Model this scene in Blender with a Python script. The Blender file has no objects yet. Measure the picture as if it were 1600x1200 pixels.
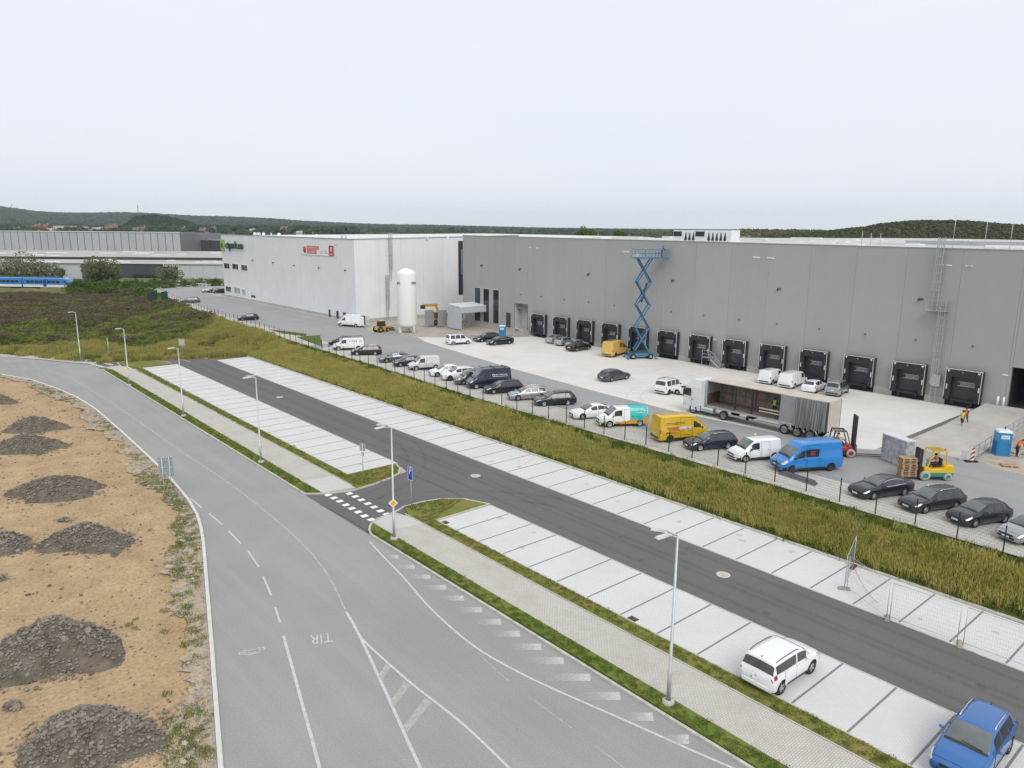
import bpy, bmesh, math, random
import numpy as np
from mathutils import Vector, Matrix
random.seed(7); RNG = np.random.default_rng(7)
S = bpy.context.scene
COL = S.collection
# ------------------------------------------------------------------ camera
F_PX, ROLL, Y_HOR, CAM_H = 1150.0, .008, 361.0, 20.4
PITCH = math.atan((600 - Y_HOR) / F_PX)
AZ = math.radians(40.6)                                   # view direction, clockwise from +Y (the car park's long axis)
FWD = Vector((math.sin(AZ), math.cos(AZ), 0)); RGT = Vector((math.cos(AZ), -math.sin(AZ), 0)); UPV = Vector((0, 0, 1))
cf = FWD * math.cos(PITCH) - UPV * math.sin(PITCH)
cu0 = FWD * math.sin(PITCH) + UPV * math.cos(PITCH)
cr = RGT * math.cos(ROLL) + cu0 * math.sin(ROLL)
cu = -RGT * math.sin(ROLL) + cu0 * math.cos(ROLL)
cam = bpy.data.objects.new('camera', bpy.data.cameras.new('camera')); COL.objects.link(cam)
m = Matrix((cr, cu, -cf)).transposed().to_4x4(); m.translation = (0, 0, CAM_H); cam.matrix_world = m
cam.data.sensor_width = 36; cam.data.lens = F_PX / 1600 * 36; cam.data.clip_start = .5; cam.data.clip_end = 30000
S.camera = cam
# ------------------------------------------------------------------ sky, sun, exposure
SUN_EL, SUN_AZ = 46, 201            # degrees; azimuth clockwise from +Y
W = bpy.data.worlds.new('World'); S.world = W; W.use_nodes = True
wt = W.node_tree; wn = wt.nodes; bg = wn['Background']
sky = wn.new('ShaderNodeTexSky'); sky.sky_type = 'NISHITA'; sky.sun_disc = False
sky.sun_elevation = math.radians(SUN_EL); sky.sun_rotation = math.radians(SUN_AZ); sky.dust_density = 3
tc = wn.new('ShaderNodeTexCoord'); mp = wn.new('ShaderNodeMapping'); mp.inputs['Scale'].default_value = (1.2, 1.2, 5)
nz = wn.new('ShaderNodeTexNoise'); nz.inputs['Scale'].default_value = 1.6; nz.inputs['Detail'].default_value = 6
cr_ = wn.new('ShaderNodeValToRGB')
cr_.color_ramp.elements[0].position = .3; cr_.color_ramp.elements[0].color = (6.95, 7.25, 7.75, 1)
cr_.color_ramp.elements[1].position = .7; cr_.color_ramp.elements[1].color = (7.3, 7.55, 7.95, 1)
mx = wn.new('ShaderNodeMixRGB'); mx.inputs[0].default_value = .93
L = wt.links
L.new(tc.outputs['Generated'], mp.inputs[0]); L.new(mp.outputs[0], nz.inputs['Vector']); L.new(nz.outputs[0], cr_.inputs[0])
L.new(sky.outputs[0], mx.inputs[1]); L.new(cr_.outputs[0], mx.inputs[2]); L.new(mx.outputs[0], bg.inputs[0])
bg.inputs[1].default_value = .1
sun = bpy.data.objects.new('sun', bpy.data.lights.new('sun', 'SUN')); COL.objects.link(sun)
sun.data.energy = 1.3; sun.data.angle = math.radians(34); sun.data.color = (1, .97, .92)
sa, se = math.radians(SUN_AZ), math.radians(SUN_EL)
sun.rotation_euler = (-Vector((math.sin(sa) * math.cos(se), math.cos(sa) * math.cos(se), math.sin(se)))).to_track_quat('-Z', 'Y').to_euler()
S.view_settings.view_transform = 'Standard'; S.view_settings.look = 'None'
S.view_settings.exposure = 0.36; S.view_settings.gamma = 1; S.view_settings.use_curve_mapping = False
S.render.engine = 'CYCLES'; S.cycles.use_denoising = True; S.cycles.denoising_input_passes = 'RGB_ALBEDO_NORMAL'; S.cycles.denoising_prefilter = 'NONE'; S.cycles.use_adaptive_sampling = False
S.cycles.max_bounces = 6; S.cycles.diffuse_bounces = 3; S.cycles.glossy_bounces = 3; S.cycles.transparent_max_bounces = 12
S.cycles.caustics_reflective = False; S.cycles.caustics_refractive = False
# ------------------------------------------------------------------ survey helpers: photo pixel (1600x1200) -> point of the place
def ray(px, py):
    dx, dy = px - 800, 600 - py
    c, s = math.cos(ROLL), math.sin(ROLL)
    x, y = dx * c - dy * s, dx * s + dy * c
    cp, sp = math.cos(PITCH), math.sin(PITCH)
    return RGT * x + FWD * (F_PX * cp + y * sp) + UPV * (-F_PX * sp + y * cp)
def at(px, py, z=0.0):
    r = ray(px, py); t = (z - CAM_H) / r.z
    return Vector((r.x * t, r.y * t, z))
def at_depth(px, py, d):
    r = ray(px, py); t = d / r.dot(FWD)
    return Vector((r.x * t, r.y * t, CAM_H + r.z * t))
def at_x(px, py, X):
    r = ray(px, py); t = X / r.x
    return Vector((X, r.y * t, CAM_H + r.z * t))
def ats(pts, z=0.0): return [tuple(at(x, y, z)[:2]) for x, y in pts]
ZY = 1.3                                                   # level of the warehouse yard above the car park
# ------------------------------------------------------------------ materials
MATS = {}
def _nodes(name):
    mt = bpy.data.materials.new(name); mt.use_nodes = True
    return mt, mt.node_tree.nodes, mt.node_tree.links, mt.node_tree.nodes['Principled BSDF']
def M(name, col, rough=.75, metal=0., var=.10, scale=2.5, bump=0., bscale=30., coat=0., rnd=.0, spec=.5, dirt=None, dscale=.6, damt=.5, detail=5):
    if name in MATS: return MATS[name]
    mt, n, l, p = _nodes(name); MATS[name] = mt
    p.inputs['Roughness'].default_value = rough; p.inputs['Metallic'].default_value = metal
    p.inputs['Coat Weight'].default_value = coat; p.inputs['Coat Roughness'].default_value = .05
    p.inputs['Specular IOR Level'].default_value = spec
    t = n.new('ShaderNodeTexCoord')
    a = n.new('ShaderNodeTexNoise'); a.inputs['Scale'].default_value = scale; a.inputs['Detail'].default_value = detail
    l.new(t.outputs['Object'], a.inputs['Vector'])
    r = n.new('ShaderNodeValToRGB')
    r.color_ramp.elements[0].position = .3; r.color_ramp.elements[1].position = .7
    r.color_ramp.elements[0].color = tuple(max(0, c * (1 - var)) for c in col) + (1,)
    r.color_ramp.elements[1].color = tuple(c * (1 + var) for c in col) + (1,)
    l.new(a.outputs[0], r.inputs[0]); out = r.outputs[0]
    if dirt:
        b = n.new('ShaderNodeTexNoise'); b.inputs['Scale'].default_value = dscale; b.inputs['Detail'].default_value = 8
        b.inputs['Roughness'].default_value = .65
        l.new(t.outputs['Object'], b.inputs['Vector'])
        q = n.new('ShaderNodeValToRGB'); q.color_ramp.elements[0].position = .46; q.color_ramp.elements[1].position = .68
        q.color_ramp.elements[1].color = (damt, damt, damt, 1)
        l.new(b.outputs[0], q.inputs[0])
        mxx = n.new('ShaderNodeMixRGB'); mxx.inputs[2].default_value = tuple(dirt) + (1,)
        l.new(q.outputs[0], mxx.inputs[0]); l.new(out, mxx.inputs[1]); out = mxx.outputs[0]
    if rnd:
        o = n.new('ShaderNodeObjectInfo'); mr = n.new('ShaderNodeMapRange')
        mr.inputs[3].default_value = 1 - rnd; mr.inputs[4].default_value = 1 + rnd
        l.new(o.outputs['Random'], mr.inputs[0])
        h = n.new('ShaderNodeHueSaturation'); l.new(mr.outputs[0], h.inputs['Value']); l.new(out, h.inputs['Color']); out = h.outputs[0]
    l.new(out, p.inputs['Base Color'])
    if bump:
        b = n.new('ShaderNodeTexNoise'); b.inputs['Scale'].default_value = bscale; b.inputs['Detail'].default_value = 3
        l.new(t.outputs['Object'], b.inputs['Vector'])
        bp = n.new('ShaderNodeBump'); bp.inputs['Strength'].default_value = bump; bp.inputs['Distance'].default_value = .05
        l.new(b.outputs[0], bp.inputs['Height']); l.new(bp.outputs[0], p.inputs['Normal'])
    return mt
def paver(name, c1, c2, joint, bw, bh, rot=0., mortar=.012, dirt=None, damt=.35, dscale=.25):
    mt, n, l, p = _nodes(name); p.inputs['Roughness'].default_value = .9; p.inputs['Specular IOR Level'].default_value = .25
    t = n.new('ShaderNodeTexCoord'); mpp = n.new('ShaderNodeMapping'); mpp.inputs['Rotation'].default_value = (0, 0, rot)
    b = n.new('ShaderNodeTexBrick'); b.inputs['Scale'].default_value = 1; b.inputs['Brick Width'].default_value = bw; b.inputs['Row Height'].default_value = bh
    b.inputs['Mortar Size'].default_value = mortar; b.inputs['Mortar Smooth'].default_value = .3
    b.inputs['Color1'].default_value = c1 + (1,); b.inputs['Color2'].default_value = c2 + (1,); b.inputs['Mortar'].default_value = joint + (1,)
    l.new(t.outputs['Object'], mpp.inputs[0]); l.new(mpp.outputs[0], b.inputs['Vector'])
    a = n.new('ShaderNodeTexNoise'); a.inputs['Scale'].default_value = dscale; a.inputs['Detail'].default_value = 9; a.inputs['Roughness'].default_value = .62
    l.new(t.outputs['Object'], a.inputs['Vector'])
    q = n.new('ShaderNodeValToRGB'); q.color_ramp.elements[0].position = .42; q.color_ramp.elements[1].position = .72; q.color_ramp.elements[1].color = (damt,) * 3 + (1,)
    l.new(a.outputs[0], q.inputs[0])
    mxx = n.new('ShaderNodeMixRGB'); mxx.inputs[2].default_value = (dirt or tuple(x * .7 for x in c1)) + (1,)
    l.new(q.outputs[0], mxx.inputs[0]); l.new(b.outputs[0], mxx.inputs[1]); l.new(mxx.outputs[0], p.inputs['Base Color'])
    bp = n.new('ShaderNodeBump'); bp.inputs['Strength'].default_value = .25; bp.inputs['Distance'].default_value = .02; bp.invert = True
    l.new(b.outputs['Fac'], bp.inputs['Height']); l.new(bp.outputs[0], p.inputs['Normal'])
    return mt
def asphalt(name, col, patch, streak, streak_amt=.5, rot=0., sx=.05):
    """worn asphalt: aggregate speckle, patches, and long streaks along the driving direction"""
    mt, n, l, p = _nodes(name); p.inputs['Roughness'].default_value = .92; p.inputs['Specular IOR Level'].default_value = .2
    t = n.new('ShaderNodeTexCoord')
    def noise(sc, det, vec, rough=.6):
        a = n.new('ShaderNodeTexNoise'); a.inputs['Scale'].default_value = sc; a.inputs['Detail'].default_value = det; a.inputs['Roughness'].default_value = rough
        l.new(vec, a.inputs['Vector']); return a.outputs[0]
    def ramp(v, p0, p1, c0, c1):
        r = n.new('ShaderNodeValToRGB'); r.color_ramp.elements[0].position = p0; r.color_ramp.elements[1].position = p1
        r.color_ramp.elements[0].color = c0 + (1,); r.color_ramp.elements[1].color = c1 + (1,); l.new(v, r.inputs[0]); return r.outputs[0]
    def mix(f, a, b, mode='MIX'):
        x = n.new('ShaderNodeMixRGB'); x.blend_type = mode
        if isinstance(f, float): x.inputs[0].default_value = f
        else: l.new(f, x.inputs[0])
        l.new(a, x.inputs[1]) if not isinstance(a, tuple) else setattr(x.inputs[1], 'default_value', a + (1,))
        l.new(b, x.inputs[2]) if not isinstance(b, tuple) else setattr(x.inputs[2], 'default_value', b + (1,))
        return x.outputs[0]
    o = t.outputs['Object']
    mpp = n.new('ShaderNodeMapping'); mpp.inputs['Rotation'].default_value = (0, 0, rot); mpp.inputs['Scale'].default_value = (.9, sx, 1); l.new(o, mpp.inputs[0])
    base = ramp(noise(.12, 8, o), .35, .7, col, patch)
    st = ramp(noise(1.0, 4, mpp.outputs[0]), .45, .75, (0, 0, 0), (streak_amt,) * 3)
    c = mix(st, base, streak)
    sp = ramp(noise(14, 4, o, .8), .3, .7, (.82,) * 3, (1.18,) * 3)
    c = mix(1.0, c, sp, 'MULTIPLY')
    l.new(c, p.inputs['Base Color'])
    return mt
def worn(name, col, amt=.5, scale=3.):
    """road paint worn through to whatever lies under it"""
    if name in MATS: return MATS[name]
    mt, n, l, p = _nodes(name); MATS[name] = mt; p.inputs['Base Color'].default_value = col + (1,); p.inputs['Roughness'].default_value = .85
    t = n.new('ShaderNodeTexCoord'); a = n.new('ShaderNodeTexNoise'); a.inputs['Scale'].default_value = scale; a.inputs['Detail'].default_value = 8; a.inputs['Roughness'].default_value = .75
    l.new(t.outputs['Object'], a.inputs['Vector'])
    r = n.new('ShaderNodeValToRGB'); r.color_ramp.elements[0].position = amt - .12; r.color_ramp.elements[1].position = amt + .12
    l.new(a.outputs[0], r.inputs[0]); l.new(r.outputs[0], p.inputs['Alpha'])
    return mt
def wear_paint(name, col, scale=7.):
    """paint whose cover is stored per vertex (tyres have scrubbed one end away), broken up by fine noise"""
    mt, n, l, p = _nodes(name); p.inputs['Base Color'].default_value = col + (1,); p.inputs['Roughness'].default_value = .9
    at_ = n.new('ShaderNodeAttribute'); at_.attribute_name = 'cover'; t = n.new('ShaderNodeTexCoord'); a = n.new('ShaderNodeTexNoise'); a.inputs['Scale'].default_value = scale; a.inputs['Detail'].default_value = 8; a.inputs['Roughness'].default_value = .75
    l.new(t.outputs['Object'], a.inputs['Vector']); r = n.new('ShaderNodeMapRange'); r.inputs[1].default_value = .3; r.inputs[2].default_value = .7; r.inputs[3].default_value = .55; r.inputs[4].default_value = 1.25; l.new(a.outputs[0], r.inputs[0])
    m_ = n.new('ShaderNodeMath'); m_.operation = 'MULTIPLY'; m_.use_clamp = True; l.new(at_.outputs['Fac'], m_.inputs[0]); l.new(r.outputs[0], m_.inputs[1]); l.new(m_.outputs[0], p.inputs['Alpha']); return mt
def faint(name, col, base, k=.5, scale=4., stretch=None):
    """thin, even wear: paint or rubber that covers only a share of what lies under it"""
    if name in MATS: return MATS[name]
    mt, n, l, p = _nodes(name); MATS[name] = mt; p.inputs['Base Color'].default_value = col + (1,); p.inputs['Roughness'].default_value = .9; p.inputs['Specular IOR Level'].default_value = .2
    t = n.new('ShaderNodeTexCoord'); a = n.new('ShaderNodeTexNoise'); a.inputs['Scale'].default_value = scale; a.inputs['Detail'].default_value = 7; a.inputs['Roughness'].default_value = .7
    l.new(t.outputs['Object'], a.inputs['Vector'])
    r = n.new('ShaderNodeMapRange'); r.inputs[1].default_value = .3; r.inputs[2].default_value = .7; r.inputs[3].default_value = max(0, base - k / 2); r.inputs[4].default_value = min(1, base + k / 2)
    l.new(a.outputs[0], r.inputs[0]); l.new(r.outputs[0], p.inputs['Alpha'])
    return mt
def streaks(mt, amt=.05, scale=1.3):
    """rain streaks: long vertical bands on a wall finish"""
    n, l = mt.node_tree.nodes, mt.node_tree.links; p = n['Principled BSDF']; s = p.inputs['Base Color'].links[0].from_socket
    t = n.new('ShaderNodeTexCoord'); m_ = n.new('ShaderNodeMapping'); m_.inputs['Scale'].default_value = (scale, scale, .06); a = n.new('ShaderNodeTexNoise'); a.inputs['Scale'].default_value = 1; a.inputs['Detail'].default_value = 6
    l.new(t.outputs['Object'], m_.inputs[0]); l.new(m_.outputs[0], a.inputs['Vector']); r = n.new('ShaderNodeMapRange'); r.inputs[1].default_value = .3; r.inputs[2].default_value = .7; r.inputs[3].default_value = 1 - amt; r.inputs[4].default_value = 1 + amt * .6
    l.new(a.outputs[0], r.inputs[0]); h = n.new('ShaderNodeHueSaturation'); l.new(s, h.inputs['Color']); l.new(r.outputs[0], h.inputs['Value']); l.new(h.outputs[0], p.inputs['Base Color'])
def ramp_mat(name, cols, scale=.4, rnd=.5, rough=.9, transl=0.):
    """colour picked by large patches (world position) plus a random share per object or instance"""
    mt, n, l, p = _nodes(name); MATS[name] = mt; p.inputs['Roughness'].default_value = rough; p.inputs['Specular IOR Level'].default_value = .15
    g = n.new('ShaderNodeNewGeometry'); a = n.new('ShaderNodeTexNoise'); a.inputs['Scale'].default_value = scale; a.inputs['Detail'].default_value = 4
    l.new(g.outputs['Position'], a.inputs['Vector'])
    o = n.new('ShaderNodeObjectInfo')
    m1 = n.new('ShaderNodeMath'); m1.operation = 'MULTIPLY_ADD'; m1.inputs[1].default_value = rnd; l.new(o.outputs['Random'], m1.inputs[0])
    m2 = n.new('ShaderNodeMapRange'); m2.inputs[1].default_value = .3; m2.inputs[2].default_value = .7; m2.inputs[3].default_value = 0; m2.inputs[4].default_value = 1 - rnd
    l.new(a.outputs[0], m2.inputs[0]); l.new(m2.outputs[0], m1.inputs[2])
    r = n.new('ShaderNodeValToRGB'); e = r.color_ramp.elements
    while len(e) < len(cols): e.new(.5)
    for i, c in enumerate(cols): e[i].position = i / (len(cols) - 1); e[i].color = c + (1,)
    l.new(m1.outputs[0], r.inputs[0]); l.new(r.outputs[0], p.inputs['Base Color'])
    if transl:      # thin blades and leaves let part of the daylight through
        tr = n.new('ShaderNodeBsdfTranslucent'); mxs = n.new('ShaderNodeMixShader'); mxs.inputs[0].default_value = transl; l.new(r.outputs[0], tr.inputs[0]); l.new(p.outputs[0], mxs.inputs[1]); l.new(tr.outputs[0], mxs.inputs[2]); l.new(mxs.outputs[0], n['Material Output'].inputs[0])
    return mt
# ------------------------------------------------------------------ mesh builder
class MB:
    def __init__(s): s.v = []; s.f = []; s.m = []; s.sm = []
    def add(s, vs, fs, mi=0, smooth=False):
        o = len(s.v); s.v += [tuple(v) for v in vs]
        for f in fs: s.f.append(tuple(i + o for i in f)); s.m.append(mi); s.sm.append(smooth)
        return s
    def box(s, c, d, mi=0, rz=0., ry=0., rx=0.):
        x, y, z = d[0] / 2, d[1] / 2, d[2] / 2
        vs = [Vector(p) for p in ((-x, -y, -z), (x, -y, -z), (x, y, -z), (-x, y, -z), (-x, -y, z), (x, -y, z), (x, y, z), (-x, y, z))]
        if rz or ry or rx:
            R = Matrix.Rotation(rz, 3, 'Z') @ Matrix.Rotation(ry, 3, 'Y') @ Matrix.Rotation(rx, 3, 'X'); vs = [R @ v for v in vs]
        c = Vector(c)
        return s.add([v + c for v in vs], ((0, 3, 2, 1), (4, 5, 6, 7), (0, 1, 5, 4), (1, 2, 6, 5), (2, 3, 7, 6), (3, 0, 4, 7)), mi)
    def span(s, a, b, mi=0):                       # box by two opposite corners
        a, b = Vector(a), Vector(b)
        return s.box((a + b) / 2, [abs(b[i] - a[i]) for i in range(3)], mi)
    def bar(s, a, b, w, h=None, mi=0):             # square bar from a to b
        a, b = Vector(a), Vector(b); h = h or w; d = (b - a)
        if d.length < 1e-6: return s
        d.normalize(); u = Vector((0, 0, 1)) if abs(d.z) < .98 else Vector((1, 0, 0))
        x = d.cross(u).normalized() * (w / 2); y = x.cross(d).normalized() * (h / 2)
        vs = [a - x - y, a + x - y, a + x + y, a - x + y, b - x - y, b + x - y, b + x + y, b - x + y]
        return s.add(vs, ((0, 3, 2, 1), (4, 5, 6, 7), (0, 1, 5, 4), (1, 2, 6, 5), (2, 3, 7, 6), (3, 0, 4, 7)), mi)
    def tube(s, pts, r, n=8, mi=0, caps=True, smooth=True):
        pts = [Vector(p) for p in pts]; rs = r if isinstance(r, (list, tuple)) else [r] * len(pts)
        rings = []; k0 = len(s.v)
        for i, p in enumerate(pts):
            d = (pts[min(i + 1, len(pts) - 1)] - pts[max(i - 1, 0)]).normalized()
            u = Vector((0, 0, 1)) if abs(d.z) < .95 else Vector((1, 0, 0))
            x = d.cross(u).normalized(); y = x.cross(d).normalized()
            rings += [p + (x * math.cos(2 * math.pi * j / n) + y * math.sin(2 * math.pi * j / n)) * rs[i] for j in range(n)]
        fs = []
        for i in range(len(pts) - 1):
            for j in range(n):
                a, b = i * n + j, i * n + (j + 1) % n
                fs.append((a, b, b + n, a + n))
        s.add(rings, fs, mi, smooth)
        if caps:
            o = k0
            s.f.append(tuple(o + j for j in range(n - 1, -1, -1))); s.m.append(mi); s.sm.append(False)
            e = o + (len(pts) - 1) * n
            s.f.append(tuple(e + j for j in range(n))); s.m.append(mi); s.sm.append(False)
        return s
    def lathe(s, prof, n=20, c=(0, 0, 0), axis='Z', mi=0, smooth=True):   # prof: (radius, height)
        vs = []
        for r, h in prof:
            for j in range(n):
                a = 2 * math.pi * j / n; p = (r * math.cos(a), r * math.sin(a), h)
                if axis == 'Y': p = (p[0], p[2], p[1])
                if axis == 'X': p = (p[2], p[0], p[1])
                vs.append((p[0] + c[0], p[1] + c[1], p[2] + c[2]))
        fs = [(i * n + j, i * n + (j + 1) % n, (i + 1) * n + (j + 1) % n, (i + 1) * n + j) for i in range(len(prof) - 1) for j in range(n)]
        return s.add(vs, fs, mi, smooth)
    def prism(s, poly, z0, z1, mi=0, mside=None):
        n = len(poly); vs = [(x, y, z0) for x, y in poly] + [(x, y, z1) for x, y in poly]
        s.add(vs, [tuple(range(n, 2 * n))], mi)
        o = len(s.v) - 2 * n
        for i in range(n):
            j = (i + 1) % n; s.f.append((o + i, o + j, o + n + j, o + n + i)); s.m.append(mi if mside is None else mside); s.sm.append(False)
        return s
    def poly(s, poly, z, mi=0): return s.add([(x, y, z) for x, y in poly], [tuple(range(len(poly)))], mi)
    def strip(s, path, w, z0, z1, mi=0, closed=False):    # kerb: a rectangular section swept along a plan path (mitred)
        P = [Vector(p[:2]) for p in path]; n = len(P); Lf = []; Rt = []
        for i in range(n):
            a = P[(i - 1) % n] if closed or i > 0 else P[i]; b = P[(i + 1) % n] if closed or i < n - 1 else P[i]
            d1 = (P[i] - a); d2 = (b - P[i])
            d = ((d1.normalized() if d1.length > 1e-6 else Vector((0, 0))) + (d2.normalized() if d2.length > 1e-6 else Vector((0, 0))))
            d = d.normalized() if d.length > 1e-6 else Vector((1, 0)); nn = Vector((-d.y, d.x))
            dd = d1 if d1.length > 1e-6 else d2; k = max(.5, abs(Vector((-dd.normalized().y, dd.normalized().x)).dot(nn)))
            Lf.append(P[i] + nn * (w / 2 / k)); Rt.append(P[i] - nn * (w / 2 / k))
        vs = []
        for i in range(n): vs += [(Lf[i].x, Lf[i].y, z0), (Lf[i].x, Lf[i].y, z1), (Rt[i].x, Rt[i].y, z1), (Rt[i].x, Rt[i].y, z0)]
        fs = []
        for i in range(n if closed else n - 1):
            a, b = i * 4, ((i + 1) % n) * 4
            for q in range(3): fs.append((a + q, b + q, b + q + 1, a + q + 1))
        return s.add(vs, fs, mi)
    def mesh(s, name):
        me = bpy.data.meshes.new(name); me.from_pydata(s.v, [], s.f)
        me.polygons.foreach_set('material_index', s.m); me.polygons.foreach_set('use_smooth', s.sm); me.update(); return me
    def build(s, name, mats, parent=None, fix=True, **kw):
        me = s.mesh(name)
        if fix:
            b = bmesh.new(); b.from_mesh(me); bmesh.ops.recalc_face_normals(b, faces=b.faces); b.to_mesh(me); b.free()
        return link(name, me, mats, parent, **kw)
def link(name, me, mats, parent=None, loc=None, world=False, rz=None, **tags):
    o = bpy.data.objects.new(name, me); COL.objects.link(o)
    if mats is not None and me is not None and not me.materials:
        for mm in (mats if isinstance(mats, (list, tuple)) else [mats]): me.materials.append(mm)
    if parent:
        o.parent = parent
        if world: o.location = -Vector(parent.location)     # mesh written in world coordinates under an unrotated parent
    if loc is not None: o.location = loc
    if rz is not None: o.rotation_euler = (0, 0, rz)
    for k, v in tags.items(): o[k] = v
    return o
def thing(name, label, cat, loc=(0, 0, 0), rz=0., group=None):
    o = bpy.data.objects.new(name, None); COL.objects.link(o); o.empty_display_size = .3
    o.location = loc; o.rotation_euler = (0, 0, rz); o['label'] = label; o['category'] = cat
    if group: o['group'] = group
    return o
def tag(o, label, cat, group=None):
    o['label'] = label; o['category'] = cat
    if group: o['group'] = group
    return o
def struct(o): o['kind'] = 'structure'; return o
def copy_tree(o, parent=None):
    c = o.copy(); COL.objects.link(c)
    if parent: c.parent = parent
    for ch in list(o.children): copy_tree(ch, c)
    return c
_TXT = {}
def text_mesh(body, size, depth=0., sx=1.):
    k = (body, size, depth, sx)
    if k in _TXT: return _TXT[k]
    cu_ = bpy.data.curves.new('lettering', 'FONT'); cu_.body = body; cu_.size = size; cu_.extrude = depth; cu_.resolution_u = 2
    cu_.align_x = 'CENTER'; cu_.align_y = 'CENTER'
    o = bpy.data.objects.new('lettering', cu_); COL.objects.link(o); bpy.context.view_layer.update()
    me = bpy.data.meshes.new_from_object(o.evaluated_get(bpy.context.evaluated_depsgraph_get()))
    bpy.data.objects.remove(o); me.materials.clear()
    if sx != 1: me.transform(Matrix.Diagonal((sx, 1, 1, 1)))
    _TXT[k] = me; return me
def text(name, body, size, mat, parent, M4, depth=0., sx=1.):
    me = text_mesh(body, size, depth, sx).copy(); o = link(name, me, mat, parent); o.matrix_local = M4; return o
def frame(o, x, y, z): # 4x4 from origin and axes
    m = Matrix((Vector(x), Vector(y), Vector(z))).transposed().to_4x4(); m.translation = Vector(o); return m
# ------------------------------------------------------------------ scattering (geometry nodes) for what nobody could count
def source(name, mbs, mats):
    c = bpy.data.collections.new(name)
    for i, b in enumerate(mbs):
        me = b.mesh(name + '_piece'); 
        for mm in (mats if isinstance(mats, (list, tuple)) else [mats]): me.materials.append(mm)
        c.objects.link(bpy.data.objects.new(name + '_piece', me))
    return c
_NG = {}
def scatter(name, pts, scl, coll, rz=None, tilt=0., **tags):
    n = len(pts); pts = np.asarray(pts, dtype=np.float32)
    me = bpy.data.meshes.new(name); me.vertices.add(n); me.vertices.foreach_set('co', pts.ravel())
    rot = np.zeros((n, 3), np.float32); rot[:, 2] = RNG.uniform(0, 6.283, n) if rz is None else rz
    if tilt: rot[:, :2] = RNG.normal(0, tilt, (n, 2))
    a = me.attributes.new('rot', 'FLOAT_VECTOR', 'POINT'); a.data.foreach_set('vector', rot.ravel())
    scl = np.asarray(scl, np.float32)
    if scl.ndim == 1: scl = np.repeat(scl[:, None], 3, 1)
    a = me.attributes.new('scl', 'FLOAT_VECTOR', 'POINT'); a.data.foreach_set('vector', np.ascontiguousarray(scl).ravel())
    a = me.attributes.new('pick', 'INT', 'POINT'); a.data.foreach_set('value', RNG.integers(0, 1000, n).astype(np.int32))
    o = link(name, me, None, **tags); o['kind'] = 'stuff'
    if coll.name not in _NG:
        g = bpy.data.node_groups.new('scatter_' + coll.name, 'GeometryNodeTree')
        g.interface.new_socket('Geometry', in_out='INPUT', socket_type='NodeSocketGeometry'); g.interface.new_socket('Geometry', in_out='OUTPUT', socket_type='NodeSocketGeometry')
        N, K = g.nodes, g.links
        gi, go = N.new('NodeGroupInput'), N.new('NodeGroupOutput')
        ci = N.new('GeometryNodeCollectionInfo'); ci.inputs['Collection'].default_value = coll; ci.inputs['Separate Children'].default_value = True; ci.inputs['Reset Children'].default_value = True
        ip = N.new('GeometryNodeInstanceOnPoints'); ip.inputs['Pick Instance'].default_value = True
        def attr(nm, ty):
            x = N.new('GeometryNodeInputNamedAttribute'); x.data_type = ty; x.inputs['Name'].default_value = nm
            return [q for q in x.outputs if q.enabled and q.name == 'Attribute'][0]
        K.new(gi.outputs[0], ip.inputs['Points']); K.new(ci.outputs[0], ip.inputs['Instance'])
        K.new(attr('pick', 'INT'), ip.inputs['Instance Index'])
        e = N.new('FunctionNodeEulerToRotation'); K.new(attr('rot', 'FLOAT_VECTOR'), e.inputs[0]); K.new(e.outputs[0], ip.inputs['Rotation'])
        K.new(attr('scl', 'FLOAT_VECTOR'), ip.inputs['Scale']); K.new(ip.outputs[0], go.inputs[0]); _NG[coll.name] = g
    md = o.modifiers.new('scatter', 'NODES'); md.node_group = _NG[coll.name]
    return o
def inside(pts, poly):
    x, y = pts[:, 0], pts[:, 1]; r = np.zeros(len(pts), bool); n = len(poly); j = n - 1
    for i in range(n):
        xi, yi = poly[i]; xj, yj = poly[j]
        c = ((yi > y) != (yj > y)) & (x < (xj - xi) * (y - yi) / (yj - yi + 1e-12) + xi); r ^= c; j = i
    return r
def sample(poly, density, keep=None):
    P = np.array(poly); lo, hi = P.min(0), P.max(0); n = int((hi - lo).prod() * density)
    q = RNG.uniform(lo, hi, (n, 2)); q = q[inside(q, poly)]
    return q if keep is None else q[keep(q)]
def seen(q, pad=.06):       # points in front of the camera within the picture's width (nothing is scattered far outside the frame)
    d = q @ np.array(FWD[:2]); r = q @ np.array(RGT[:2]); return (d > 8) & (np.abs(r) < d * (800 / F_PX + pad) + 3)
def vnoise(x, y, s, seed=0):   # cheap smooth value noise
    x, y = np.asarray(x) / s + seed * 17.3, np.asarray(y) / s + seed * 9.1
    xi, yi = np.floor(x).astype(int), np.floor(y).astype(int); fx, fy = x - xi, y - yi
    fx, fy = fx * fx * (3 - 2 * fx), fy * fy * (3 - 2 * fy)
    h = lambda a, b: ((np.sin(a * 127.1 + b * 311.7 + seed * 74.7) * 43758.5453) % 1.0)
    return (h(xi, yi) * (1 - fx) + h(xi + 1, yi) * fx) * (1 - fy) + (h(xi, yi + 1) * (1 - fx) + h(xi + 1, yi + 1) * fx) * fy
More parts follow.
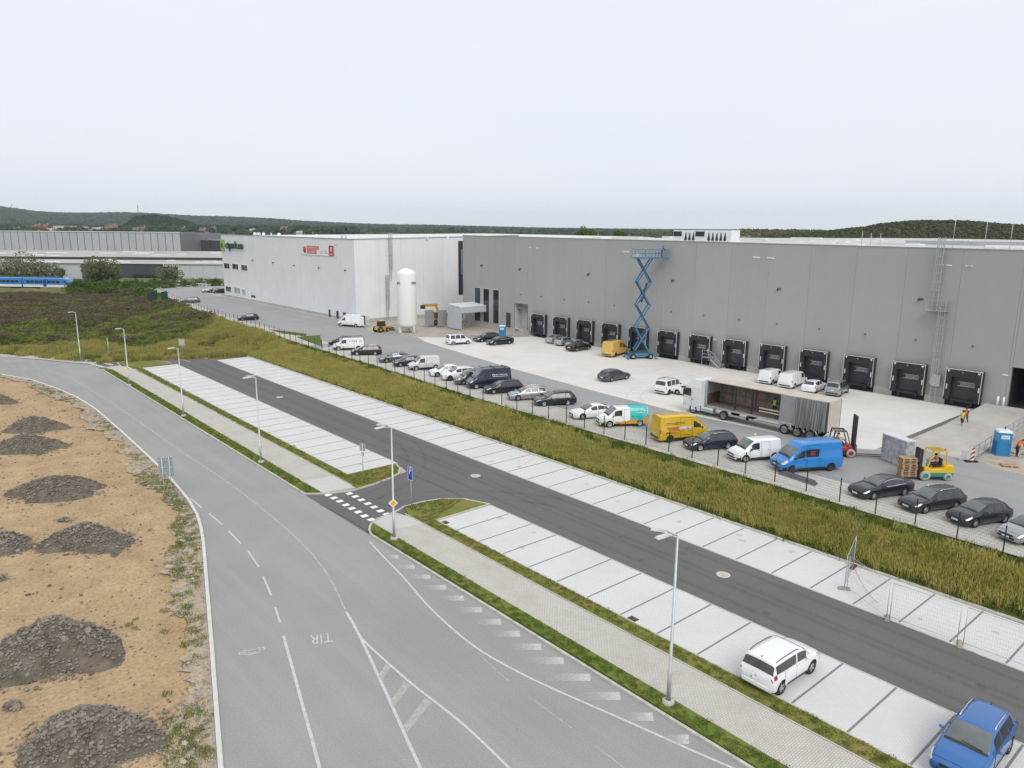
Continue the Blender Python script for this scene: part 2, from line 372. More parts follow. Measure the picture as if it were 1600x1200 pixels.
# ================================================================== GROUND
FY = [-30, 9, 65, 90, 120, 145, 175, 208, 246, 300]; FXs = [50.0, 50.1, 50.9, 52.3, 53.2, 54.7, 56.0, 59.4, 64.5, 71]
def fence_x(Y): return np.interp(Y, FY, FXs)
def sst(t): t = np.clip(t, 0, 1); return t * t * (3 - 2 * t)
def ground_z(X, Y):
    X, Y = np.asarray(X, float), np.asarray(Y, float); fx = fence_x(Y)
    wd = np.interp(Y, [0, 118, 135], [6.0, 6.5, 13]); s = sst((X - (fx - .5 - wd)) / wd)
    bump = (vnoise(X, Y, 3.1, 1) - .5) * .34 + (vnoise(X, Y, 1.1, 2) - .5) * .12
    z = -.04 + s * 1.2 + bump * np.clip((X - 45.2) / 2, 0, 1) * np.clip((fx - .8 - X) / 1.5, 0, 1)
    fld = np.clip((Y - 128) / 12, 0, 1) * np.clip((fx - 2 - X) / 6, 0, 1) * np.clip((X + .62 * Y - 103) / 10, 0, 1)
    z += fld * ((vnoise(X, Y, 14, 3) - .35) * 1.5 + (vnoise(X, Y, 4, 4) - .5) * .7)
    z -= .3 * np.clip((23 - X) / .5, 0, 1) * np.clip((128 - Y - X * .3) / 6, 0, 1)
    return np.where(X > fx + .2, 1.22, z)
def grid_mesh(xs, ys, zf, name, mat, keep=None):
    X, Y = np.meshgrid(xs, ys); Z = zf(X, Y); nx, ny = len(xs), len(ys)
    v = np.stack([X, Y, Z], -1).reshape(-1, 3); i = np.arange(nx * ny).reshape(ny, nx)
    q = np.stack([i[:-1, :-1], i[:-1, 1:], i[1:, 1:], i[1:, :-1]], -1).reshape(-1, 4)
    if keep is not None:
        c = v[q].mean(1); q = q[keep(c)]
    me = bpy.data.meshes.new(name); me.from_pydata(v.tolist(), [], q.tolist()); me.polygons.foreach_set('use_smooth', [True] * len(q)); me.materials.append(mat)
    return me
far = [100, 130, 180, 260, 400, 600, 1000, 1600, 2500, 4000, 7000, 12000]
xs = np.array([-x for x in far[::-1]] + [-70, -50] + list(np.arange(-35, 75, 1.0)) + [80, 90] + far); ys = np.array([-12000, -4000, -1000, -200, -50, -20] + list(np.arange(-12, 300, 1.5)) + [320, 350, 400, 500, 700, 1000, 1600, 2500, 4000, 7000, 12000])
MG = ramp_mat('meadow_soil', [(.13, .105, .055), (.14, .145, .05), (.20, .175, .07)], .12, 0.0)
struct(link('ground', grid_mesh(xs, ys, ground_z, 'ground', MG), None))
# ------------------------------------------------------------------ main road
ROAD_L = [(-3, -14), (1.6, 4), (4.6, 15)] + ats([(345, 1200), (336, 1080), (330, 1000), (322, 900), (318, 850), (314, 825), (308, 805), (297, 786), (285, 770), (260, 741), (230, 712), (190, 675), (150, 640), (120, 621), (90, 608), (50, 594), (0, 585)]) + [(7, 131), (0, 140), (-12, 153), (-45, 188)]
ROAD_T = [(23.4, 124.4), (21.5, 127.7), (17.6, 135.1), (13.4, 142.2), (6, 152.5), (-8, 169), (-35, 200)]
A_ROAD = asphalt('road_asphalt', (.287, .282, .274), (.325, .320, .312), (.36, .354, .338), .5, rot=.25)
A_DARK = asphalt('fresh_asphalt', (.134, .128, .126), (.150, .144, .141), (.165, .159, .155), .3, rot=0)
A_YARD = asphalt('yard_asphalt', (.30, .298, .296), (.335, .332, .33), (.37, .365, .36), .5, rot=0)
road = MB().poly([(23.34, -14), (23.34, 121.5), (24.5, 122.9)] + ROAD_T + ROAD_L[::-1], .0)
struct(road.build('road', A_ROAD))
FAR = ats([(325, 560.6), (297, 556.3), (250, 556.3), (200, 558.5), (162, 561.8), (150, 563)])
aisle = MB().poly([(23.34, -14), (39.2, -14), (39.2, 117.5)] + FAR + [(23.2, 122.4), (23.34, 121.5)], .004)
struct(aisle.build('parking_aisle', A_DARK))
# ------------------------------------------------------------------ islands: verges, footpath, kerbs
KERB = M('kerb_concrete', (.50, .485, .43), .9, var=.12, scale=3, dirt=(.25, .24, .2), dscale=1.2, damt=.35)
GRASS_A = ramp_mat('verge_grass_green', [(.09, .14, .024), (.13, .175, .034), (.21, .20, .055)], .55, .35)
GRASS_B = ramp_mat('verge_grass_dry', [(.11, .15, .03), (.18, .185, .045), (.26, .215, .07)], .6, .4)
PATH = paver('footpath_pavers', (.575, .54, .49), (.525, .495, .45), (.33, .305, .27), .2, .1, 0, .011, (.34, .31, .26), .4, .5)
PATHL = paver('footpath_pavers_light', (.60, .585, .56), (.57, .555, .53), (.4, .38, .36), .2, .1, 0, .011, (.5, .48, .45), .3, .5)
LOT = paver('parking_pavers', (.68, .675, .66), (.645, .64, .625), (.50, .495, .48), .2, .1, math.pi / 2, .012, (.52, .51, .48), .5, .22)
nA = ats([(500, 772.5), (524, 770.6)]); nB = ats([(552.5, 767), (584, 757.5), (612.5, 747), (623.8, 740.6), (624.7, 733), (619, 725.9)])
farV1 = ats([(150.6, 578.4), (155, 574.6)]); farV2 = ats([(183, 567), (205, 564.3), (235, 563.6), (260, 566), (268.7, 569)])
sA = ats([(577, 829), (578.5, 823), (582, 818)]); sB = ats([(631, 793), (659, 785.6), (687.5, 781), (725, 781), (766, 789.4)])
sP = ats([(590, 811.9), (605, 806), (616, 802)])
YN0 = nA[0][1]; YS1 = sP[0][1]
for nm, poly, mt, dens in (
    ('verge_near_road', [(23.46, -14), (24.5, -14), (24.5, YS1 - .4), sA[2], sA[1], sA[0]], GRASS_A, 30),
    ('verge_near_road', [(23.46, YN0 + .6), (24.5, YN0), (24.5, 118.2), farV1[1], (23.46, 119.6)], GRASS_A, 30),
    ('verge_near_bays', [(27.24, -14), (28.22, -14), (28.22, 41.2), (33.1, 41.25)] + sB[::-1] + [(27.24, 43.2)], GRASS_B, 30),
    ('verge_near_bays', [(27.24, YN0 - .6)] + nB + [(33.1, 54.25), (28.22, 54.3), (28.0, 117.8)] + farV2[::-1] + [(26.6, 120.6)], GRASS_B, 30)):
    struct(MB().prism(poly, 0, .085, 0).build(nm, mt))
footS = [(24.56, -14), (27.12, -14), (27.12, 43.0), sP[2], sP[1], sP[0], (24.56, YS1 - .4)]
footN = [(24.56, YN0), (27.12, YN0 - .6), (27.12, 118.4), (26.1, 121.2), (24.0, 121.0), (24.56, 118.2)]
for p in (footS, footN): struct(MB().prism(p, 0, .09).build('footpath', PATH))
struct(MB().poly([(24.58, YS1 - 2.4), (27.1, YS1 - 2.9), (27.1, 43.0), sP[1], (24.58, YS1 - .45)], .094).build('footpath_ramp', PATHL))
struct(MB().poly([(24.58, YN0 + .05), (27.1, YN0 - .55), (27.1, YN0 + 3.2), (24.58, YN0 + 3.6)], .094).build('footpath_ramp', PATHL))
k = MB()
k.strip([(23.38, -14), (23.38, sA[0][1] - .8)] + sA + sP + sB, .15, 0, .11)
k.strip([(23.38, 119.8), (23.38, YN0 + .7)] + nA + nB, .15, 0, .11)
k.strip([(23.38, 119.7)] + farV1 + [(24.3, 121.1), (26.2, 121.3)] + farV2, .15, 0, .11)
k.strip([(33.1, 41.25), (28.25, 41.2), (28.25, -14)], .09, 0, .10); k.strip([(33.1, 54.3), (28.25, 54.3), (28.0, 117.8)], .09, 0, .10)
for x in (24.53, 27.18): k.strip([(x, -14), (x, YS1 - .5)], .07, 0, .105); k.strip([(x, YN0 + .1), (x, 118.2)], .07, 0, .105)
k.strip([(44.38, -14), (44.38, 118.4)], .2, -.1, .13); k.strip([(39.2, -14), (39.2, 117.6)], .1, -.05, .028); k.strip([(33.22, -14), (33.22, 41.3)], .1, 0, .028); k.strip([(33.22, 54.3), (33.22, 117.8)], .1, 0, .028)
k.strip([ROAD_T[0]] + FAR[::-1], .15, -.1, .11)
struct(k.build('kerb', KERB))
k = MB(); k.strip(ROAD_L, .2, -.1, .10); struct(k.build('kerb', M('kerb_concrete_pale', (.60, .585, .54), .9, var=.08, scale=2)))
k = MB(); off = [(p[0] - .19, p[1]) for p in ROAD_L]; k.strip(off, .13, -.1, .03); struct(k.build('kerb_backing', M('kerb_mortar', (.36, .31, .27), .95, var=.2, scale=4)))
struct(MB().poly(ats([(0, 557), (60, 561.5), (120, 567.5), (150, 569.5), (160, 563), (150, 561), (120, 560.5), (60, 556.5), (0, 553)]), .02).build('roadside_strip', M('pale_gravel', (.46, .44, .39), .95, var=.2, scale=6)))
# parking bays: paving sheets, each dark dividing line a part of its own
dm = MB().box((0, 0, 0), (4.86, .1, .006)).mesh('divider_line'); dm.materials.append(M('dark_paver', (.205, .205, .22), .9, var=.15, scale=5))
for nm, x0, x1, y0, y1 in (('parking_bays', 28.3, 33.17, -14, 41.15), ('parking_bays', 28.3, 33.17, 54.35, 117.7), ('parking_bays', 39.25, 44.28, -14, 117.6)):
    b = struct(MB().poly([(x0, y0), (x1, y0), (x1, y1), (x0, y1)], .014).build(nm, LOT))
    yy = (11.33 if x0 > 35 else 11.43) + 2.5 * math.ceil((y0 + .4 - 11.4) / 2.5)
    while yy < y1 - .8:
        link('divider_line', dm, None, b, loc=((x0 + x1) / 2, yy, .0185)); yy += 2.5
# concrete apron wedges, drains, manholes
struct(MB().poly(ats([(625.6, 729), (635, 737), (625.6, 740.6)]), .012).build('paved_wedge', M('wedge_concrete', (.46, .43, .40), .9, var=.12, scale=3)))
IRON = M('cast_iron', (.10, .085, .08), .7, .4, var=.3, scale=8); RING = M('manhole_ring', (.62, .57, .5), .9, var=.1, scale=6)
def manhole(px, py, r, lab, z=.006):
    p = at(px, py, 0); t = thing('manhole_cover', lab, 'manhole cover', (p.x, p.y, z))
    MB().lathe([(r * .66, 0), (r * .66, .012), (r, .012), (r, 0)], 28).build('ring', RING, t)
    c = MB().lathe([(0, .010), (r * .655, .010)], 28).build('cover', M('cover_concrete', (.5, .43, .36), .9, var=.25, scale=9), t)
manhole(743, 743.5, .42, 'round pale manhole cover in the dark aisle opposite the entrance')
manhole(1130, 898, .42, 'round beige manhole cover in the dark aisle right of the tallest lamp')
manhole(437, 620.5, .42, 'white round manhole cover in the far part of the parking aisle')
manhole(394, 587.5, .45, 'small pale manhole cover at the upper bays far left')
def drain(px, py, lab):
    p = at(px, py, 0); t = thing('drain_grate', lab, 'drain', (p.x, p.y, .016))
    MB().span((-.27, -.27, 0), (.27, .27, .012)).build('frame', M('rusty_iron', (.13, .07, .055), .8, .3, var=.3, scale=9), t)
    b = MB(); [b.box((-.2 + i * .08, 0, .016), (.04, .42, .012)) for i in range(6)]; b.build('grate', IRON, t)
drain(988, 968, 'reddish square drain grate at the lower edge of the nearer bays'); drain(695, 817, 'dark red drain grate in the corner of the bays beside the entrance verge')
drain(457, 697.5, 'small drain grate at the edge of the bays left of the entrance')
# ------------------------------------------------------------------ painted markings
PAINT = faint('road_paint', (.64, .64, .63), .80, .4, 5); PAINT3 = faint('road_paint_thin', (.58, .58, .57), .55, .6, 2.5)
ZM = .009
def lines(name, items, mt, z=None):      # items: (pixel polyline, width m)
    b = MB(); z = ZM if z is None else z
    for pl, w in items:
        z += .0012
        P = ats(pl); b2 = []
        n = len(P); Q = [Vector(p) for p in P]
        for i in range(n):
            d = (Q[min(i + 1, n - 1)] - Q[max(i - 1, 0)]).normalized(); nn = Vector((-d.y, d.x)) * w / 2
            b2 += [(*(Q[i] + nn), z), (*(Q[i] - nn), z)]
        b.add(b2, [(2 * i, 2 * i + 1, 2 * i + 3, 2 * i + 2) for i in range(n - 1)])
    return struct(b.build(name, mt))
def smooth(pl, k=6):             # Catmull-Rom through pixel points so that painted curves have no corners
    out = []; n = len(pl)
    for i in range(n - 1):
        p0, p1, p2, p3 = (Vector(pl[max(i - 1, 0)]), Vector(pl[i]), Vector(pl[i + 1]), Vector(pl[min(i + 2, n - 1)]))
        for j in range(k):
            t = j / k; out.append(tuple(.5 * ((2 * p1) + (p2 - p0) * t + (2 * p0 - 5 * p1 + 4 * p2 - p3) * t * t + (3 * p1 - p0 - 3 * p2 + p3) * t ** 3)))
    return out + [pl[-1]]
lines('centre_line', [(smooth([(0, 570), (50, 576), (95, 586), (130, 602.5), (175, 630), (217.5, 659), (275, 700), (350, 750), (400, 787), (472.5, 850), (512.5, 900), (540, 954)]), .11)], PAINT3)
lines('gore_line', [(smooth([(541, 956), (560, 990), (594, 1062), (632.5, 1147.5), (660, 1208), (690, 1280)]), .14), (smooth([(560, 990), (572, 1005), (605, 1035), (645, 1070), (725, 1133), (795, 1200), (870, 1275)]), .12)], PAINT)
lines('lane_dash', [([a, b], .11) for a, b in (((297.5, 779), (316, 794)), ((326, 802), (347, 820)), ((357, 829.5), (377, 850)), ((387.5, 861), (404.5, 886)), ((411, 901), (424, 931)), ((430, 949), (437.5, 972.5)))] + [([(443, 994), (486, 1150), (500, 1203), (520, 1280)], .14)], PAINT)
lines('edge_line', [(smooth([(577.8, 846.6), (599, 870), (631, 903), (678, 956), (744, 1012), (819, 1055), (897, 1091), (975, 1125), (1037.5, 1153), (1100, 1181), (1180, 1215)]), .12)], PAINT)
lines('faint_line', [([(745, 1020), (795, 1065)], .05), ([(825, 1088), (893, 1138)], .05), ([(930, 1166), (975, 1200)], .05)], PAINT3)
hb = MB(); cover = []
for x, y, ln in ((70, 65, 70), (150, 115, 90), (228, 165, 110), (308, 218, 120), (397, 272, 125), (488, 330, 130), (583, 390, 140), (677, 450, 150), (783, 515, 160), (897, 585, 180), (1030, 668, 230), (1178, 762, 210), (1343, 865, 160), (1522, 978, 130)):
    h = 8 + y * .016; X0, Y0 = 600 + x / 3.2, 850 + y / 3.2; l_ = ln / 3.2; hh = h / 3.2
    us = (0, .2, .42, .65, .85, 1.05); k0 = len(hb.v)
    for u_, cv in zip(us, (.85, .74, .5, .28, .12, 0)):
        hb.v += [(*q, ZM + .003) for q in ats([(X0 - l_ * u_, Y0 - hh), (X0 + 1.5 - l_ * u_, Y0 + hh)])]; cover += [cv, cv]
    for q in range(len(us) - 1): hb.f.append((k0 + 2 * q, k0 + 2 * q + 1, k0 + 2 * q + 3, k0 + 2 * q + 2)); hb.m.append(0); hb.sm.append(False)
hm_ = hb.mesh('hatch_marking'); hm_.attributes.new('cover', 'FLOAT', 'POINT').data.foreach_set('value', cover); struct(link('hatch_marking', hm_, wear_paint('hatch_paint', (.62, .62, .60))))
zz = lambda *p: [(300 + x / 4, 850 + y / 4) for x, y in p]
gb = MB()
for q in (zz((1215, 745), (1245, 768), (1188, 858), (1160, 830)), zz((1325, 860), (1367, 885), (1258, 1025), (1238, 985)), zz((1455, 965), (1500, 990), (1345, 1180), (1322, 1140))): gb.poly(ats(q), ZM + .004)
struct(gb.build('gore_marking', faint('gore_paint', (.58, .575, .54), .55, .5, 3)))
cb = MB(); zq = lambda x, y: at(500 + x / 5.3333, 660 + y / 5.3333)
for x, y in ((68, 605), (117, 630), (165, 657), (215, 688), (265, 717), (318, 747), (370, 780), (427, 810), (245, 593), (295, 618), (345, 647), (397, 677), (450, 706), (503, 738), (555, 766)):
    p = zq(x, y); cb.box((p.x, p.y, ZM), (.5, .46, .004))
struct(cb.build('crossing_marking', worn('crossing_paint', (.82, .82, .80), .2, 3)))
lines('far_marking', [(smooth([(165, 569), (200, 563.5), (240, 561.5), (268, 561), (285, 562.5), (297, 565.5)]), .16), ([(132, 573), (146, 570)], .3), ([(136, 566.3), (150, 570.5), (162, 573.5)], .55), ([(153, 564.5), (166, 568), (176, 570.5)], .55)], PAINT)
PT = faint('letter_paint', (.62, .62, .60), .8, .5, 5)
def ground_frame(px, py, px2, py2, z=ZM + .003):  # origin at a pixel, +x towards a second pixel
    o = at(px, py); x = (at(px2, py2) - o).normalized(); zz_ = Vector((0, 0, 1)); return frame((o.x, o.y, z), x, zz_.cross(x), zz_)
t = text_mesh('TIR', 1.25, 0).copy(); o = link('lane_lettering', t, PT); o.matrix_world = ground_frame(502, 997, 480, 1000) @ Matrix.Diagonal((.62, 1.05, 1, 1)); struct(o)
cm = MB(); prof = [(-.62, 0), (-.62, .16), (-.42, .22), (-.26, .42), (.2, .42), (.36, .22), (.62, .17), (.62, 0)]
cm.strip(prof, .055, 0, .001, closed=True)
for cx in (-.36, .36): cm.add([(cx + .12 * math.cos(a * math.pi / 6), .0 + .12 * math.sin(a * math.pi / 6), .001) for a in range(12)], [tuple(range(12))])
cm.strip([(-.2, .24), (-.16, .36), (.14, .36), (.2, .24)], .04, 0, .001, closed=True)
o = cm.build('lane_symbol', PT); o.matrix_world = ground_frame(393, 1016, 378, 1019.5) @ Matrix.Diagonal((.95, .95, 1, 1)); struct(o)
# thin orange survey scribbles sprayed on the upper bays
ob = MB()
def scrib(pl, w=.04):
    P = ats(pl); 
    for a, b in zip(P, P[1:]):
        a, b = Vector(a), Vector(b); d = (b - a).normalized(); nn = Vector((-d.y, d.x)) * w / 2
        ob.add([(*(a + nn), .02), (*(a - nn), .02), (*(b - nn), .02), (*(b + nn), .02)], [(0, 1, 2, 3)])
scrib([(809, 723), (812, 720), (818, 721), (822, 724), (818, 727), (812, 726), (809, 723)]); scrib([(822, 724), (828, 720), (834, 717), (842, 718)]); scrib([(800, 709), (790, 706)])
scrib([(1334, 895), (1346, 901), (1356, 909), (1365, 914), (1372, 920)], .025)
struct(ob.build('survey_marks', worn('survey_paint', (.75, .33, .2), .42, 6)))
# tyre marks and stains that traffic leaves on the paving
RUB = faint('tyre_rubber', (.06, .058, .055), .09, .18, 3); RUB2 = faint('tyre_rubber_faint', (.08, .077, .07), .07, .14, 2)
def curve_marks(name, items, z, mt):
    b = MB()
    for pts, w in items:
        for o_ in (-.8, .8):
            Q = [Vector(p) for p in pts]; n = len(Q); r = []
            for i in range(n):
                d = (Q[min(i + 1, n - 1)] - Q[max(i - 1, 0)]).normalized(); nn = Vector((-d.y, d.x)); c_ = Q[i] + nn * o_; r += [(*(c_ + nn * w / 2), z), (*(c_ - nn * w / 2), z)]
            b.add(r, [(2 * i, 2 * i + 1, 2 * i + 3, 2 * i + 2) for i in range(n - 1)])
        z += .0007
    return struct(b.build(name, mt))
arc = lambda cx, cy, r, a0, a1, n=24: [(cx + r * math.cos(math.radians(a0 + (a1 - a0) * i / n)), cy + r * math.sin(math.radians(a0 + (a1 - a0) * i / n))) for i in range(n + 1)]
curve_marks('tyre_marks', [(arc(76, 62, 9, 180, 300), .22), (arc(80, 78, 13, 200, 290), .2), (arc(74, 46, 12, 100, 200), .22), (arc(84, 36, 14, 140, 220), .2), ([(67, 40), (74, 41), (90, 42)], .2), ([(66, 64), (76, 60), (90, 59.6)], .2)], ZY + .012, RUB2)
curve_marks('turning_marks', [(arc(23.5, 62, 14, 270, 350), .25), (arc(24, 33, 14.5, 10, 84), .25), ([(35.2, -10), (35.1, 40), (35.3, 116)], .35), ([(37.3, -10), (37.4, 50), (37.2, 116)], .35)], .0125, RUB2)
sb_ = MB(); rg_ = random.Random(21)
for i in range(60):
    lot = rg_.choice(((28.6, 32.8), (39.6, 43.9), (33.6, 38.8))); x, y = rg_.uniform(*lot), rg_.uniform(8, 110)
    if 42 < y < 53 and x < 33: continue
    r = rg_.uniform(.08, .28); sb_.add([(x + r * rg_.uniform(.6, 1.2) * math.cos(a * .628), y + r * rg_.uniform(.6, 1.2) * math.sin(a * .628), .0175 + i * .00001) for a in range(10)], [tuple(range(10))])
struct(sb_.build('oil_stains', faint('oil_stain', (.10, .095, .09), .14, .28, 9)))
lines('asphalt_seam', [([(500, 788), (545, 812), (579, 834)], .05), ([(640, 741), (680, 757), (724, 777)], .04), ([(168, 576), (130, 571)], .06)], faint('bitumen_seam', (.03, .03, .03), .6, .4, 4), .0145)
# ------------------------------------------------------------------ bare earth with rubble heaps
EARTH = M('sandy_earth', (.475, .345, .21), .97, var=.13, scale=.5, bump=.6, bscale=6, dirt=(.37, .255, .145), dscale=.35, damt=.55, detail=9, spec=.1)
en, el = EARTH.node_tree.nodes, EARTH.node_tree.links; pb = en['Principled BSDF']; src = pb.inputs['Base Color'].links[0].from_socket
w1 = en.new('ShaderNodeTexWave'); w1.inputs['Scale'].default_value = .07; w1.inputs['Distortion'].default_value = 14; w1.inputs['Detail'].default_value = 4; w1.inputs['Detail Scale'].default_value = .6
tcc = en.new('ShaderNodeTexCoord'); el.new(tcc.outputs['Object'], w1.inputs['Vector'])
rr = en.new('ShaderNodeValToRGB'); rr.color_ramp.elements[0].position = .0; rr.color_ramp.elements[1].position = .5; rr.color_ramp.elements[0].color = (.93, .92, .9, 1); rr.color_ramp.elements[1].color = (1, 1, 1, 1)
el.new(w1.outputs[0], rr.inputs[0]); mm = en.new('ShaderNodeMixRGB'); mm.blend_type = 'MULTIPLY'; mm.inputs[0].default_value = .8
sg = en.new('ShaderNodeTexNoise'); sg.inputs['Scale'].default_value = 5; sg.inputs['Detail'].default_value = 8; sg.inputs['Roughness'].default_value = .8; el.new(tcc.outputs['Object'], sg.inputs['Vector'])
rs = en.new('ShaderNodeValToRGB'); rs.color_ramp.elements[0].position = .33; rs.color_ramp.elements[1].position = .6; rs.color_ramp.elements[0].color = (.62, .6, .58, 1); rs.color_ramp.elements[1].color = (1.05, 1.05, 1.05, 1); el.new(sg.outputs[0], rs.inputs[0])
m3 = en.new('ShaderNodeMixRGB'); m3.blend_type = 'MULTIPLY'; m3.inputs[0].default_value = 1
el.new(src, mm.inputs[1]); el.new(rr.outputs[0], mm.inputs[2]); el.new(mm.outputs[0], m3.inputs[1]); el.new(rs.outputs[0], m3.inputs[2]); el.new(m3.outputs[0], pb.inputs['Base Color'])
DIRT = [(p[0] - .55, p[1]) for p in ROAD_L] + [(-70, 190), (-70, -14)]
def earth_z(X, Y):
    w_ = (X * .80 - Y * .60 + 7 * vnoise(X, Y, 26, 8)) % 13.0; tr = np.minimum(np.abs(w_ - 5.5), np.abs(w_ - 7.3))          # pairs of wheel ruts
    return -.01 + (vnoise(X, Y, 2.3, 5) - .5) * .09 + (vnoise(X, Y, .7, 6) - .5) * .035 - .07 * np.clip(1 - tr / .28, 0, 1) * np.clip((vnoise(X, Y, 9, 9) - .35) * 5, 0, 1) * (.75 + .5 * ((X * 3.1 + Y * 4.3) % 1))
struct(link('earth', grid_mesh(np.arange(-30, 24, .3), np.arange(14, 150, .45), earth_z, 'earth', EARTH, keep=lambda c: inside(c[:, :2], DIRT)), None))
RL2 = [tuple(Vector(a).lerp(Vector(b), i / n)) for a, b in zip(ROAD_L, ROAD_L[1:]) for n in [max(1, int((Vector(b) - Vector(a)).length / .45))] for i in range(n)]; jr = random.Random(4)
vp = [(p[0] - .25, p[1]) for p in RL2]; vq = [(p[0] - 1.75 - .55 * math.sin(p[1] * .31) - .3 * math.sin(p[1] * 1.13) + jr.uniform(-.3, .3), p[1] + jr.uniform(-.12, .12)) for p in RL2]
VERGE_L = vp + vq[::-1]
GRAV = M('verge_gravel', (.40, .335, .25), .97, var=.25, scale=3, bump=.8, bscale=14, dirt=(.47, .345, .21), dscale=.9, damt=.95, spec=.1)
struct(MB().poly(VERGE_L, .05).build('road_verge', GRAV))
ROCK = M('rubble_stone', (.215, .19, .155), .95, var=.25, scale=6, rnd=.35); SOIL = M('rubble_soil', (.145, .122, .095), .98, var=.3, scale=2.2, bump=1, bscale=9, dirt=(.19, .17, .145), dscale=1.2, damt=.7, spec=.1)
def stone_mb(seed, n=1):
    r = random.Random(seed); b = bmesh.new(); bmesh.ops.create_icosphere(b, subdivisions=n, radius=1)
    s = (r.uniform(.8, 1.2), r.uniform(.7, 1), r.uniform(.45, .75))
    for v in b.verts: v.co = Vector((v.co.x * s[0], v.co.y * s[1], v.co.z * s[2])) * r.uniform(.72, 1.12)
    mb = MB().add([v.co.copy() for v in b.verts], [[q.index for q in f.verts] for f in b.faces]); b.free(); return mb
STONES = [stone_mb(i).mesh('stone') for i in range(8)]; [s.materials.append(ROCK) for s in STONES]
heapn = 0
def heap(xl, xr, yb, yt, label, big=0, small=900, seed=0):
    mid = (xl + xr) / 2; near = at(mid, yb); f = near.dot(FWD); rr_ = (xr - xl) / 2 * (f + 2) / F_PX / math.cos(PITCH) * .98; rd = rr_ * (.62 if big < 30 else .72)
    ya, yb2 = yb, 420.0
    for _ in range(40):
        ym = (ya + yb2) / 2
        if at(mid, ym).dot(FWD) < f + rd * .9: ya = ym
        else: yb2 = ym
    c = at(mid, ya); c.z = 0
    H = max(.25, min(rr_ * (.40 if not big or big < 30 else .56), 1.35 if big < 30 else 2.1)); rg = random.Random(seed)
    def hz(a, b):                                    # profile over local ellipse coordinates
        ang = math.atan2(b, a); rad = math.hypot(a, b) / (1 + .13 * math.sin(3 * ang + seed) + .08 * math.sin(5 * ang + 2 * seed))
        z = max(0, 1 - rad ** 1.5) * H * (.9 + .2 * float(vnoise(a * 3, b * 3, 1, seed)))
        z += (float(vnoise(a * 9, b * 9, 1, seed + 3)) - .5) * .22 * min(1, z / .3)
        return z if z > 0 else -.12 * (rad - .95)
    t = thing('rubble_heap', label, 'rubble heap', (c.x, c.y, 0), group='grey rubble heaps on the bare earth')
    N = 40; v = []; fs = []
    for i in range(N + 1):
        for j in range(N + 1):
            a, b = (i / N * 2 - 1) * 1.15, (j / N * 2 - 1) * 1.15; p = RGT * a * rr_ + FWD * b * rd
            v.append((p.x, p.y, hz(a, b) - .03))
    fs = [(i * (N + 1) + j, (i + 1) * (N + 1) + j, (i + 1) * (N + 1) + j + 1, i * (N + 1) + j + 1) for i in range(N) for j in range(N)]
    MB().add(v, fs, 0, True).build('mound', SOIL, t)
    for q in range(big):
        a, b = rg.gauss(0, .5), rg.gauss(-.1, .5)
        if math.hypot(a, b) > 1.05: continue
        s = rg.uniform(.10, .23); p = RGT * a * rr_ + FWD * b * rd
        o = link('stone', STONES[q % 8], None, t, loc=(p.x, p.y, max(0, hz(a, b)) + s * .15)); o.rotation_euler = (rg.uniform(-.5, .5), rg.uniform(-.5, .5), rg.uniform(0, 6.28)); o.scale = (s, s, s)
    sm = MB()
    for q in range(small):
        a, b = rg.gauss(0, .58), rg.gauss(0, .58); rad = math.hypot(a, b)
        if rad > 1.35 or (rad > 1.05 and rg.random() < .55): continue
        s = rg.uniform(.035, .115) * (1.25 if rg.random() < .12 else 1); p = RGT * a * rr_ + FWD * b * rd; z = max(0, hz(a, b)) + s * .2
        me = STONES[q % 8]; ca, sa_ = math.cos(q * 1.7), math.sin(q * 1.7)
        sm.add([(p.x + (w.co.x * ca - w.co.y * sa_) * s, p.y + (w.co.x * sa_ + w.co.y * ca) * s, z + w.co.z * s) for w in me.vertices][:], [tuple(f.vertices) for f in me.polygons])
    o = sm.build('loose_stones', M('rubble_chips', (.205, .18, .148), .95, var=.45, scale=2.5, detail=2), t, fix=False); o['kind'] = 'stuff'
heap(24, 258, 1212, 1052, 'largest grey rubble heap, nearest to the camera at the bottom left', 46, 1900, 1)
heap(-30, 202, 1062, 957, 'big grey rubble heap just behind the nearest one, cut by the left edge', 40, 1700, 2)
heap(60, 210, 864, 810, 'rubble heap level with the blue-backed road board, touching a darker heap on its left', 20, 1100, 3)
heap(-60, 56, 868, 822, 'dark rubble heap cut by the left edge, beside the heap near the road board', 10, 900, 4)
heap(18, 162, 783, 738, 'long low rubble heap standing alone in the middle of the bare earth', 12, 1000, 5)
heap(-12, 100, 709, 676, 'front one of the two touching rubble heaps at the left', 0, 800, 6)
heap(5, 104, 677, 651, 'rear one of the two touching rubble heaps at the left', 0, 700, 7)
heap(-45, 26, 633, 614, 'farthest small rubble heap at the left edge near the road bend', 0, 420, 8)
heap(-50, 12, 914, 892, 'small rubble heap barely showing at the left edge below the middle heaps', 0, 420, 9)
heap(90, 113, 817, 804, 'tiny dark pile of soil behind the heap near the road board', 0, 160, 10)
heap(4, 35, 1110, 1090, 'small flat dark patch of rubble at the left of the largest heap', 0, 160, 11)
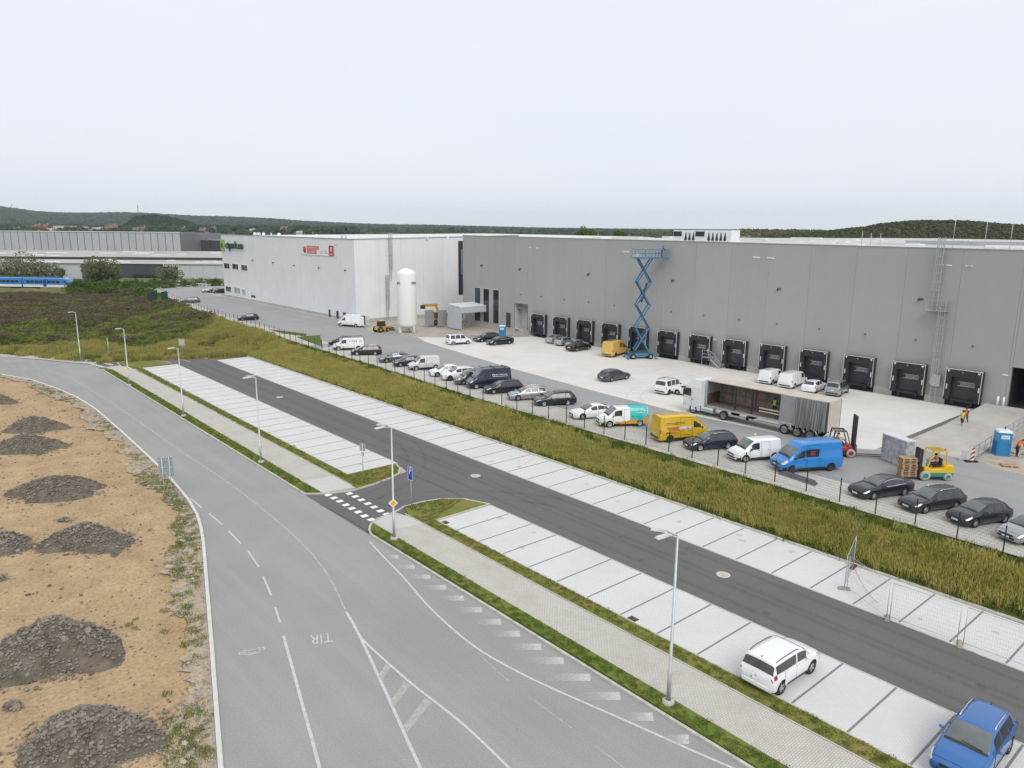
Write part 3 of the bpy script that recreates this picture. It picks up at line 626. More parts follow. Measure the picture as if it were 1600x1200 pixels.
# ------------------------------------------------------------------ yard
ZS = ZY + .004
Yv = list(range(-14, 300, 6)); fl = [(float(fence_x(y)) + .35, y) for y in Yv]
struct(MB().poly(fl + [(98, 286), (98, -14)], ZY).build('yard_road', A_YARD))
YEDGE = [(55.6, -14), (55.6, 60), (56.2, 87), (58.0, 112)] 
STRIP = paver('yard_parking_pavers', (.56, .54, .50), (.53, .51, .47), (.38, .365, .335), .6, .3, .02, .02, (.36, .33, .28), .6, .3)
struct(MB().poly([(float(fence_x(y)) + .4, y) for y in range(-14, 116, 5)] + YEDGE[::-1], ZS).build('yard_parking_strip', STRIP))
WALK = M('yard_concrete_edge', (.47, .45, .41), .9, var=.1, scale=1.5, dirt=(.36, .34, .3), dscale=.3, damt=.5)
struct(MB().poly([(float(fence_x(y)) + .4, y) for y in range(115, 260, 5)] + [(float(fence_x(y)) + (2.6 if y > 150 else 2.6 + (150 - y) * .07), y) for y in range(255, 114, -5)], ZS).build('yard_verge_paving', WALK))
PADC = paver('loading_yard_concrete', (.69, .668, .63), (.665, .645, .605), (.57, .55, .51), 1.2, .6, .4, .015, (.55, .52, .475), .5, .16)
PAD = [(91.4, 27.2), (66.6, 27.2), (65.2, 29), (64.2, 47), (64.8, 58), (66.8, 78), (71.5, 107), (73.6, 112.5), (86, 101.5), (91.4, 100.5)]
struct(MB().poly(PAD, ZS).build('loading_yard', PADC))
struct(MB().poly([(73.6, 112.5), (86, 101.5), (91.4, 100.5), (91.4, 137), (75.5, 137), (69.8, 123)], ZS + .004).build('building_site_ground', M('dusty_ground', (.42, .375, .31), .95, var=.2, scale=.8, dirt=(.29, .265, .235), dscale=.5, damt=.8, bump=.5, bscale=5)))
struct(MB().poly([(69.5, -14), (98, -14), (98, 20.3), (70.2, 20.3), (68.9, 18)], ZS + .004).build('sandy_ground', M('sandy_ground', (.43, .385, .315), .95, var=.2, scale=.8, dirt=(.30, .25, .18), dscale=.5, damt=.8, bump=.5, bscale=5)))
rp = MB().add([(69.8, 20.6, ZS + .003), (69.8, 26.1, ZS + .003), (91.4, 26.1, 2.2), (91.4, 20.6, 2.2), (69.8, 20.6, 1.0), (69.8, 26.1, 1.0), (91.4, 26.1, 1.0), (91.4, 20.6, 1.0)], [(0, 3, 2, 1), (0, 4, 7, 3), (1, 2, 6, 5), (2, 3, 7, 6)])
struct(rp.build('ramp', paver('ramp_concrete', (.50, .475, .44), (.485, .46, .425), (.39, .37, .335), 3, 1.5, 0, .01, (.33, .3, .26), .6, .3)))
struct(MB().span((69.8, 26.12, 1.2), (91.3, 26.34, 1.52)).build('ramp_kerb', KERB)); struct(MB().span((70.6, 26.36, 1.2), (91.3, 27.15, 1.36)).build('drain_strip', M('dark_gravel', (.16, .15, .14), .95, var=.4, scale=8, bump=1, bscale=18)))
TURF = ramp_mat('island_turf', [(.05, .09, .018), (.08, .12, .025), (.12, .12, .04)], .8, .3)
for q in ([(422, 515), (479, 522), (478, 525.5), (442, 521.5)], [(464, 527), (500, 524), (504, 541.5), (487, 536)]): struct(MB().prism(ats(q, ZY), ZY - .05, ZY + .08).build('yard_turf', TURF))
k = MB(); k.strip([(75.0, 138.5), (75.0, 214.5)], 1.3, 1.2, ZY + .1); struct(k.build('building_apron', WALK))
k = MB(); k.strip(ats([(262, 457), (262, 452.5), (285, 449.5), (320, 448.5), (345, 448)], ZY), .3, 1.2, ZY + .14); struct(k.build('kerb', KERB))
struct(MB().poly(ats([(318, 458), (330, 455), (347, 454), (347, 463)], ZY), ZS + .004).build('far_parking_strip', WALK))
# ================================================================== MAIN GREY WAREHOUSE
FX = 91.5
GREYP = M('grey_cladding', (.372, .374, .366), .55, 0, var=.015, scale=.35, rnd=.02, bump=.05, bscale=60); streaks(GREYP, .022, 1.1)
GREYB = M('cladding_joint', (.23, .23, .225), .7); COPING = M('coping_metal', (.30, .305, .30), .45, .2, var=.06)
MEMB = M('roof_membrane', (.52, .515, .50), .8, var=.12, scale=.15, dirt=(.38, .37, .35), dscale=.05, damt=.6)
BLACK = M('black_rubber', (.022, .023, .026), .65, var=.2, scale=3); DOORD = M('dark_door', (.035, .038, .046), .5, var=.12, scale=2)
TRIM = M('pale_trim', (.62, .63, .62), .5, var=.05); GLASSD = M('dark_glass', (.03, .035, .04), .06, var=.1); PANE = M('door_pane', (.20, .21, .20), .15, var=.15)
PLIN = M('plinth_concrete', (.45, .435, .405), .9, var=.1, scale=1.2, dirt=(.33, .31, .28), dscale=.5, damt=.5); STEELG = M('galvanised_steel', (.50, .53, .55), .42, .55, var=.12, scale=4)
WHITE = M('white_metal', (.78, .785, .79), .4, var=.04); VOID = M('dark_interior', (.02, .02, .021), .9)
def roof_z(Y): return 18.75 + (Y - 24.7) * .0063
wh = thing('warehouse', 'long mid grey warehouse with a row of black loading docks and a caged roof ladder', 'warehouse', (FX, 70, ZY))
D0, DP = 30.3, 5.87
edges = [-14.0] + [D0 + DP * k for k in range(-4, 16)] + [122.5]
gate0, gate1 = 17.0, 24.15
b = MB()                                                      # backing walls leave the gate and one doorway open
def wallx(y0, y1, z0, z1): b.span((FX + .12, y0, z0), (FX + .4, y1, z1))
wallx(-14, gate0, 1, 18.6); wallx(gate0, gate1, 6.5, 18.6); wallx(gate1, 102.5, 1, 18.7); wallx(102.5, 106.1, 7.0, 19); wallx(106.1, 122.4, 1, 19.1)
b.span((FX + .4, 122.1, 1), (300, 122.4, 19.0)); b.span((FX + .4, -14, 1), (300, -13.7, 18.2))
b.build('wall', GREYB, wh, world=True)
for y0, y1 in zip(edges, edges[1:]):
    for a, c, z0 in ([(y0, gate0, 2.15), (gate0, gate1, 6.5), (gate1, y1, 2.15)] if y0 < gate0 < y1 and y0 < gate1 < y1 else [(y0, gate0, 2.15), (gate0, y1, 6.5)] if y0 < gate0 < y1 else [(y0, gate1, 6.5), (gate1, y1, 2.15)] if y0 < gate1 < y1 else [(y0, 102.5, 2.15), (102.5, 106.1, 7.0), (106.1, y1, 2.15)] if y0 < 102.5 and y1 > 106.1 else [(y0, y1, 2.15)]):
        lo, hi = max(a, y0), min(c, y1)
        if hi - lo < .1: continue
        p = MB(); g = .009; za, zb = roof_z(lo), roof_z(hi)
        p.add([(FX, lo + g, z0), (FX, hi - g, z0), (FX, hi - g, zb), (FX, lo + g, za), (FX + .1, lo + g, z0), (FX + .1, hi - g, z0), (FX + .1, hi - g, zb), (FX + .1, lo + g, za)], [(0, 1, 2, 3), (4, 7, 6, 5), (0, 4, 5, 1), (3, 2, 6, 7), (0, 3, 7, 4), (1, 5, 6, 2)])
        p.build('cladding_panel', GREYP, wh, world=True)
c = MB(); za, zb = roof_z(-14), roof_z(122.5)
c.add([(FX - .04, -14, za), (FX - .04, 122.5, zb), (FX - .04, 122.5, zb + .14), (FX - .04, -14, za + .14), (FX + .5, -14, za), (FX + .5, 122.5, zb), (FX + .5, 122.5, zb + .14), (FX + .5, -14, za + .14)], [(0, 3, 2, 1), (4, 5, 6, 7), (3, 7, 6, 2), (0, 1, 5, 4), (0, 4, 7, 3), (1, 2, 6, 5)])
c.build('coping', COPING, wh, world=True)
def rz_(Y): return roof_z(Y) - .35
rb = MB(); rb.add([(FX + .5, -14, rz_(-14)), (330, -14, rz_(-14) - .2), (330, 122.4, rz_(122) - .2), (FX + .5, 122.4, rz_(122))], [(0, 1, 2, 3)]); rb.build('roof', MEMB, wh, world=True)
rng = random.Random(5)
for i in range(46):                                           # roof lights, hatches and rails
    x, y = rng.uniform(97, 240), rng.uniform(-5, 118)
    if 92 < x < 101 and 50 < y < 72: continue
    s = MB(); l = rng.choice((1.2, 2.4, 7, 9)); h = rng.choice((.25, .35, .5)); s.box((x, y, rz_(y) + h / 2 - .05), (1.3 if l > 3 else l, l, h)); s.build('roof_light', M('roof_light', (.74, .75, .76), .35, var=.05, rnd=.15), wh, world=True)
for px, h in ((1490, 4.2), (1540, 3.5), (1580, 3.4), (1347, 2.2), (1361, 2.0), (1376, 2.0), (1145, 1.6), (935, 1.2)):
    p = at_x(px, 371, FX + 6); MB().tube([(p.x, p.y, rz_(p.y) - .05), (p.x, p.y, rz_(p.y) + h)], .03, 5).build('lightning_rod', STEELG, wh, world=True)
s = MB(); s.span((150, -10, rz_(0)), (152, 60, rz_(0) + 1.0)); s.build('roof_plant_screen', M('screen_metal', (.42, .45, .49), .5, .2, var=.08), wh, world=True)
s = MB(); s.span((118, 4, rz_(0)), (123, 14, rz_(0) + 1.15)); s.build('roof_plant_box', M('plant_metal', (.50, .53, .57), .5, .2, var=.08), wh, world=True)
pl = MB()
for k in range(13):
    y0 = D0 + DP * k
    for a, e in ((y0, y0 + 1.08), (y0 + 1.1, y0 + DP - 3.7)):
        MB().span((FX - .06, a, 1.15), (FX + .11, e, 2.14)).build('plinth', PLIN, wh, world=True)
MB().span((FX - .06, gate1, 1.15), (FX + .11, D0 - 3.7, 2.14)).build('plinth', PLIN, wh, world=True)
MB().span((FX - .03, 106.1, 1.15), (FX + .11, 122.4, 2.14)).build('plinth', PLIN, wh, world=True)
# loading docks (local: x outwards negative, y along the wall, z above yard datum 0)
fr = MB(); W_, T_, B_ = 1.85, 5.58, 2.02
fr.span((-.7, W_ - .6, B_), (0, W_, T_)); fr.span((-.7, -W_, B_), (0, -W_ + .62, T_)); fr.span((-.698, -W_ + .62, 4.72), (0, W_ - .6, T_))
fr = fr.mesh('dock_shelter'); fr.materials.append(BLACK)
tr = MB(); tr.span((-.73, -W_ - .02, T_ - .03), (-.66, W_ + .02, T_ + .05)); tr.span((-.73, W_ - .035, B_ + .3), (-.66, W_ + .025, T_ - .03)); tr.span((-.73, -W_ + .02, B_), (-.66, -W_ + .085, T_ - .03))
tr = tr.mesh('edge_trim'); tr.materials.append(TRIM)
dr = MB(); dr.span((-.1, -W_ + .62, 2.2), (-.02, W_ - .6, 4.72)); dr = dr.mesh('dock_door'); dr.materials.append(DOORD)
wp = MB().span((-.115, -.36, 0), (-.102, .36, .42)).mesh('door_window'); wp.materials.append(PANE)
wf = MB(); [wf.span((-.125, a, z), (-.1, c_, z2)) for a, c_, z, z2 in ((-1.22, .72, 4.13, 4.18), (-1.22, .72, 3.66, 3.71), (-1.22, -1.17, 3.71, 4.13), (-.46, -.41, 3.71, 4.13), (.36, .41, 3.71, 4.13))]; wf = wf.mesh('window_frame'); wf.materials.append(M('window_trim', (.42, .43, .42), .5))
mk = MB().add([(-.72, -.14, .14), (-.72, .14, .14), (-.72, 0, -.14), (-.71, -.14, .14), (-.71, .14, .14), (-.71, 0, -.14)], [(0, 1, 2), (3, 5, 4), (0, 3, 4, 1), (1, 4, 5, 2), (2, 5, 3, 0)]).mesh('corner_marker'); mk.materials.append(WHITE)
gs = MB().span((-.72, -.05, -.28), (-.7, .05, .28)).mesh('guide_strip'); gs.materials.append(WHITE)
lv = MB(); lv.span((-.55, -1.15, 1.92), (.1, 1.15, 2.18)); lv.span((-.42, -1.1, 1.55), (.1, -.8, 1.92)); lv.span((-.42, .8, 1.55), (.1, 1.1, 1.92)); lv = lv.mesh('leveller'); lv.materials.append(BLACK)
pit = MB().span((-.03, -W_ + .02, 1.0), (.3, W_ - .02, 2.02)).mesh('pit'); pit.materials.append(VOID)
bu = MB().span((-.74, -.06, -.07), (-.7, .06, .07)).mesh('signal_lamp'); bu.materials.append(M('grey_lamp', (.32, .33, .33), .5))
for k in range(13):
    d = link('dock_shelter', fr, None, wh, loc=(0, D0 + DP * k - 1.85 - 70, -ZY))
    for nm, me, lo in (('edge_trim', tr, (0, 0, 0)), ('dock_door', dr, (0, 0, 0)), ('window_frame', wf, (0, 0, 0)), ('leveller', lv, (0, 0, 0)), ('pit', pit, (0, 0, 0)), ('corner_marker', mk, (0, 1.58, 5.33)), ('corner_marker', mk, (0, -1.5, 5.33)), ('guide_strip', gs, (0, 1.62, 3.55)), ('guide_strip', gs, (0, -1.62, 3.55)), ('door_window', wp, (0, -.8, 3.71)), ('door_window', wp, (0, -.02, 3.71)), ('signal_lamp', bu, (0, .15, 5.3))):
        link(nm, me, None, d, loc=lo)
for y0, y1, z0, z1 in ((116.6, 118.5, 2.6, 9.2), (113.8, 115.7, 2.6, 9.15), (110.8, 112.6, 2.6, 9.1)):
    w = MB().span((FX - .05, y0, z0), (FX - .01, y1, z1)).build('window', GLASSD, wh, world=True)
    f = MB(); f.span((FX - .09, y0 - .07, z1), (FX, y1 + .07, z1 + .08)); f.span((FX - .09, y0 - .07, z0), (FX, y0, z1)); f.span((FX - .09, y1, z0), (FX, y1 + .07, z1)); f.build('window_frame', TRIM, w, loc=(0, 0, 0))
MB().span((FX - .05, 107.3, 2.2), (FX - .01, 108.6, 5.0)).build('door', M('dark_green_door', (.035, .06, .05), .5), wh, world=True)
MB().span((FX - .05, 61.0, 2.9), (FX - .01, 62.3, 5.2)).build('door', M('grey_door', (.29, .29, .285), .5), wh, world=True)
r = MB(); r.span((FX + 1.6, 102.4, 2.1), (FX + 1.7, 106.2, 7.1)); r.span((FX, 106.08, 2.1), (FX + 1.6, 106.2, 7.0)); r.span((FX, 102.4, 2.1), (FX + 1.6, 102.5, 7.0)); r.span((FX, 102.5, 2.0), (FX + 1.6, 106.1, 2.15)); r.span((FX + .1, 102.5, 7.0), (FX + 1.6, 106.1, 7.1))
r.build('doorway', M('pale_lining', (.5, .5, .49), .7), wh, world=True); MB().span((FX + .6, 102.6, 5.9), (FX + .8, 106, 6.3)).build('shutter_box', GREYB, wh, world=True)
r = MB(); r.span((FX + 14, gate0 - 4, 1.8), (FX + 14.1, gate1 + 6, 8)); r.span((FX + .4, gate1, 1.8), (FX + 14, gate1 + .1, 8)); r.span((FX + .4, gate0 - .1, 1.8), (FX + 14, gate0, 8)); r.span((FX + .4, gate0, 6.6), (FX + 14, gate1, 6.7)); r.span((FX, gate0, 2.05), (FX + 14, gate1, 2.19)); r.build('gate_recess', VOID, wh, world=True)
for y in (gate1 + .25, gate1 + .8): MB().tube([(FX - .4, y, 2.1), (FX - .4, y, 3.2)], .11, 10).build('bollard', WHITE, wh, world=True)
fx1 = MB().box((-.12, 0, 0), (.24, .5, .12)).box((-.14, .2, -.16), (.2, .08, .2)).mesh('wall_fixture'); fx1.materials.append(M('fixture_dark', (.07, .07, .07), .6))
fx2 = MB().box((-.06, 0, 0), (.12, .16, .2)).mesh('wall_fixture'); fx2.materials.append(M('fixture_grey', (.13, .13, .13), .6))
for px, py in ((753, 414), (813, 420), (920, 428), (1052, 438), (1218, 451), (1439, 467)): p = at_x(px, py, FX); link('wall_fixture', fx1, None, wh, loc=(0, p.y - 70, p.z - ZY))
for px, py in ((814, 460), (846, 463), (882, 468), (920, 472), (960, 477), (1049, 487), (1100, 493), (1155, 499), (1214, 506), (1280, 514), (1352, 522), (1431, 531), (1520, 541)): p = at_x(px, py, FX); link('wall_fixture', fx2, None, wh, loc=(0, p.y - 70, p.z - ZY))
fx3 = MB().box((-.03, 0, 0), (.06, .55, .16)).mesh('wall_plate'); fx3.materials.append(WHITE)
for px, py in ((828, 386.5), (840, 387.5), (976, 393.5), (981, 393.5), (1179, 401.8), (1185, 402), (1202, 402.8), (1208, 403.4), (1471, 414), (1483, 414.5), (1513, 415.5), (1516, 415.5), (1117, 531), (1571, 586)): p = at_x(px, py, FX); link('wall_plate', fx3, None, wh, loc=(0, p.y - 70, p.z - ZY))
def cage_ladder(o, along, out, z0, z1, zmid, w=.55):          # two flights offset sideways with a rest platform between
    rails = MB(); hoops = MB(); o = Vector(o); a = Vector(along); n = Vector(out); up = Vector((0, 0, 1))
    for k, (lo, hi, sh) in enumerate(((z0, zmid + 1.1, 0), (zmid, z1 + 1.2, .95))):
        for s in (-1, 1): rails.bar(o + a * (sh + s * w / 2) + n * .25 + up * lo, o + a * (sh + s * w / 2) + n * .25 + up * hi, .06)
        z = lo + .3
        while z < hi: rails.bar(o + a * (sh - w / 2) + n * .25 + up * z, o + a * (sh + w / 2) + n * .25 + up * z, .035); z += .3
        z = lo + 2.2
        while z < hi + .1:
            q = [o + a * (sh + .42 * math.cos(t)) + n * (.28 + .72 * math.sin(t)) + up * z for t in [math.pi * i / 6 for i in range(7)]]
            hoops.tube(q, .028, 4); z += .95
        for t in (.2, .35, .5, .65, .8):
            q = o + a * (sh + .42 * math.cos(math.pi * t)) + n * (.28 + .72 * math.sin(math.pi * t)); hoops.bar(q + up * (lo + 2.2), q + up * hi, .045)
        z = lo + 1
        while z < hi: rails.bar(o + a * sh + up * z, o + a * sh + n * .3 + up * z, .05); z += 2
    return rails, hoops
rails, hoops = cage_ladder((FX - .02, 31.55, 0), (0, 1, 0), (-1, 0, 0), 1.4, 18.9, 12.0)
ld = rails.build('roof_ladder', STEELG, wh, world=True); hoops.build('safety_cage', STEELG, ld)
pf = MB(); pf.span((FX - 1.05, 31.0, 11.9), (FX - .02, 33.1, 11.97)); [pf.bar((FX - 1.05, y, 12), (FX - 1.05, y, 13.1), .05) for y in (31, 32, 33.1)]; pf.bar((FX - 1.05, 31, 13.1), (FX - 1.05, 33.1, 13.1), .05); pf.build('rest_platform', STEELG, ld)
MB().span((FX - .35, 30.95, 3.3), (FX - .1, 31.9, 4.6)).build('ladder_guard', M('guard_sheet', (.55, .57, .57), .45, .3), ld)
# steel stair to a dock door, by the wall
st = thing('access_stair', 'small galvanised steel stair with handrails below the grey wall door', 'stairs', (FX - .1, 61.6, ZY))
tr_ = MB(); [tr_.span((-1.3 + .0, -.9 - i * .27, .17 * i - .06 + .1), (-.1, -.62 - i * .27, .17 * i + .1)) for i in range(0)]
plm = MB(); plm.span((-1.3, -.6, 1.28), (-.05, .9, 1.34)); plm.build('landing', STEELG, st)
for i in range(6): MB().span((-1.3, -.62 - .28 * i, 1.1 - .19 * i), (-.1, -.36 - .28 * i, 1.14 - .19 * i)).build('step', STEELG, st)
for x in (-1.32, -.08):
    h = MB(); h.bar((x, -.5, 1.2), (x, -2.2, 0), .06, .18); h.bar((x, -.5, 2.35), (x, -2.2, 1.0), .05); h.bar((x, -.5, 1.8), (x, -2.2, .5), .04); h.bar((x, -2.2, 0), (x, -2.2, 1.0), .05); h.bar((x, -.5, 1.3), (x, -.5, 2.35), .05); h.bar((x, -1.35, .6), (x, -1.35, 1.68), .05)
    h.bar((x, .9, 0), (x, .9, 2.35), .05); h.bar((x, -.5, 2.35), (x, .9, 2.35), .05); h.bar((x, -.5, 1.85), (x, .9, 1.85), .04); h.bar((x, -.5, 0), (x, -.5, 1.3), .06); h.build('handrail', STEELG, st)
# roof-top chiller
A = at_x(1052, 370, FX + 5); Bp = at_x(1142, 372, FX + 5); cy0, cy1 = Bp.y, A.y; zr = rz_((cy0 + cy1) / 2)
ch = thing('rooftop_chiller', 'long white rooftop cooling unit with dark triangular vents above the grey warehouse', 'cooling unit', (FX + 5, (cy0 + cy1) / 2, zr)); LN = cy1 - cy0
MB().span((0, -LN / 2, .1), (2.3, LN / 2, 2.1)).span((-.01, -LN / 2, .0), (2.2, LN / 2, .1)).build('casing', WHITE, ch)
MB().span((.1, -LN / 2 + .4, 2.1), (2.2, LN / 2 - .5, 2.22)).build('fan_deck', BLACK, ch)
u = lambda px: LN / 2 - (px / 1600 * 100 - 2.4) / (90) * LN       # zoom pixel -> local y
for a, c_ in ((48, 258), (615, 838)): MB().span((-.05, u(c_), 1.15), (0, u(a), 1.88)).build('intake_panel', GLASSD, ch)
for a in (368, 465, 562, 950, 1047, 1145, 1242, 1340): MB().add([(-.05, u(a - 34), .55), (-.05, u(a + 34), .55), (-.05, u(a + 6), 1.75), (-.05, u(a - 2), 1.75), (0, u(a - 34), .55), (0, u(a + 34), .55), (0, u(a + 6), 1.75), (0, u(a - 2), 1.75)], [(0, 1, 2, 3), (0, 4, 5, 1), (3, 2, 6, 7), (0, 3, 7, 4), (1, 5, 6, 2)]).build('vent', BLACK, ch)
# ================================================================== WHITE HALL
WX, WY0, WY1, WXE = 75.1, 137.8, 214.4, 170.0
WHP = M('white_cladding', (.76, .775, .785), .5, var=.03, scale=.3, rnd=.02, dirt=(.72, .73, .735), dscale=.1, damt=.4); streaks(WHP, .03, 1.2); WHJ = M('white_joint', (.42, .43, .44), .6)
wb = thing('white_hall', 'white clad hall with a green letter sign and a red rental banner', 'hall', (WX, 176, ZY))
zt = lambda X, Y: 18.45 + (Y - 137.8) * .0055 + (X - 75) * .02
b = MB(); b.add([(WX + .1, WY0 + .1, 1.1), (WXE, WY0 + .1, 1.1), (WXE, WY1, 1.1), (WX + .1, WY1, 1.1), (WX + .1, WY0 + .1, zt(75, 138) - .3), (WXE, WY0 + .1, zt(120, 138) - .3), (WXE, WY1, zt(120, 214) - .3), (WX + .1, WY1, zt(75, 214) - .3)], [(0, 1, 5, 4), (1, 2, 6, 5), (2, 3, 7, 6), (3, 0, 4, 7)])
b.build('wall', WHJ, wb, world=True)
b = MB(); b.add([(WX + .1, WY0 + .1, zt(75, 138) - .3), (WXE, WY0 + .1, zt(120, 138) - .3), (WXE, WY1, zt(120, 214) - .3), (WX + .1, WY1, zt(75, 214) - .3)], [(0, 1, 2, 3)]); b.build('roof', M('white_membrane', (.70, .69, .67), .8, var=.08, scale=.2, dirt=(.5, .49, .46), dscale=.08, damt=.5), wb, world=True)
n = 13
for i in range(n):
    y0, y1 = WY0 + (WY1 - WY0) * i / n, WY0 + (WY1 - WY0) * (i + 1) / n
    p = MB(); p.add([(WX, y0 + .012, 2.0), (WX, y1 - .012, 2.0), (WX, y1 - .012, zt(75, y1)), (WX, y0 + .012, zt(75, y0)), (WX + .09, y0 + .012, 2.0), (WX + .09, y1 - .012, 2.0), (WX + .09, y1 - .012, zt(75, y1)), (WX + .09, y0 + .012, zt(75, y0))], [(0, 1, 2, 3), (0, 4, 5, 1), (3, 2, 6, 7), (0, 3, 7, 4), (1, 5, 6, 2)]); p.build('cladding_panel', WHP, wb, world=True)
for i in range(8):
    x0, x1 = WX + .02 + 5.6 * i, WX + .02 + 5.6 * (i + 1)
    p = MB(); p.add([(x0 + .012, WY0, 2.0), (x1 - .012, WY0, 2.0), (x1 - .012, WY0, zt(x1, 138)), (x0 + .012, WY0, zt(x0, 138)), (x0 + .012, WY0 + .09, 2.0), (x1 - .012, WY0 + .09, 2.0), (x1 - .012, WY0 + .09, zt(x1, 138)), (x0 + .012, WY0 + .09, zt(x0, 138))], [(0, 1, 2, 3), (0, 4, 5, 1), (3, 2, 6, 7), (0, 3, 7, 4), (1, 5, 6, 2)]); p.build('cladding_panel', WHP, wb, world=True)
MB().span((WX - .02, WY0 - .02, 1.1), (WX + .2, WY1, 1.98)).span((WX + .2, WY0 - .02, 1.1), (WXE, WY0 + .2, 1.98)).build('plinth', PLIN, wb, world=True)
c = MB(); c.bar((WX - .02, WY0 - .05, zt(75, 138) + .06), (WX - .02, WY1, zt(75, 214) + .06), .2, .12); c.bar((WX, WY0 - .02, zt(75, 138) + .06), (120, WY0 - .02, zt(120, 138) + .06), .2, .12); c.build('coping', COPING, wb, world=True)
for (y0, y1, z0, z1), col in (((208.9, 213.3, 9.5, 10.9), 0), ((202.4, 206.9, 9.55, 10.95), 0), ((196.0, 200.3, 9.5, 10.9), 0), ((208.9, 213.1, 3.0, 4.4), 1), ((202.2, 206.7, 3.0, 4.45), 2), ((198.3, 200.8, 2.95, 4.3), 2)):
    w = MB().span((WX - .03, y0, z0), (WX - .01, y1, z1)).build('window', GLASSD if col < 2 else M('window_blind', (.36, .36, .36), .5), wb, world=True)
    f = MB(); f.span((WX - .1, y0 - .1, z1), (WX, y1 + .1, z1 + .12)); f.span((WX - .1, y0 - .1, z0 - .12), (WX, y1 + .1, z0)); f.span((WX - .1, y0 - .1, z0), (WX, y0, z1)); f.span((WX - .1, y1, z0), (WX, y1 + .1, z1)); f.span((WX - .06, y0 + (y1 - y0) * .42, z0), (WX - .03, y0 + (y1 - y0) * .42 + .08, z1)); f.build('window_frame', WHITE, w)
for y0, y1, z0, z1 in ((149.4, 150.2, 1.32, 3.1), (145.6, 146.6, 1.32, 3.1)): MB().span((WX - .06, y0, z0), (WX - .03, y1, z1)).build('door', DOORD, wb, world=True)
for y0, y1 in ((142.3, 143.6), (139.5, 140.5)): MB().span((WX - .05, y0, 2.45), (WX - .01, y1, 3.05)).build('window', GLASSD, wb, world=True)
MB().span((101.6, WY0 - .06, 5.9), (104.6, WY0 - .01, 18.1)).build('glass_strip', M('dark_strip', (.035, .04, .048), .35), wb, world=True)
MB().span((102.3, WY0 - .08, 10.5), (103.2, WY0 - .06, 16.2)).build('strip_window', M('strip_pane', (.16, .21, .26), .1), wb, world=True)
rails, hoops = cage_ladder((82.5, WY0 - .02, 0), (1, 0, 0), (0, -1, 0), 1.6, 18.6, 10)
ld = rails.build('roof_ladder', STEELG, wb, world=True); hoops.build('safety_cage', STEELG, ld)
for px, py in ((395, 406), (427, 410), (460, 414), (499, 418), (540, 422)): p = at_x(px, py, WX); link('wall_fixture', fx1, None, wb, loc=(0, p.y - 176, p.z - ZY))
for px, py in ((395, 458), (396, 463)): p = at_x(px, py, WX); MB().span((WX - .05, p.y - 1.4, p.z - .3), (WX - .02, p.y + 1.4, p.z + .25)).build('notice_plate', M('notice_white', (.7, .68, .68), .5) if py < 460 else DOORD, wb, world=True)
for px, w in ((398, .7), (404, 1.4), (412, .8), (424, .3), (436, .9), (495, .4), (537, 1.2), (556, .4), (640, .5), (668, .4), (700, .5)):
    p = at_x(px, 368, 80) if px < 560 else at_depth(px, 368, 165); MB().lathe([(w * .5, 0), (w * .5, .7), (w * .3, .95), (0, 1.0)], 10, (p.x, p.y, zt(p.x, p.y) - .35)).build('roof_vent', WHITE if w < 1 else STEELG, wb, world=True)
# sign and banner
SGREEN = M('sign_green', (.25, .48, .06), .45, var=.05); SDARK = M('sign_dark_green', (.012, .06, .032), .5, var=.1)
sg_ = thing('building_sign', 'ctpark.eu sign in dark green letters with a lime square on the white hall', 'sign', (WX - .15, 204.5, 15.9))
M4 = lambda y, z, x=-.1: frame((x, y, z), (0, -1, 0), (0, 0, 1), (-1, 0, 0))
MB().span((-.25, 7.2, -1.5), (0, 9.6, 1.55)).build('emblem', SGREEN, sg_); MB().span((-.32, 7.75, -.75), (-.25, 9.0, .55)).build('emblem_core', SDARK, sg_)
text('lettering', 'ctpark.eu', 3.0, SDARK, sg_, M4(-.6, .1, -.2), .14, 1.13)
RED = M('banner_red', (.55, .075, .06), .7, var=.05); CLOTHW = M('banner_white', (.80, .78, .77), .8, var=.04)
bn = thing('rental_banner', 'white and red WAREHOUSE FOR RENT banner strung on the white hall', 'banner', (WX - .08, 154.1, 15.9))
MB().span((-.04, -7.6, -1.12), (0, 7.6, 1.12)).build('cloth', CLOTHW, bn); MB().span((-.05, -7.6, -1.12), (-.041, -5.3, 1.12)).build('red_field', RED, bn)
MB().span((-.05, -.6, .03), (-.041, 5.4, .88)).build('red_field', RED, bn); MB().span((-.05, .6, -.85), (-.041, 5.4, -.03)).build('red_field', RED, bn)
MB().lathe([(0, -.05), (.8, -.05), (.8, -.041), (0, -.041)], 16, (0, 6.5, 0), axis='X').build('round_mark', RED, bn)
text('lettering', 'WAREHOUSE', .86, CLOTHW, bn, M4(2.4, .44, -.055), 0, 1.02); text('lettering', 'FOR RENT', .86, CLOTHW, bn, M4(3.0, -.45, -.055), 0, 1.02)
sm = MB(); [sm.span((-.05, y, z), (-.041, y + l, z + .12)) for y, z, l in ((-4.6, -.25, 1.5), (-2.6, -.25, 1.2), (-4.9, -.6, 2), (-2.5, -.6, 1.6))]; sm.build('small_print', M('print_grey', (.3, .28, .28), .7), bn)
ph = MB(); ph.span((-.06, -6.7, -.1), (-.051, -6.2, .75)); ph.span((-.06, -6.75, -.85), (-.051, -6.25, -.55)); ph.build('phone_mark', CLOTHW, bn)
cd = MB()
for sy in (-1, 1):
    for sz in (-1, 1): cd.bar((-.02, sy * 7.6, sz * 1.1), (-.02, sy * 9.1, sz * 1.35), .035)
cd.build('guy_cord', M('cord', (.3, .3, .3), .8), bn)
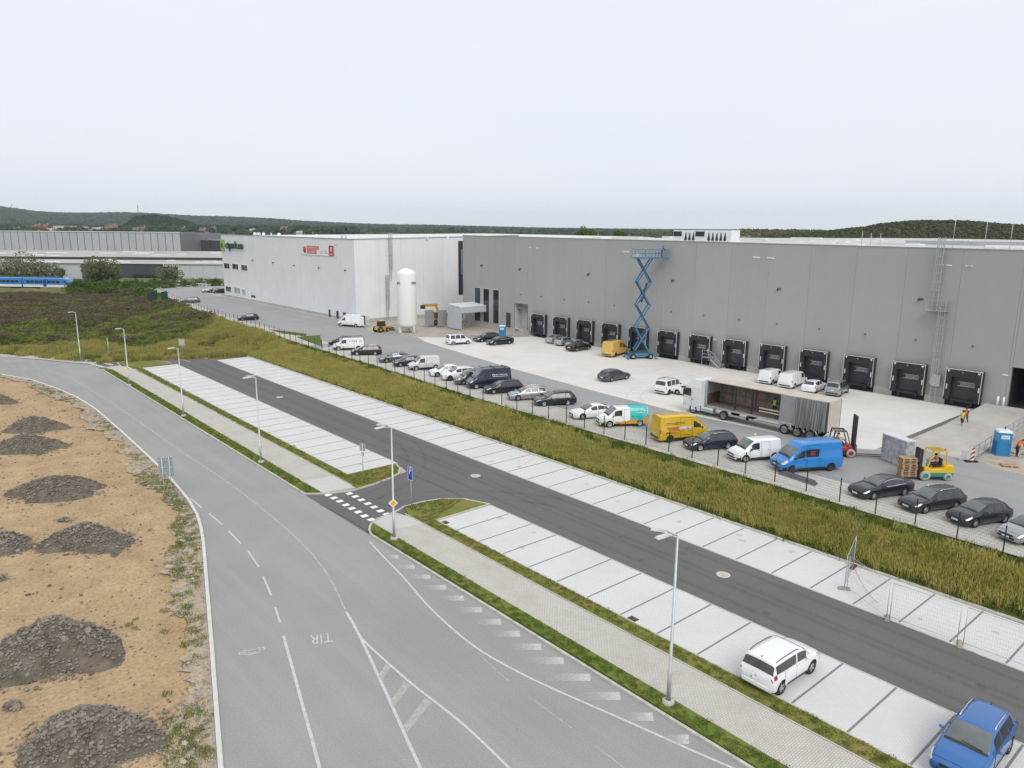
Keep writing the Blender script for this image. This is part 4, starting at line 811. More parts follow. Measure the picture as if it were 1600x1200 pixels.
# ================================================================== FENCE
FGREEN = M('fence_green', (.012, .028, .02), .55, .1, var=.2); WIRE = M('fence_wire', (.02, .035, .028), .5, .3)
fposts = ats([(1640, 893), (1566, 869), (1494, 845.6), (1429, 823), (1367, 807), (1311, 788), (1259, 771.5), (1210, 756.6), (1164, 743.5), (1121, 731), (1081, 719.5), (1044.6, 709), (1009, 698.5), (976, 690.5), (943.5, 681), (913, 672.6), (884.6, 665), (857, 656.6), (832, 649.3), (807.6, 642.5), (784, 635)], 1.1)
y = fposts[-1][1] + 2.6
while y < 252: fposts.append((float(fence_x(y)) - .02, y)); y += 2.6
fe = thing('mesh_fence', 'long dark green wire mesh fence with slim posts along the top of the grass bank', 'fence', (*fposts[0], 1.1))
pm = MB().span((-.032, -.032, -.5), (.032, .032, 2.0)).mesh('post'); pm.materials.append(FGREEN)
cap = MB().box((0, 0, 2.015), (.08, .08, .03)).mesh('post_cap'); cap.materials.append(FGREEN)
for p in fposts: link('post', pm, None, fe, loc=(p[0] - fposts[0][0], p[1] - fposts[0][1], 0))
wr = MB()
for a, c_ in zip(fposts, fposts[1:]):
    d = math.hypot(c_[0] - a[0], c_[1] - a[1]); o = Vector((fposts[0][0], fposts[0][1], 0)); A3 = Vector((a[0] + .05, a[1], 0)) - o; C3 = Vector((c_[0] + .05, c_[1], 0)) - o
    for z in ((.1, .3, .5, .7, .9, 1.1, 1.3, 1.5, 1.7, 1.9) if a[1] < 70 else (.1, .5, .9, 1.3, 1.7, 1.9)): wr.bar(A3 + Vector((0, 0, z)), C3 + Vector((0, 0, z)), .007)
    if a[1] < 60:
        nn = int(d / .1)
        for i in range(1, nn): q = A3.lerp(C3, i / nn); wr.bar(q + Vector((0, 0, .1)), q + Vector((0, 0, 1.9)), .004)
o = wr.build('wire_mesh', WIRE, fe, fix=False); o['kind'] = 'stuff'
for lab, q in (('dark green closed gate leaf at the far end of the yard fence', [(232, 474.5), (246, 471)]), ('small dark green gate leaf standing at the bend of the far fence', [(253.5, 473), (262.5, 471.5)])):
    P = ats(q, 1.2); g = thing('fence_gate', lab, 'gate', (*P[0], 1.2)); dx = Vector((P[1][0] - P[0][0], P[1][1] - P[0][1], 0))
    f = MB(); f.bar((0, 0, 0), (0, 0, 2.9), .12); f.bar(dx, dx + Vector((0, 0, 2.9)), .12); f.bar((0, 0, 2.8), dx + Vector((0, 0, 2.8)), .08); f.bar((0, 0, .2), dx + Vector((0, 0, .2)), .08); f.build('gate_frame', FGREEN, g)
    s = MB(); nn = int(dx.length / .16); [s.bar(dx * (i / nn) + Vector((0, 0, .2)), dx * (i / nn) + Vector((0, 0, 2.8)), .075) for i in range(1, nn)]; s.build('bars', M('gate_green', (.02, .085, .06), .6), g)
# ================================================================== GRASS AND WEEDS
def tuft(seed, n, h, r, w, lean=.5, seedhead=0):
    rg = random.Random(seed); b = MB()
    for i in range(n):
        a, d = rg.uniform(0, 6.283), r * math.sqrt(rg.random()); x, y = d * math.cos(a), d * math.sin(a); hh = h * rg.uniform(.55, 1.1); a2 = rg.uniform(0, 6.283); l = lean * hh * rg.uniform(.2, 1)
        dx, dy = math.cos(a2), math.sin(a2); ww = w * rg.uniform(.7, 1.3); t = Vector((x + dx * l, y + dy * l, hh)); px, py = -dy * ww / 2, dx * ww / 2; md = Vector((x + dx * l * .35, y + dy * l * .35, hh * .6))
        b.add([(x - px, y - py, -.05), (x + px, y + py, -.05), (md.x + px * .9, md.y + py * .9, md.z), (md.x - px * .9, md.y - py * .9, md.z), t], [(0, 1, 2, 3), (3, 2, 4)])
        if seedhead and rg.random() < seedhead: b.add([t + Vector((-ww, 0, -.14)), t + Vector((ww, 0, -.14)), t + Vector((0, 0, .06)), t + Vector((0, -ww, -.14)), t + Vector((0, ww, -.14))], [(0, 1, 2), (3, 4, 2)])
    return b
G_BANK = ramp_mat('bank_grass', [(.17, .225, .045), (.30, .33, .07), (.48, .45, .13), (.58, .50, .18), (.40, .41, .10), (.54, .44, .18), (.66, .57, .25)], .16, .70, transl=.4)
G_LOW = ramp_mat('low_grass', [(.085, .14, .022), (.14, .20, .035), (.24, .24, .06)], .4, .5, transl=.35)
tall = source('tall_grass', [tuft(i, 40, .56, .36, .024, .6, .5) for i in range(5)], G_BANK); low = source('low_grass', [tuft(20 + i, 30, .26, .30, .028, .6) for i in range(4)], G_LOW)
lawnA = source('lawn_tuft', [tuft(40 + i, 34, .06, .16, .022, .4) for i in range(4)], GRASS_A); lawnB = source('dry_lawn_tuft', [tuft(50 + i, 34, .055, .16, .022, .4) for i in range(4)], GRASS_B)
bank = [(44.7, -8)] + [(float(fence_x(y)) - .75, y) for y in range(-8, 126, 4)] + [(44.7, 119)]
q = sample(bank, 19, seen); wgt = 1 - sst((q[:, 0] - (fence_x(q[:, 1]) - 2.3)) / 1.0) * .95; wgt *= np.clip((q[:, 0] - 44.6) / .9, .15, 1); q = q[RNG.random(len(q)) < wgt]
sz = RNG.uniform(.65, 1.25, len(q)) * (.5 + .55 * vnoise(q[:, 0], q[:, 1], 3.5, 12) + .45 * vnoise(q[:, 0], q[:, 1], 9, 13))
scatter('tall_bank_grass', np.c_[q, ground_z(q[:, 0], q[:, 1])], sz, tall, tilt=.08)
strip = [(44.55, -8), (45.6, -8), (45.6, 119), (44.55, 119)]; s2 = [(float(fence_x(y)) - 2.5, y) for y in range(-8, 262, 6)] + [(float(fence_x(y)) + .3, y) for y in range(256, -9, -6)]
q = np.r_[sample(strip, 14, seen), sample(s2, 12, seen)]; scatter('low_bank_grass', np.c_[q, ground_z(q[:, 0], q[:, 1])], RNG.uniform(.6, 1.3, len(q)), low, tilt=.1)
for nm, polys, src_, z in (('green_lawn', [[(23.5, -10), (24.45, -10), (24.45, 42.3), (23.5, 42.6)], [(23.5, YN0 + 1), (24.45, YN0 + .3), (24.45, 118), (23.5, 119)]], lawnA, .08), ('dry_lawn', [[(27.3, -10), (28.18, -10), (28.18, 42), (27.3, 43)], [(28.1, 41.4)] + sB[::-1][1:] + [(28.1, 43)], [(27.3, YN0), (28.1, YN0 - .8), (28.1, 117.5), (27.0, 120)], [(28.1, 54.1), (32.8, 54.1), nB[-2], nB[2], nB[1], nB[0], (28.1, YN0 - .8)]], lawnB, .08)):
    q = np.concatenate([sample(p, 26, seen) for p in polys]); scatter(nm, np.c_[q, np.full(len(q), z)], RNG.uniform(.6, 1.25, len(q)), src_)
# rough field of weeds at the left
def bushy(seed, n, h, r, w):
    rg = random.Random(seed); b = MB()
    for i in range(n):
        a, d, z = rg.uniform(0, 6.283), r * math.sqrt(rg.random()), h * rg.random() ** .8; k_ = 1 - .5 * z / h; c = Vector((d * k_ * math.cos(a), d * k_ * math.sin(a), z)); u_ = Vector((rg.gauss(0, 1), rg.gauss(0, 1), rg.gauss(0, .7))).normalized() * w * rg.uniform(.6, 1.3); v_ = u_.cross(Vector((rg.gauss(0, 1), rg.gauss(0, 1), rg.gauss(0, 1)))).normalized() * w * .5
        b.add([c - u_, c + v_, c + u_, c - v_], [(0, 1, 2, 3)])
    return b
G_BROWN = ramp_mat('brown_weeds', [(.105, .08, .058), (.17, .13, .09), (.14, .15, .06), (.24, .19, .12)], .09, .6, transl=.2); G_GREEN = ramp_mat('green_weeds', [(.085, .12, .03), (.15, .19, .045), (.23, .24, .07), (.32, .28, .11)], .1, .55, transl=.3)
G_GOLD = ramp_mat('golden_weeds', [(.19, .22, .055), (.38, .36, .11), (.48, .41, .15), (.33, .33, .09)], .12, .65, transl=.4)
shB = source('brown_weed', [bushy(60 + i, 90, .85, .85, .11) for i in range(4)], G_BROWN); shG = source('green_weed', [bushy(70 + i, 90, .7, .85, .12) for i in range(4)], G_GREEN); shY = source('golden_weed', [tuft(80 + i, 60, 1.0, .7, .06, .5, .5) for i in range(4)], G_GOLD)
field = [(24.5, 125.2), (18.3, 136.2), (14.2, 143), (7, 153.5), (-7, 170), (-20, 186), (-12, 262), (64, 262)] + [(float(fence_x(y)) - .6, y) for y in range(258, 122, -4)] + [(44, 119)]
q = sample(field, 1.7, seen); dpt = q @ np.array(FWD[:2]); lat = q @ np.array(RGT[:2]); pxx = 800 + lat / dpt * F_PX; pyy = 361 + CAM_H * F_PX / dpt
nb = vnoise(q[:, 0], q[:, 1], 13, 21); n2 = vnoise(q[:, 0], q[:, 1], 4.5, 22)
gold = (pyy > np.interp(pxx, [60, 200, 290, 340, 400], [545, 536, 522, 503, 490]) + (nb - .5) * 26) & (n2 > .2); brown = ~gold & (pxx < 235 + (nb - .5) * 120) & ((pyy < 506 + (nb - .5) * 60) & (pyy > 465)) & (n2 > .34) | (~gold & (n2 > .72) & (pyy > 470)); grn = ~gold & ~brown
for nm, mk_, src_, a, b_ in (('golden_field_grass', gold, shY, .55, 1.1), ('brown_field_weeds', brown, shB, .75, 1.45), ('green_field_weeds', grn, shG, .6, 1.3)):
    p = q[mk_]; scatter(nm, np.c_[p, ground_z(p[:, 0], p[:, 1])], RNG.uniform(a, b_, len(p)) * (.75 + .5 * n2[mk_]), src_, tilt=.06)
# weeds and stones of the road verge and on the bare earth
vw = source('verge_weed', [tuft(90 + i, 30, .12, .2, .026, .9) for i in range(4)], ramp_mat('verge_weeds', [(.10, .14, .03), (.16, .19, .05), (.25, .23, .09), (.34, .28, .14)], .5, .6))
q = sample(VERGE_L, 24, seen); q = q[RNG.random(len(q)) < np.clip((vnoise(q[:, 0], q[:, 1], 2.6, 31) * .55 + vnoise(q[:, 0], q[:, 1], .7, 32) * .45 - .36) * 3.2, 0, 1) * np.interp(q[:, 1], [20, 60, 75, 120], [1, .9, .5, .35])]
dq = sample(DIRT, 1.6, seen); dd = np.min(np.hypot(dq[:, None, 0] - np.array(ROAD_L)[None, :, 0], 0 * dq[:, None, 0] + (dq[:, None, 1] - np.array(ROAD_L)[None, :, 1]) * .35), 1); dq = dq[(RNG.random(len(dq)) < np.exp(-dd / 1.2) * .5) & (vnoise(dq[:, 0], dq[:, 1], 2.5, 33) > .42)]
q = np.r_[q, dq]; scatter('verge_weeds', np.c_[q, np.full(len(q), .03)], RNG.uniform(.5, 1.3, len(q)), vw)
ps = source('pebble', [stone_mb(100 + i, 1) for i in range(4)], M('pebble', (.33, .30, .26), .9, var=.3, scale=9, rnd=.35))
q = sample(VERGE_L, 26, seen); q2 = sample(DIRT, 1.8, seen); q2 = q2[q2[:, 1] < 110]
scatter('verge_pebbles', np.c_[q, np.full(len(q), .055)], RNG.gamma(2.2, .022, len(q)) + .015, ps); 
ds = source('clod', [stone_mb(110 + i, 1) for i in range(4)], M('clod', (.22, .16, .10), .95, var=.3, scale=9, rnd=.45)); scatter('earth_clods', np.c_[q2, np.full(len(q2), .02)], RNG.gamma(1.6, .022, len(q2)) + .012, ds)
# ================================================================== CARS AND VANS
TYRE = M('tyre', (.018, .018, .018), .85, var=.2); RIM = M('alloy', (.50, .51, .52), .3, .75); RIMD = M('alloy_dark', (.10, .10, .105), .35, .6); CAPS = M('wheel_cap', (.36, .37, .38), .45, .3)
GLASS = M('car_glass', (.034, .039, .042), .04, var=.3, scale=2.2, spec=.85); SCREEN = M('windscreen', (.135, .148, .146), .05, var=.25, scale=1.4, spec=.6); PLAST = M('black_plastic', (.028, .029, .03), .6, var=.1)  # windscreen base colour is paler than the side glass, painting in reflected sky
HLAMP = M('headlamp', (.62, .65, .68), .12, .3); RLAMP = M('tail_lamp', (.30, .012, .012), .15); PLATE = M('number_plate', (.75, .76, .76), .5); CHROME = M('chrome', (.7, .71, .72), .18, .9); GAP = M('panel_gap', (.012, .012, .013), .8); PBLUE = M('plate_band', (.02, .06, .35), .5)
def paint(name, col, metal=0., rough=.28): return M('paint_' + name, col, rough, metal, var=.02, scale=1, coat=1.0, spec=.3)
def pchip(X, Y):
    X, Y = np.array(X, float), np.array(Y, float); h = np.diff(X); d = np.diff(Y) / h; n = len(X); m_ = np.zeros(n)
    for i in range(1, n - 1):
        if d[i - 1] * d[i] > 0: w1, w2 = 2 * h[i] + h[i - 1], h[i] + 2 * h[i - 1]; m_[i] = (w1 + w2) / (w1 / d[i - 1] + w2 / d[i])
    m_[0], m_[-1] = d[0], d[-1]
    def f(x):
        i = int(np.clip(np.searchsorted(X, x) - 1, 0, n - 2)); t = (x - X[i]) / h[i]
        return (2 * t ** 3 - 3 * t * t + 1) * Y[i] + (t ** 3 - 2 * t * t + t) * h[i] * m_[i] + (-2 * t ** 3 + 3 * t * t) * Y[i + 1] + (t ** 3 - t * t) * h[i] * m_[i + 1]
    return f
# every kind: length, width, height, wheelbase, front overhang, wheel radius, then the stations of its body along the length
KINDS = {
 'hatch': dict(L=4.28, W=1.79, H=1.47, wb=2.63, fo=.86, r=.32, ws=(1.12, 2.02, .99), re=3.62, rb=(4.08, 1.04), zb=.18, hood=.90, nose=.66, wt=.60, doors=((1.45, 2.45), (2.47, 3.45)), side=((1.72, 2.42), (2.50, 3.20), (3.26, 3.62))),
 'estate': dict(L=4.75, W=1.80, H=1.48, wb=2.76, fo=.92, r=.32, ws=(1.22, 2.10, .98), re=4.28, rb=(4.62, 1.02), zb=.18, hood=.89, nose=.66, wt=.60, doors=((1.55, 2.52), (2.54, 3.55)), side=((1.82, 2.50), (2.57, 3.38), (3.45, 4.22)), rails=1),
 'sedan': dict(L=4.82, W=1.84, H=1.45, wb=2.84, fo=.95, r=.33, ws=(1.28, 2.2, .98), re=3.45, rb=(4.28, 1.08), zb=.17, hood=.89, nose=.64, wt=.60, trunk=1, doors=((1.62, 2.66), (2.68, 3.66)), side=((1.92, 2.62), (2.70, 3.46), (3.5, 3.8))),
 'suv': dict(L=4.70, W=1.88, H=1.66, wb=2.79, fo=.93, r=.36, ws=(1.2, 2.05, 1.12), re=4.12, rb=(4.5, 1.16), zb=.24, hood=1.03, nose=.76, wt=.66, doors=((1.55, 2.58), (2.6, 3.6)), side=((1.8, 2.52), (2.6, 3.36), (3.42, 4.02)), rails=1, clad=1),
 'boxy_suv': dict(L=4.22, W=1.79, H=1.68, wb=2.58, fo=.86, r=.35, ws=(1.06, 1.70, 1.14), re=3.93, rb=(4.13, 1.12), zb=.23, hood=1.05, nose=.82, wt=.745, doors=((1.3, 2.3), (2.32, 3.25)), side=((1.46, 2.2), (2.32, 3.1), (3.11, 3.9)), rails=1, clad=1),
 'mpv': dict(L=4.40, W=1.81, H=1.80, wb=2.75, fo=.92, r=.32, ws=(.92, 1.72, 1.14), re=4.15, rb=(4.33, 1.12), zb=.2, hood=.99, nose=.74, wt=.70, van=1, doors=((1.3, 2.3), (2.34, 3.3)), side=((1.42, 2.2), (2.32, 3.12), (3.24, 4.05)), rails=1, clad=1),
 'small_van': dict(L=4.42, W=1.82, H=1.86, wb=2.80, fo=.90, r=.32, ws=(.90, 1.70, 1.16), re=4.26, rb=(4.37, 1.15), zb=.2, hood=1.0, nose=.74, wt=.73, van=1, doors=((1.3, 2.26), (2.4, 3.2)), side=((1.45, 2.2),), clad=1),
 'mid_van': dict(L=5.05, W=1.94, H=1.96, wb=3.15, fo=.94, r=.34, ws=(.86, 1.70, 1.22), re=4.88, rb=(5.0, 1.2), zb=.22, hood=1.08, nose=.80, wt=.80, van=1, doors=((1.3, 2.3), (2.45, 3.45)), side=((1.42, 2.22),), clad=1),
 'high_van': dict(L=5.55, W=2.06, H=2.48, wb=3.55, fo=.90, r=.35, ws=(.70, 1.52, 1.34), wz=2.05, re=5.40, rb=(5.52, 1.3), zb=.24, hood=1.18, nose=.86, wt=.84, van=1, doors=((1.1, 2.1), (2.2, 3.4)), side=((1.2, 2.0),), clad=1),
}
def body_stations(K):
    L_, w, H, zb = K['L'], K['W'] / 2, K['H'], K['zb']; a, c_, bz = K['ws']; hood, nose, wt_ = K['hood'], K['nose'], K['wt']; re, (rx, rz0) = K['re'], K['rb']; zw = K.get('wz', H - .06)
    van = K.get('van'); bl = .035 if not van else .02
    st_ = [(0.0, zb + .14, nose - .12, nose - .05, w * .74, w * .58), (.05, zb + .05, nose - .04, nose + .03, w * .87, w * .68), (.2, zb, nose + .02, nose + .10, w * .95, w * .76), (.5, zb - .01, hood - .1, hood - .03, w * .985, w * .80), (a * .8, zb - .01, hood - .06, hood + .03, w, w * .82),
           (a, zb - .01, hood - .03, bz - .02, w, w * .83), (a + (c_ - a) * .12, zb - .01, hood, bz + (zw - bz) * .15, w, w * .83), ((a + c_) / 2, zb - .01, hood + .01, bz + (zw - bz) * .56, w, (w * .82 + wt_) / 2 + .02), (c_, zb - .01, hood + .02, zw, w, wt_ + .02), (c_ + .35, zb - .01, hood + .03, H - .02 if not van or H < 2.2 else H - .1, w, wt_), ((c_ + re) / 2 + .1, zb - .01, hood + .04, H, w, wt_), (re - .3, zb - .01, hood + .06, H - (.025 if not van else .01), w, wt_ - (.01 if not van else 0)), (re, zb, hood + .07, H - (.08 if not van else .04), w * .995, wt_ - bl)]
    if K.get('trunk'): st_ += [((re + rx) / 2, zb + .01, hood + .08, (H - .08 + rz0) / 2 + .05, w * .99, wt_ - .03), (rx, zb + .01, hood + .09, rz0, w * .98, w * .72), (L_ - .12, zb + .03, hood + .07, rz0 - .02, w * .93, w * .70), (L_ - .03, zb + .1, hood - .0, rz0 - .10, w * .87, w * .66), (L_, zb + .2, hood - .12, rz0 - .26, w * .8, w * .62)]
    else: st_ += [((re + rx) / 2, zb + .01, hood + .07, (H - .08 + rz0) / 2 + .05, w * .985, wt_ - bl), (rx, zb + .02, hood + .06, rz0, w * (.965 if not van else .98), wt_ + (.04 if not van else .0)), (L_ - .04, zb + .06, hood - .02, rz0 - .12, w * (.92 if not van else .965), w * .74), (L_, zb + .16, hood - .16, rz0 - .28, w * (.86 if not van else .94), w * .70)]
    return st_
class Body:
    def __init__(s, K):
        s.K = K; st_ = body_stations(K); X = [q[0] for q in st_]; s.f = [pchip(X, [q[i] for q in st_]) for i in range(1, 6)]
        s.xs = sorted(set([round(x, 3) for x in X] + [round(x, 3) for a, b in zip(X, X[1:]) for x in np.linspace(a, b, 2 + int((b - a) / .16))]))
        s.x0 = K['wb'] / 2 + K['fo']
    def sec(s, x):
        zb, bl, tp, w, wt_ = [f(x) for f in s.f]; van = s.K.get('van'); dz = max(.02, tp - bl); sh = min(.09, dz * .35); r_ = .03 if van else .055
        return [(0, zb), (w - .14, zb), (w - .03, zb + .10), (w, zb + (bl - zb) * .45), (w - .008, bl - .07), (w - r_, bl), (wt_ + min(.03, (w - wt_) * .3), tp - sh), (wt_ - .05, tp - sh * .25), (wt_ * .55, tp - .004), (0, tp + .012)]
    def pt(s, x, t, side=1, off=0.):
        P = s.sec(x); i = int(min(max(t, 0), 8.999)); u_ = t - i; y = P[i][0] * (1 - u_) + P[i + 1][0] * u_; z = P[i][1] * (1 - u_) + P[i + 1][1] * u_
        if off:
            dy, dz = P[i + 1][0] - P[i][0], P[i + 1][1] - P[i][1]; l_ = math.hypot(dy, dz) or 1
            e = .02; x2 = min(x + e, s.K['L']); x1 = max(x - e, 0); Pa, Pb = s.sec(x1), s.sec(x2); za = Pa[i][1] * (1 - u_) + Pa[i + 1][1] * u_; zb_ = Pb[i][1] * (1 - u_) + Pb[i + 1][1] * u_; ya = Pa[i][0] * (1 - u_) + Pa[i + 1][0] * u_; yb = Pb[i][0] * (1 - u_) + Pb[i + 1][0] * u_
            tx = Vector((-(x2 - x1), yb - ya, zb_ - za)); tt = Vector((0, dy, dz)); n_ = tt.cross(tx)
            if n_.length > 1e-9:
                n_.normalize(); 
                if n_.y < 0 and abs(n_.y) > .5: n_ = -n_
                if abs(n_.y) <= .5 and n_.z < 0: n_ = -n_
                return Vector((s.x0 - x + n_.x * off, (y + n_.y * off) * side, z + n_.z * off))
        return Vector((s.x0 - x, y * side, z))
    def patch(s, xa, xb, ta, tb, off=.006, side=1, nx=None, mirror=False):
        nx = nx or max(2, int(abs(xb - xa) / .12) + 1); ts = sorted(set([ta, tb] + [float(i) for i in range(int(ta) + 1, int(math.ceil(tb)))])); b = MB()
        if len(ts) < 3: ts = [ta, (ta + tb) / 2, tb]
        grid = [[s.pt(xa + (xb - xa) * i / nx, t, side, off) for t in ts] for i in range(nx + 1)]
        if mirror: grid = [row + [Vector((p.x, -p.y, p.z)) for p in row[::-1]][(1 if abs(row[-1].y) < 1e-6 else 0):] for row in grid]
        n = len(grid[0]); b.add([p for row in grid for p in row], [(i * n + j, (i + 1) * n + j, (i + 1) * n + j + 1, i * n + j + 1) for i in range(nx) for j in range(n - 1)], 0, True); return b
    def shell(s):
        b = MB(); n = 10; ring = []
        for x in s.xs:
            P = [s.pt(x, t) for t in range(10)]; ring.append(P + [Vector((p.x, -p.y, p.z)) for p in P[8:0:-1]])
        m_ = len(ring[0]); vs = [p for r in ring for p in r]
        fs = [(i * m_ + j, i * m_ + (j + 1) % m_, (i + 1) * m_ + (j + 1) % m_, (i + 1) * m_ + j) for i in range(len(ring) - 1) for j in range(m_)]
        b.add(vs, fs, 0, True); b.add([], []); b.f.append(tuple(range(m_ - 1, -1, -1))); b.m.append(0); b.sm.append(False); o = (len(ring) - 1) * m_; b.f.append(tuple(range(o, o + m_))); b.m.append(0); b.sm.append(False)
        return b
def carve(me, K):           # wheel arches cut out of the shell, lined in black
    c = MB()
    for sx in (1, -1):
        for sy in (1, -1):
            n = 20; R = K['r'] + .055; y0, y1 = sy * (K['W'] / 2 - .30), sy * (K['W'] / 2 + .2); cx = sx * K['wb'] / 2; cz = K['r'] + .01
            ring = [(cx + R * math.cos(2 * math.pi * i / n), cz + R * math.sin(2 * math.pi * i / n)) for i in range(n)]; o = len(c.v)
            c.v += [(x, y0, z) for x, z in ring] + [(x, y1, z) for x, z in ring]
            for i in range(n): j = (i + 1) % n; c.f.append((o + i, o + j, o + n + j, o + n + i))
            c.f.append(tuple(o + i for i in range(n))); c.f.append(tuple(o + n + i for i in range(n)))
    c.m = [0] * len(c.f); c.sm = [False] * len(c.f); cm_ = c.mesh('cutter'); cm_.materials.append(GAP)
    bb = bmesh.new(); bb.from_mesh(cm_); bmesh.ops.recalc_face_normals(bb, faces=bb.faces); bb.to_mesh(cm_); bb.free()
    oc = bpy.data.objects.new('cutter', cm_); ob = bpy.data.objects.new('shell', me); COL.objects.link(oc); COL.objects.link(ob)
    md = ob.modifiers.new('arches', 'BOOLEAN'); md.object = oc; md.operation = 'DIFFERENCE'; md.solver = 'EXACT'; md.material_mode = 'TRANSFER'
    bpy.context.view_layer.update(); r = bpy.data.meshes.new_from_object(ob.evaluated_get(bpy.context.evaluated_depsgraph_get()))
    bpy.data.objects.remove(ob); bpy.data.objects.remove(oc); r.set_sharp_from_angle(angle=math.radians(38)); return r
def wheel_meshes(r, kind, w=.21):
    t = MB().lathe([(r * .62, -w / 2 + .01), (r * .93, -w / 2), (r, -w / 2 + .035), (r, w / 2 - .035), (r * .93, w / 2), (r * .66, w / 2 - .008), (r * .62, w / 2 - .03)], 24, axis='Y').mesh('wheel'); t.materials.append(TYRE)
    b = MB().lathe([(0, w / 2 - .075), (r * .62, w / 2 - .075), (r * .665, w / 2 - .005), (r * .60, w / 2 - .02), (r * .58, w / 2 - .075)], 24, axis='Y', mi=1)
    ns = {'alloy': 5, 'multi': 10, 'cap': 0, 'steel': 0}[kind]
    for i in range(ns):
        a = 2 * math.pi * i / ns; ww = .05 if ns == 5 else .022; d = Vector((math.cos(a), 0, math.sin(a))); q = Vector((-d.z, 0, d.x)) * ww
        b.add([d * r * .12 - q * 1.3 + Vector((0, w / 2 - .03, 0)), d * r * .12 + q * 1.3 + Vector((0, w / 2 - .03, 0)), d * r * .62 + q + Vector((0, w / 2 - .02, 0)), d * r * .62 - q + Vector((0, w / 2 - .02, 0)), d * r * .12 - q * 1.3 + Vector((0, w / 2 - .07, 0)), d * r * .12 + q * 1.3 + Vector((0, w / 2 - .07, 0)), d * r * .62 + q + Vector((0, w / 2 - .07, 0)), d * r * .62 - q + Vector((0, w / 2 - .07, 0))], [(0, 1, 2, 3), (0, 4, 5, 1), (1, 5, 6, 2), (3, 2, 6, 7), (0, 3, 7, 4)], 0)
    if ns == 0: b.lathe([(0, w / 2 - .03), (r * .2, w / 2 - .025), (r * .5, w / 2 - .04), (r * .6, w / 2 - .02)], 20, axis='Y', mi=0)
    else: b.lathe([(0, w / 2 - .022), (r * .16, w / 2 - .024), (r * .16, w / 2 - .07)], 12, axis='Y')
    rm = b.mesh('rim'); [rm.materials.append(x) for x in ({'alloy': (RIM, PLAST), 'multi': (RIM, PLAST), 'cap': (CAPS, CAPS), 'steel': (PLAST, PLAST)}[kind])]
    for me in (t, rm):
        bb = bmesh.new(); bb.from_mesh(me); bmesh.ops.recalc_face_normals(bb, faces=bb.faces); bb.to_mesh(me); bb.free()
    return t, rm
_PARTS = {}
def kind_parts(kd, rimkind):
    key = (kd, rimkind)
    if key in _PARTS: return _PARTS[key]
    K = KINDS[kd]; B = Body(K); L_, w, H = K['L'], K['W'] / 2, K['H']; a, c_, bz = K['ws']; re, (rx, rz0) = K['re'], K['rb']; van = K.get('van'); P = []
    sh = B.shell(); me = sh.mesh('body'); bb = bmesh.new(); bb.from_mesh(me); bmesh.ops.recalc_face_normals(bb, faces=bb.faces); bb.to_mesh(me); bb.free(); me.materials.append(None)
    me = carve(me, K); P.append(('body', me, 'PAINT', None))
    def add(nm, b, mt, par=None):
        m_ = b.mesh(nm); m_.materials.append(None if isinstance(mt, str) else mt); P.append((nm, m_, mt, par)); return len(P) - 1
    add('windscreen', B.patch(a + .06, c_ - .03, 6.75, 9, .008, mirror=True), SCREEN)
    if rx - re > .02:
        if K.get('trunk'): add('rear_window', B.patch(re + .06, rx - .06, 6.9, 9, .008, mirror=True), GLASS)
        elif not van or kd == 'mpv': add('rear_window', B.patch(re + .05, rx - .01, 6.6 if kd != 'boxy_suv' else 6.05, 9, .012, mirror=True), GLASS)
        else:
            bx = MB(); [bx.box((B.x0 - L_ + .075, s_ * w * .42, rz0 + (H - rz0) * .45), (.03, w * .62, (H - rz0) * .5)) for s_ in (1, -1)]; 
    for sgn in (1, -1):
        for i, (x0, x1) in enumerate(K['side']): add('side_window', B.patch(x0, x1, 5.06, 5.94 if not van or kd == 'mpv' else (5.82 if H < 2.2 else 5.62), .008, sgn), GLASS)
        for i, (x0, x1) in enumerate(K['doors']):
            if van and i == 1 and kd != 'mpv': g0 = add('door', B.patch(x0, x1, 1.9, 5.9, .009, sgn), 'PAINT')
            else: g0 = add('door', B.patch(x0, x1, 1.9, 4.98, .009, sgn), 'PAINT')
            hz_ = B.pt(x1 - .16, 4.35, sgn, .025); add('handle', MB().box(hz_, (.17, .03, .03)), PLAST if van else 'PAINT', g0)
            add('door_gap', B.patch(x0 - .02, x1 + .02, 1.8, 4.995 if not (van and i == 1 and kd != 'mpv') else 5.92, .004, sgn), GAP, g0)
        add('headlight', B.patch(.05, .52 if not van else .5, 4.0, 5.35 if not van else 6.4, .008, sgn), HLAMP)
        add('tail_light', B.patch(L_ - (.34 if K.get('trunk') else .3 if not van else .1), L_ - .02, 3.75 if not van else 3.6, 5.1 if not van else 5.3, .01, sgn), RLAMP)
        mz = B.f[1](a + .5) + .10; hh = .12 if not van else .2; ms = MB().lathe([(0, -.1), (.06, -.085), (.085, 0), (.06, .085), (0, .1)], 10, (0, 0, 0), axis='Y'); 
        ms.v = [(B.x0 - (a + (.52 if not van else .42)) + v[0] * .75, sgn * (w + .09) + v[1], mz + v[2] * hh / .085 * .55) for v in ms.v]; add('mirror', ms, 'PAINT' if not van else PLAST)
        if K.get('rails'):
            q = [B.pt(x, 7.0, sgn, .045 if 0 < i < 6 else .0) for i, x in enumerate(np.linspace(c_ + .25, re - .15, 7))]; add('roof_rail', MB().tube(q, .02, 6), 'RAIL')
        if K.get('trunk'): add('window_trim', B.patch(K['side'][0][0] - .05, K['side'][-1][1] + .06, 4.9, 5.05, .012, sgn), CHROME); add('window_trim', B.patch(K['side'][0][0] - .05, K['side'][-1][1] + .06, 5.95, 6.06, .012, sgn), CHROME)
        if K.get('clad'): add('side_cladding', B.patch(K['fo'] + K['r'] + .1, K['fo'] + K['wb'] - K['r'] - .1, 1.0, 2.35, .012, sgn), PLAST)
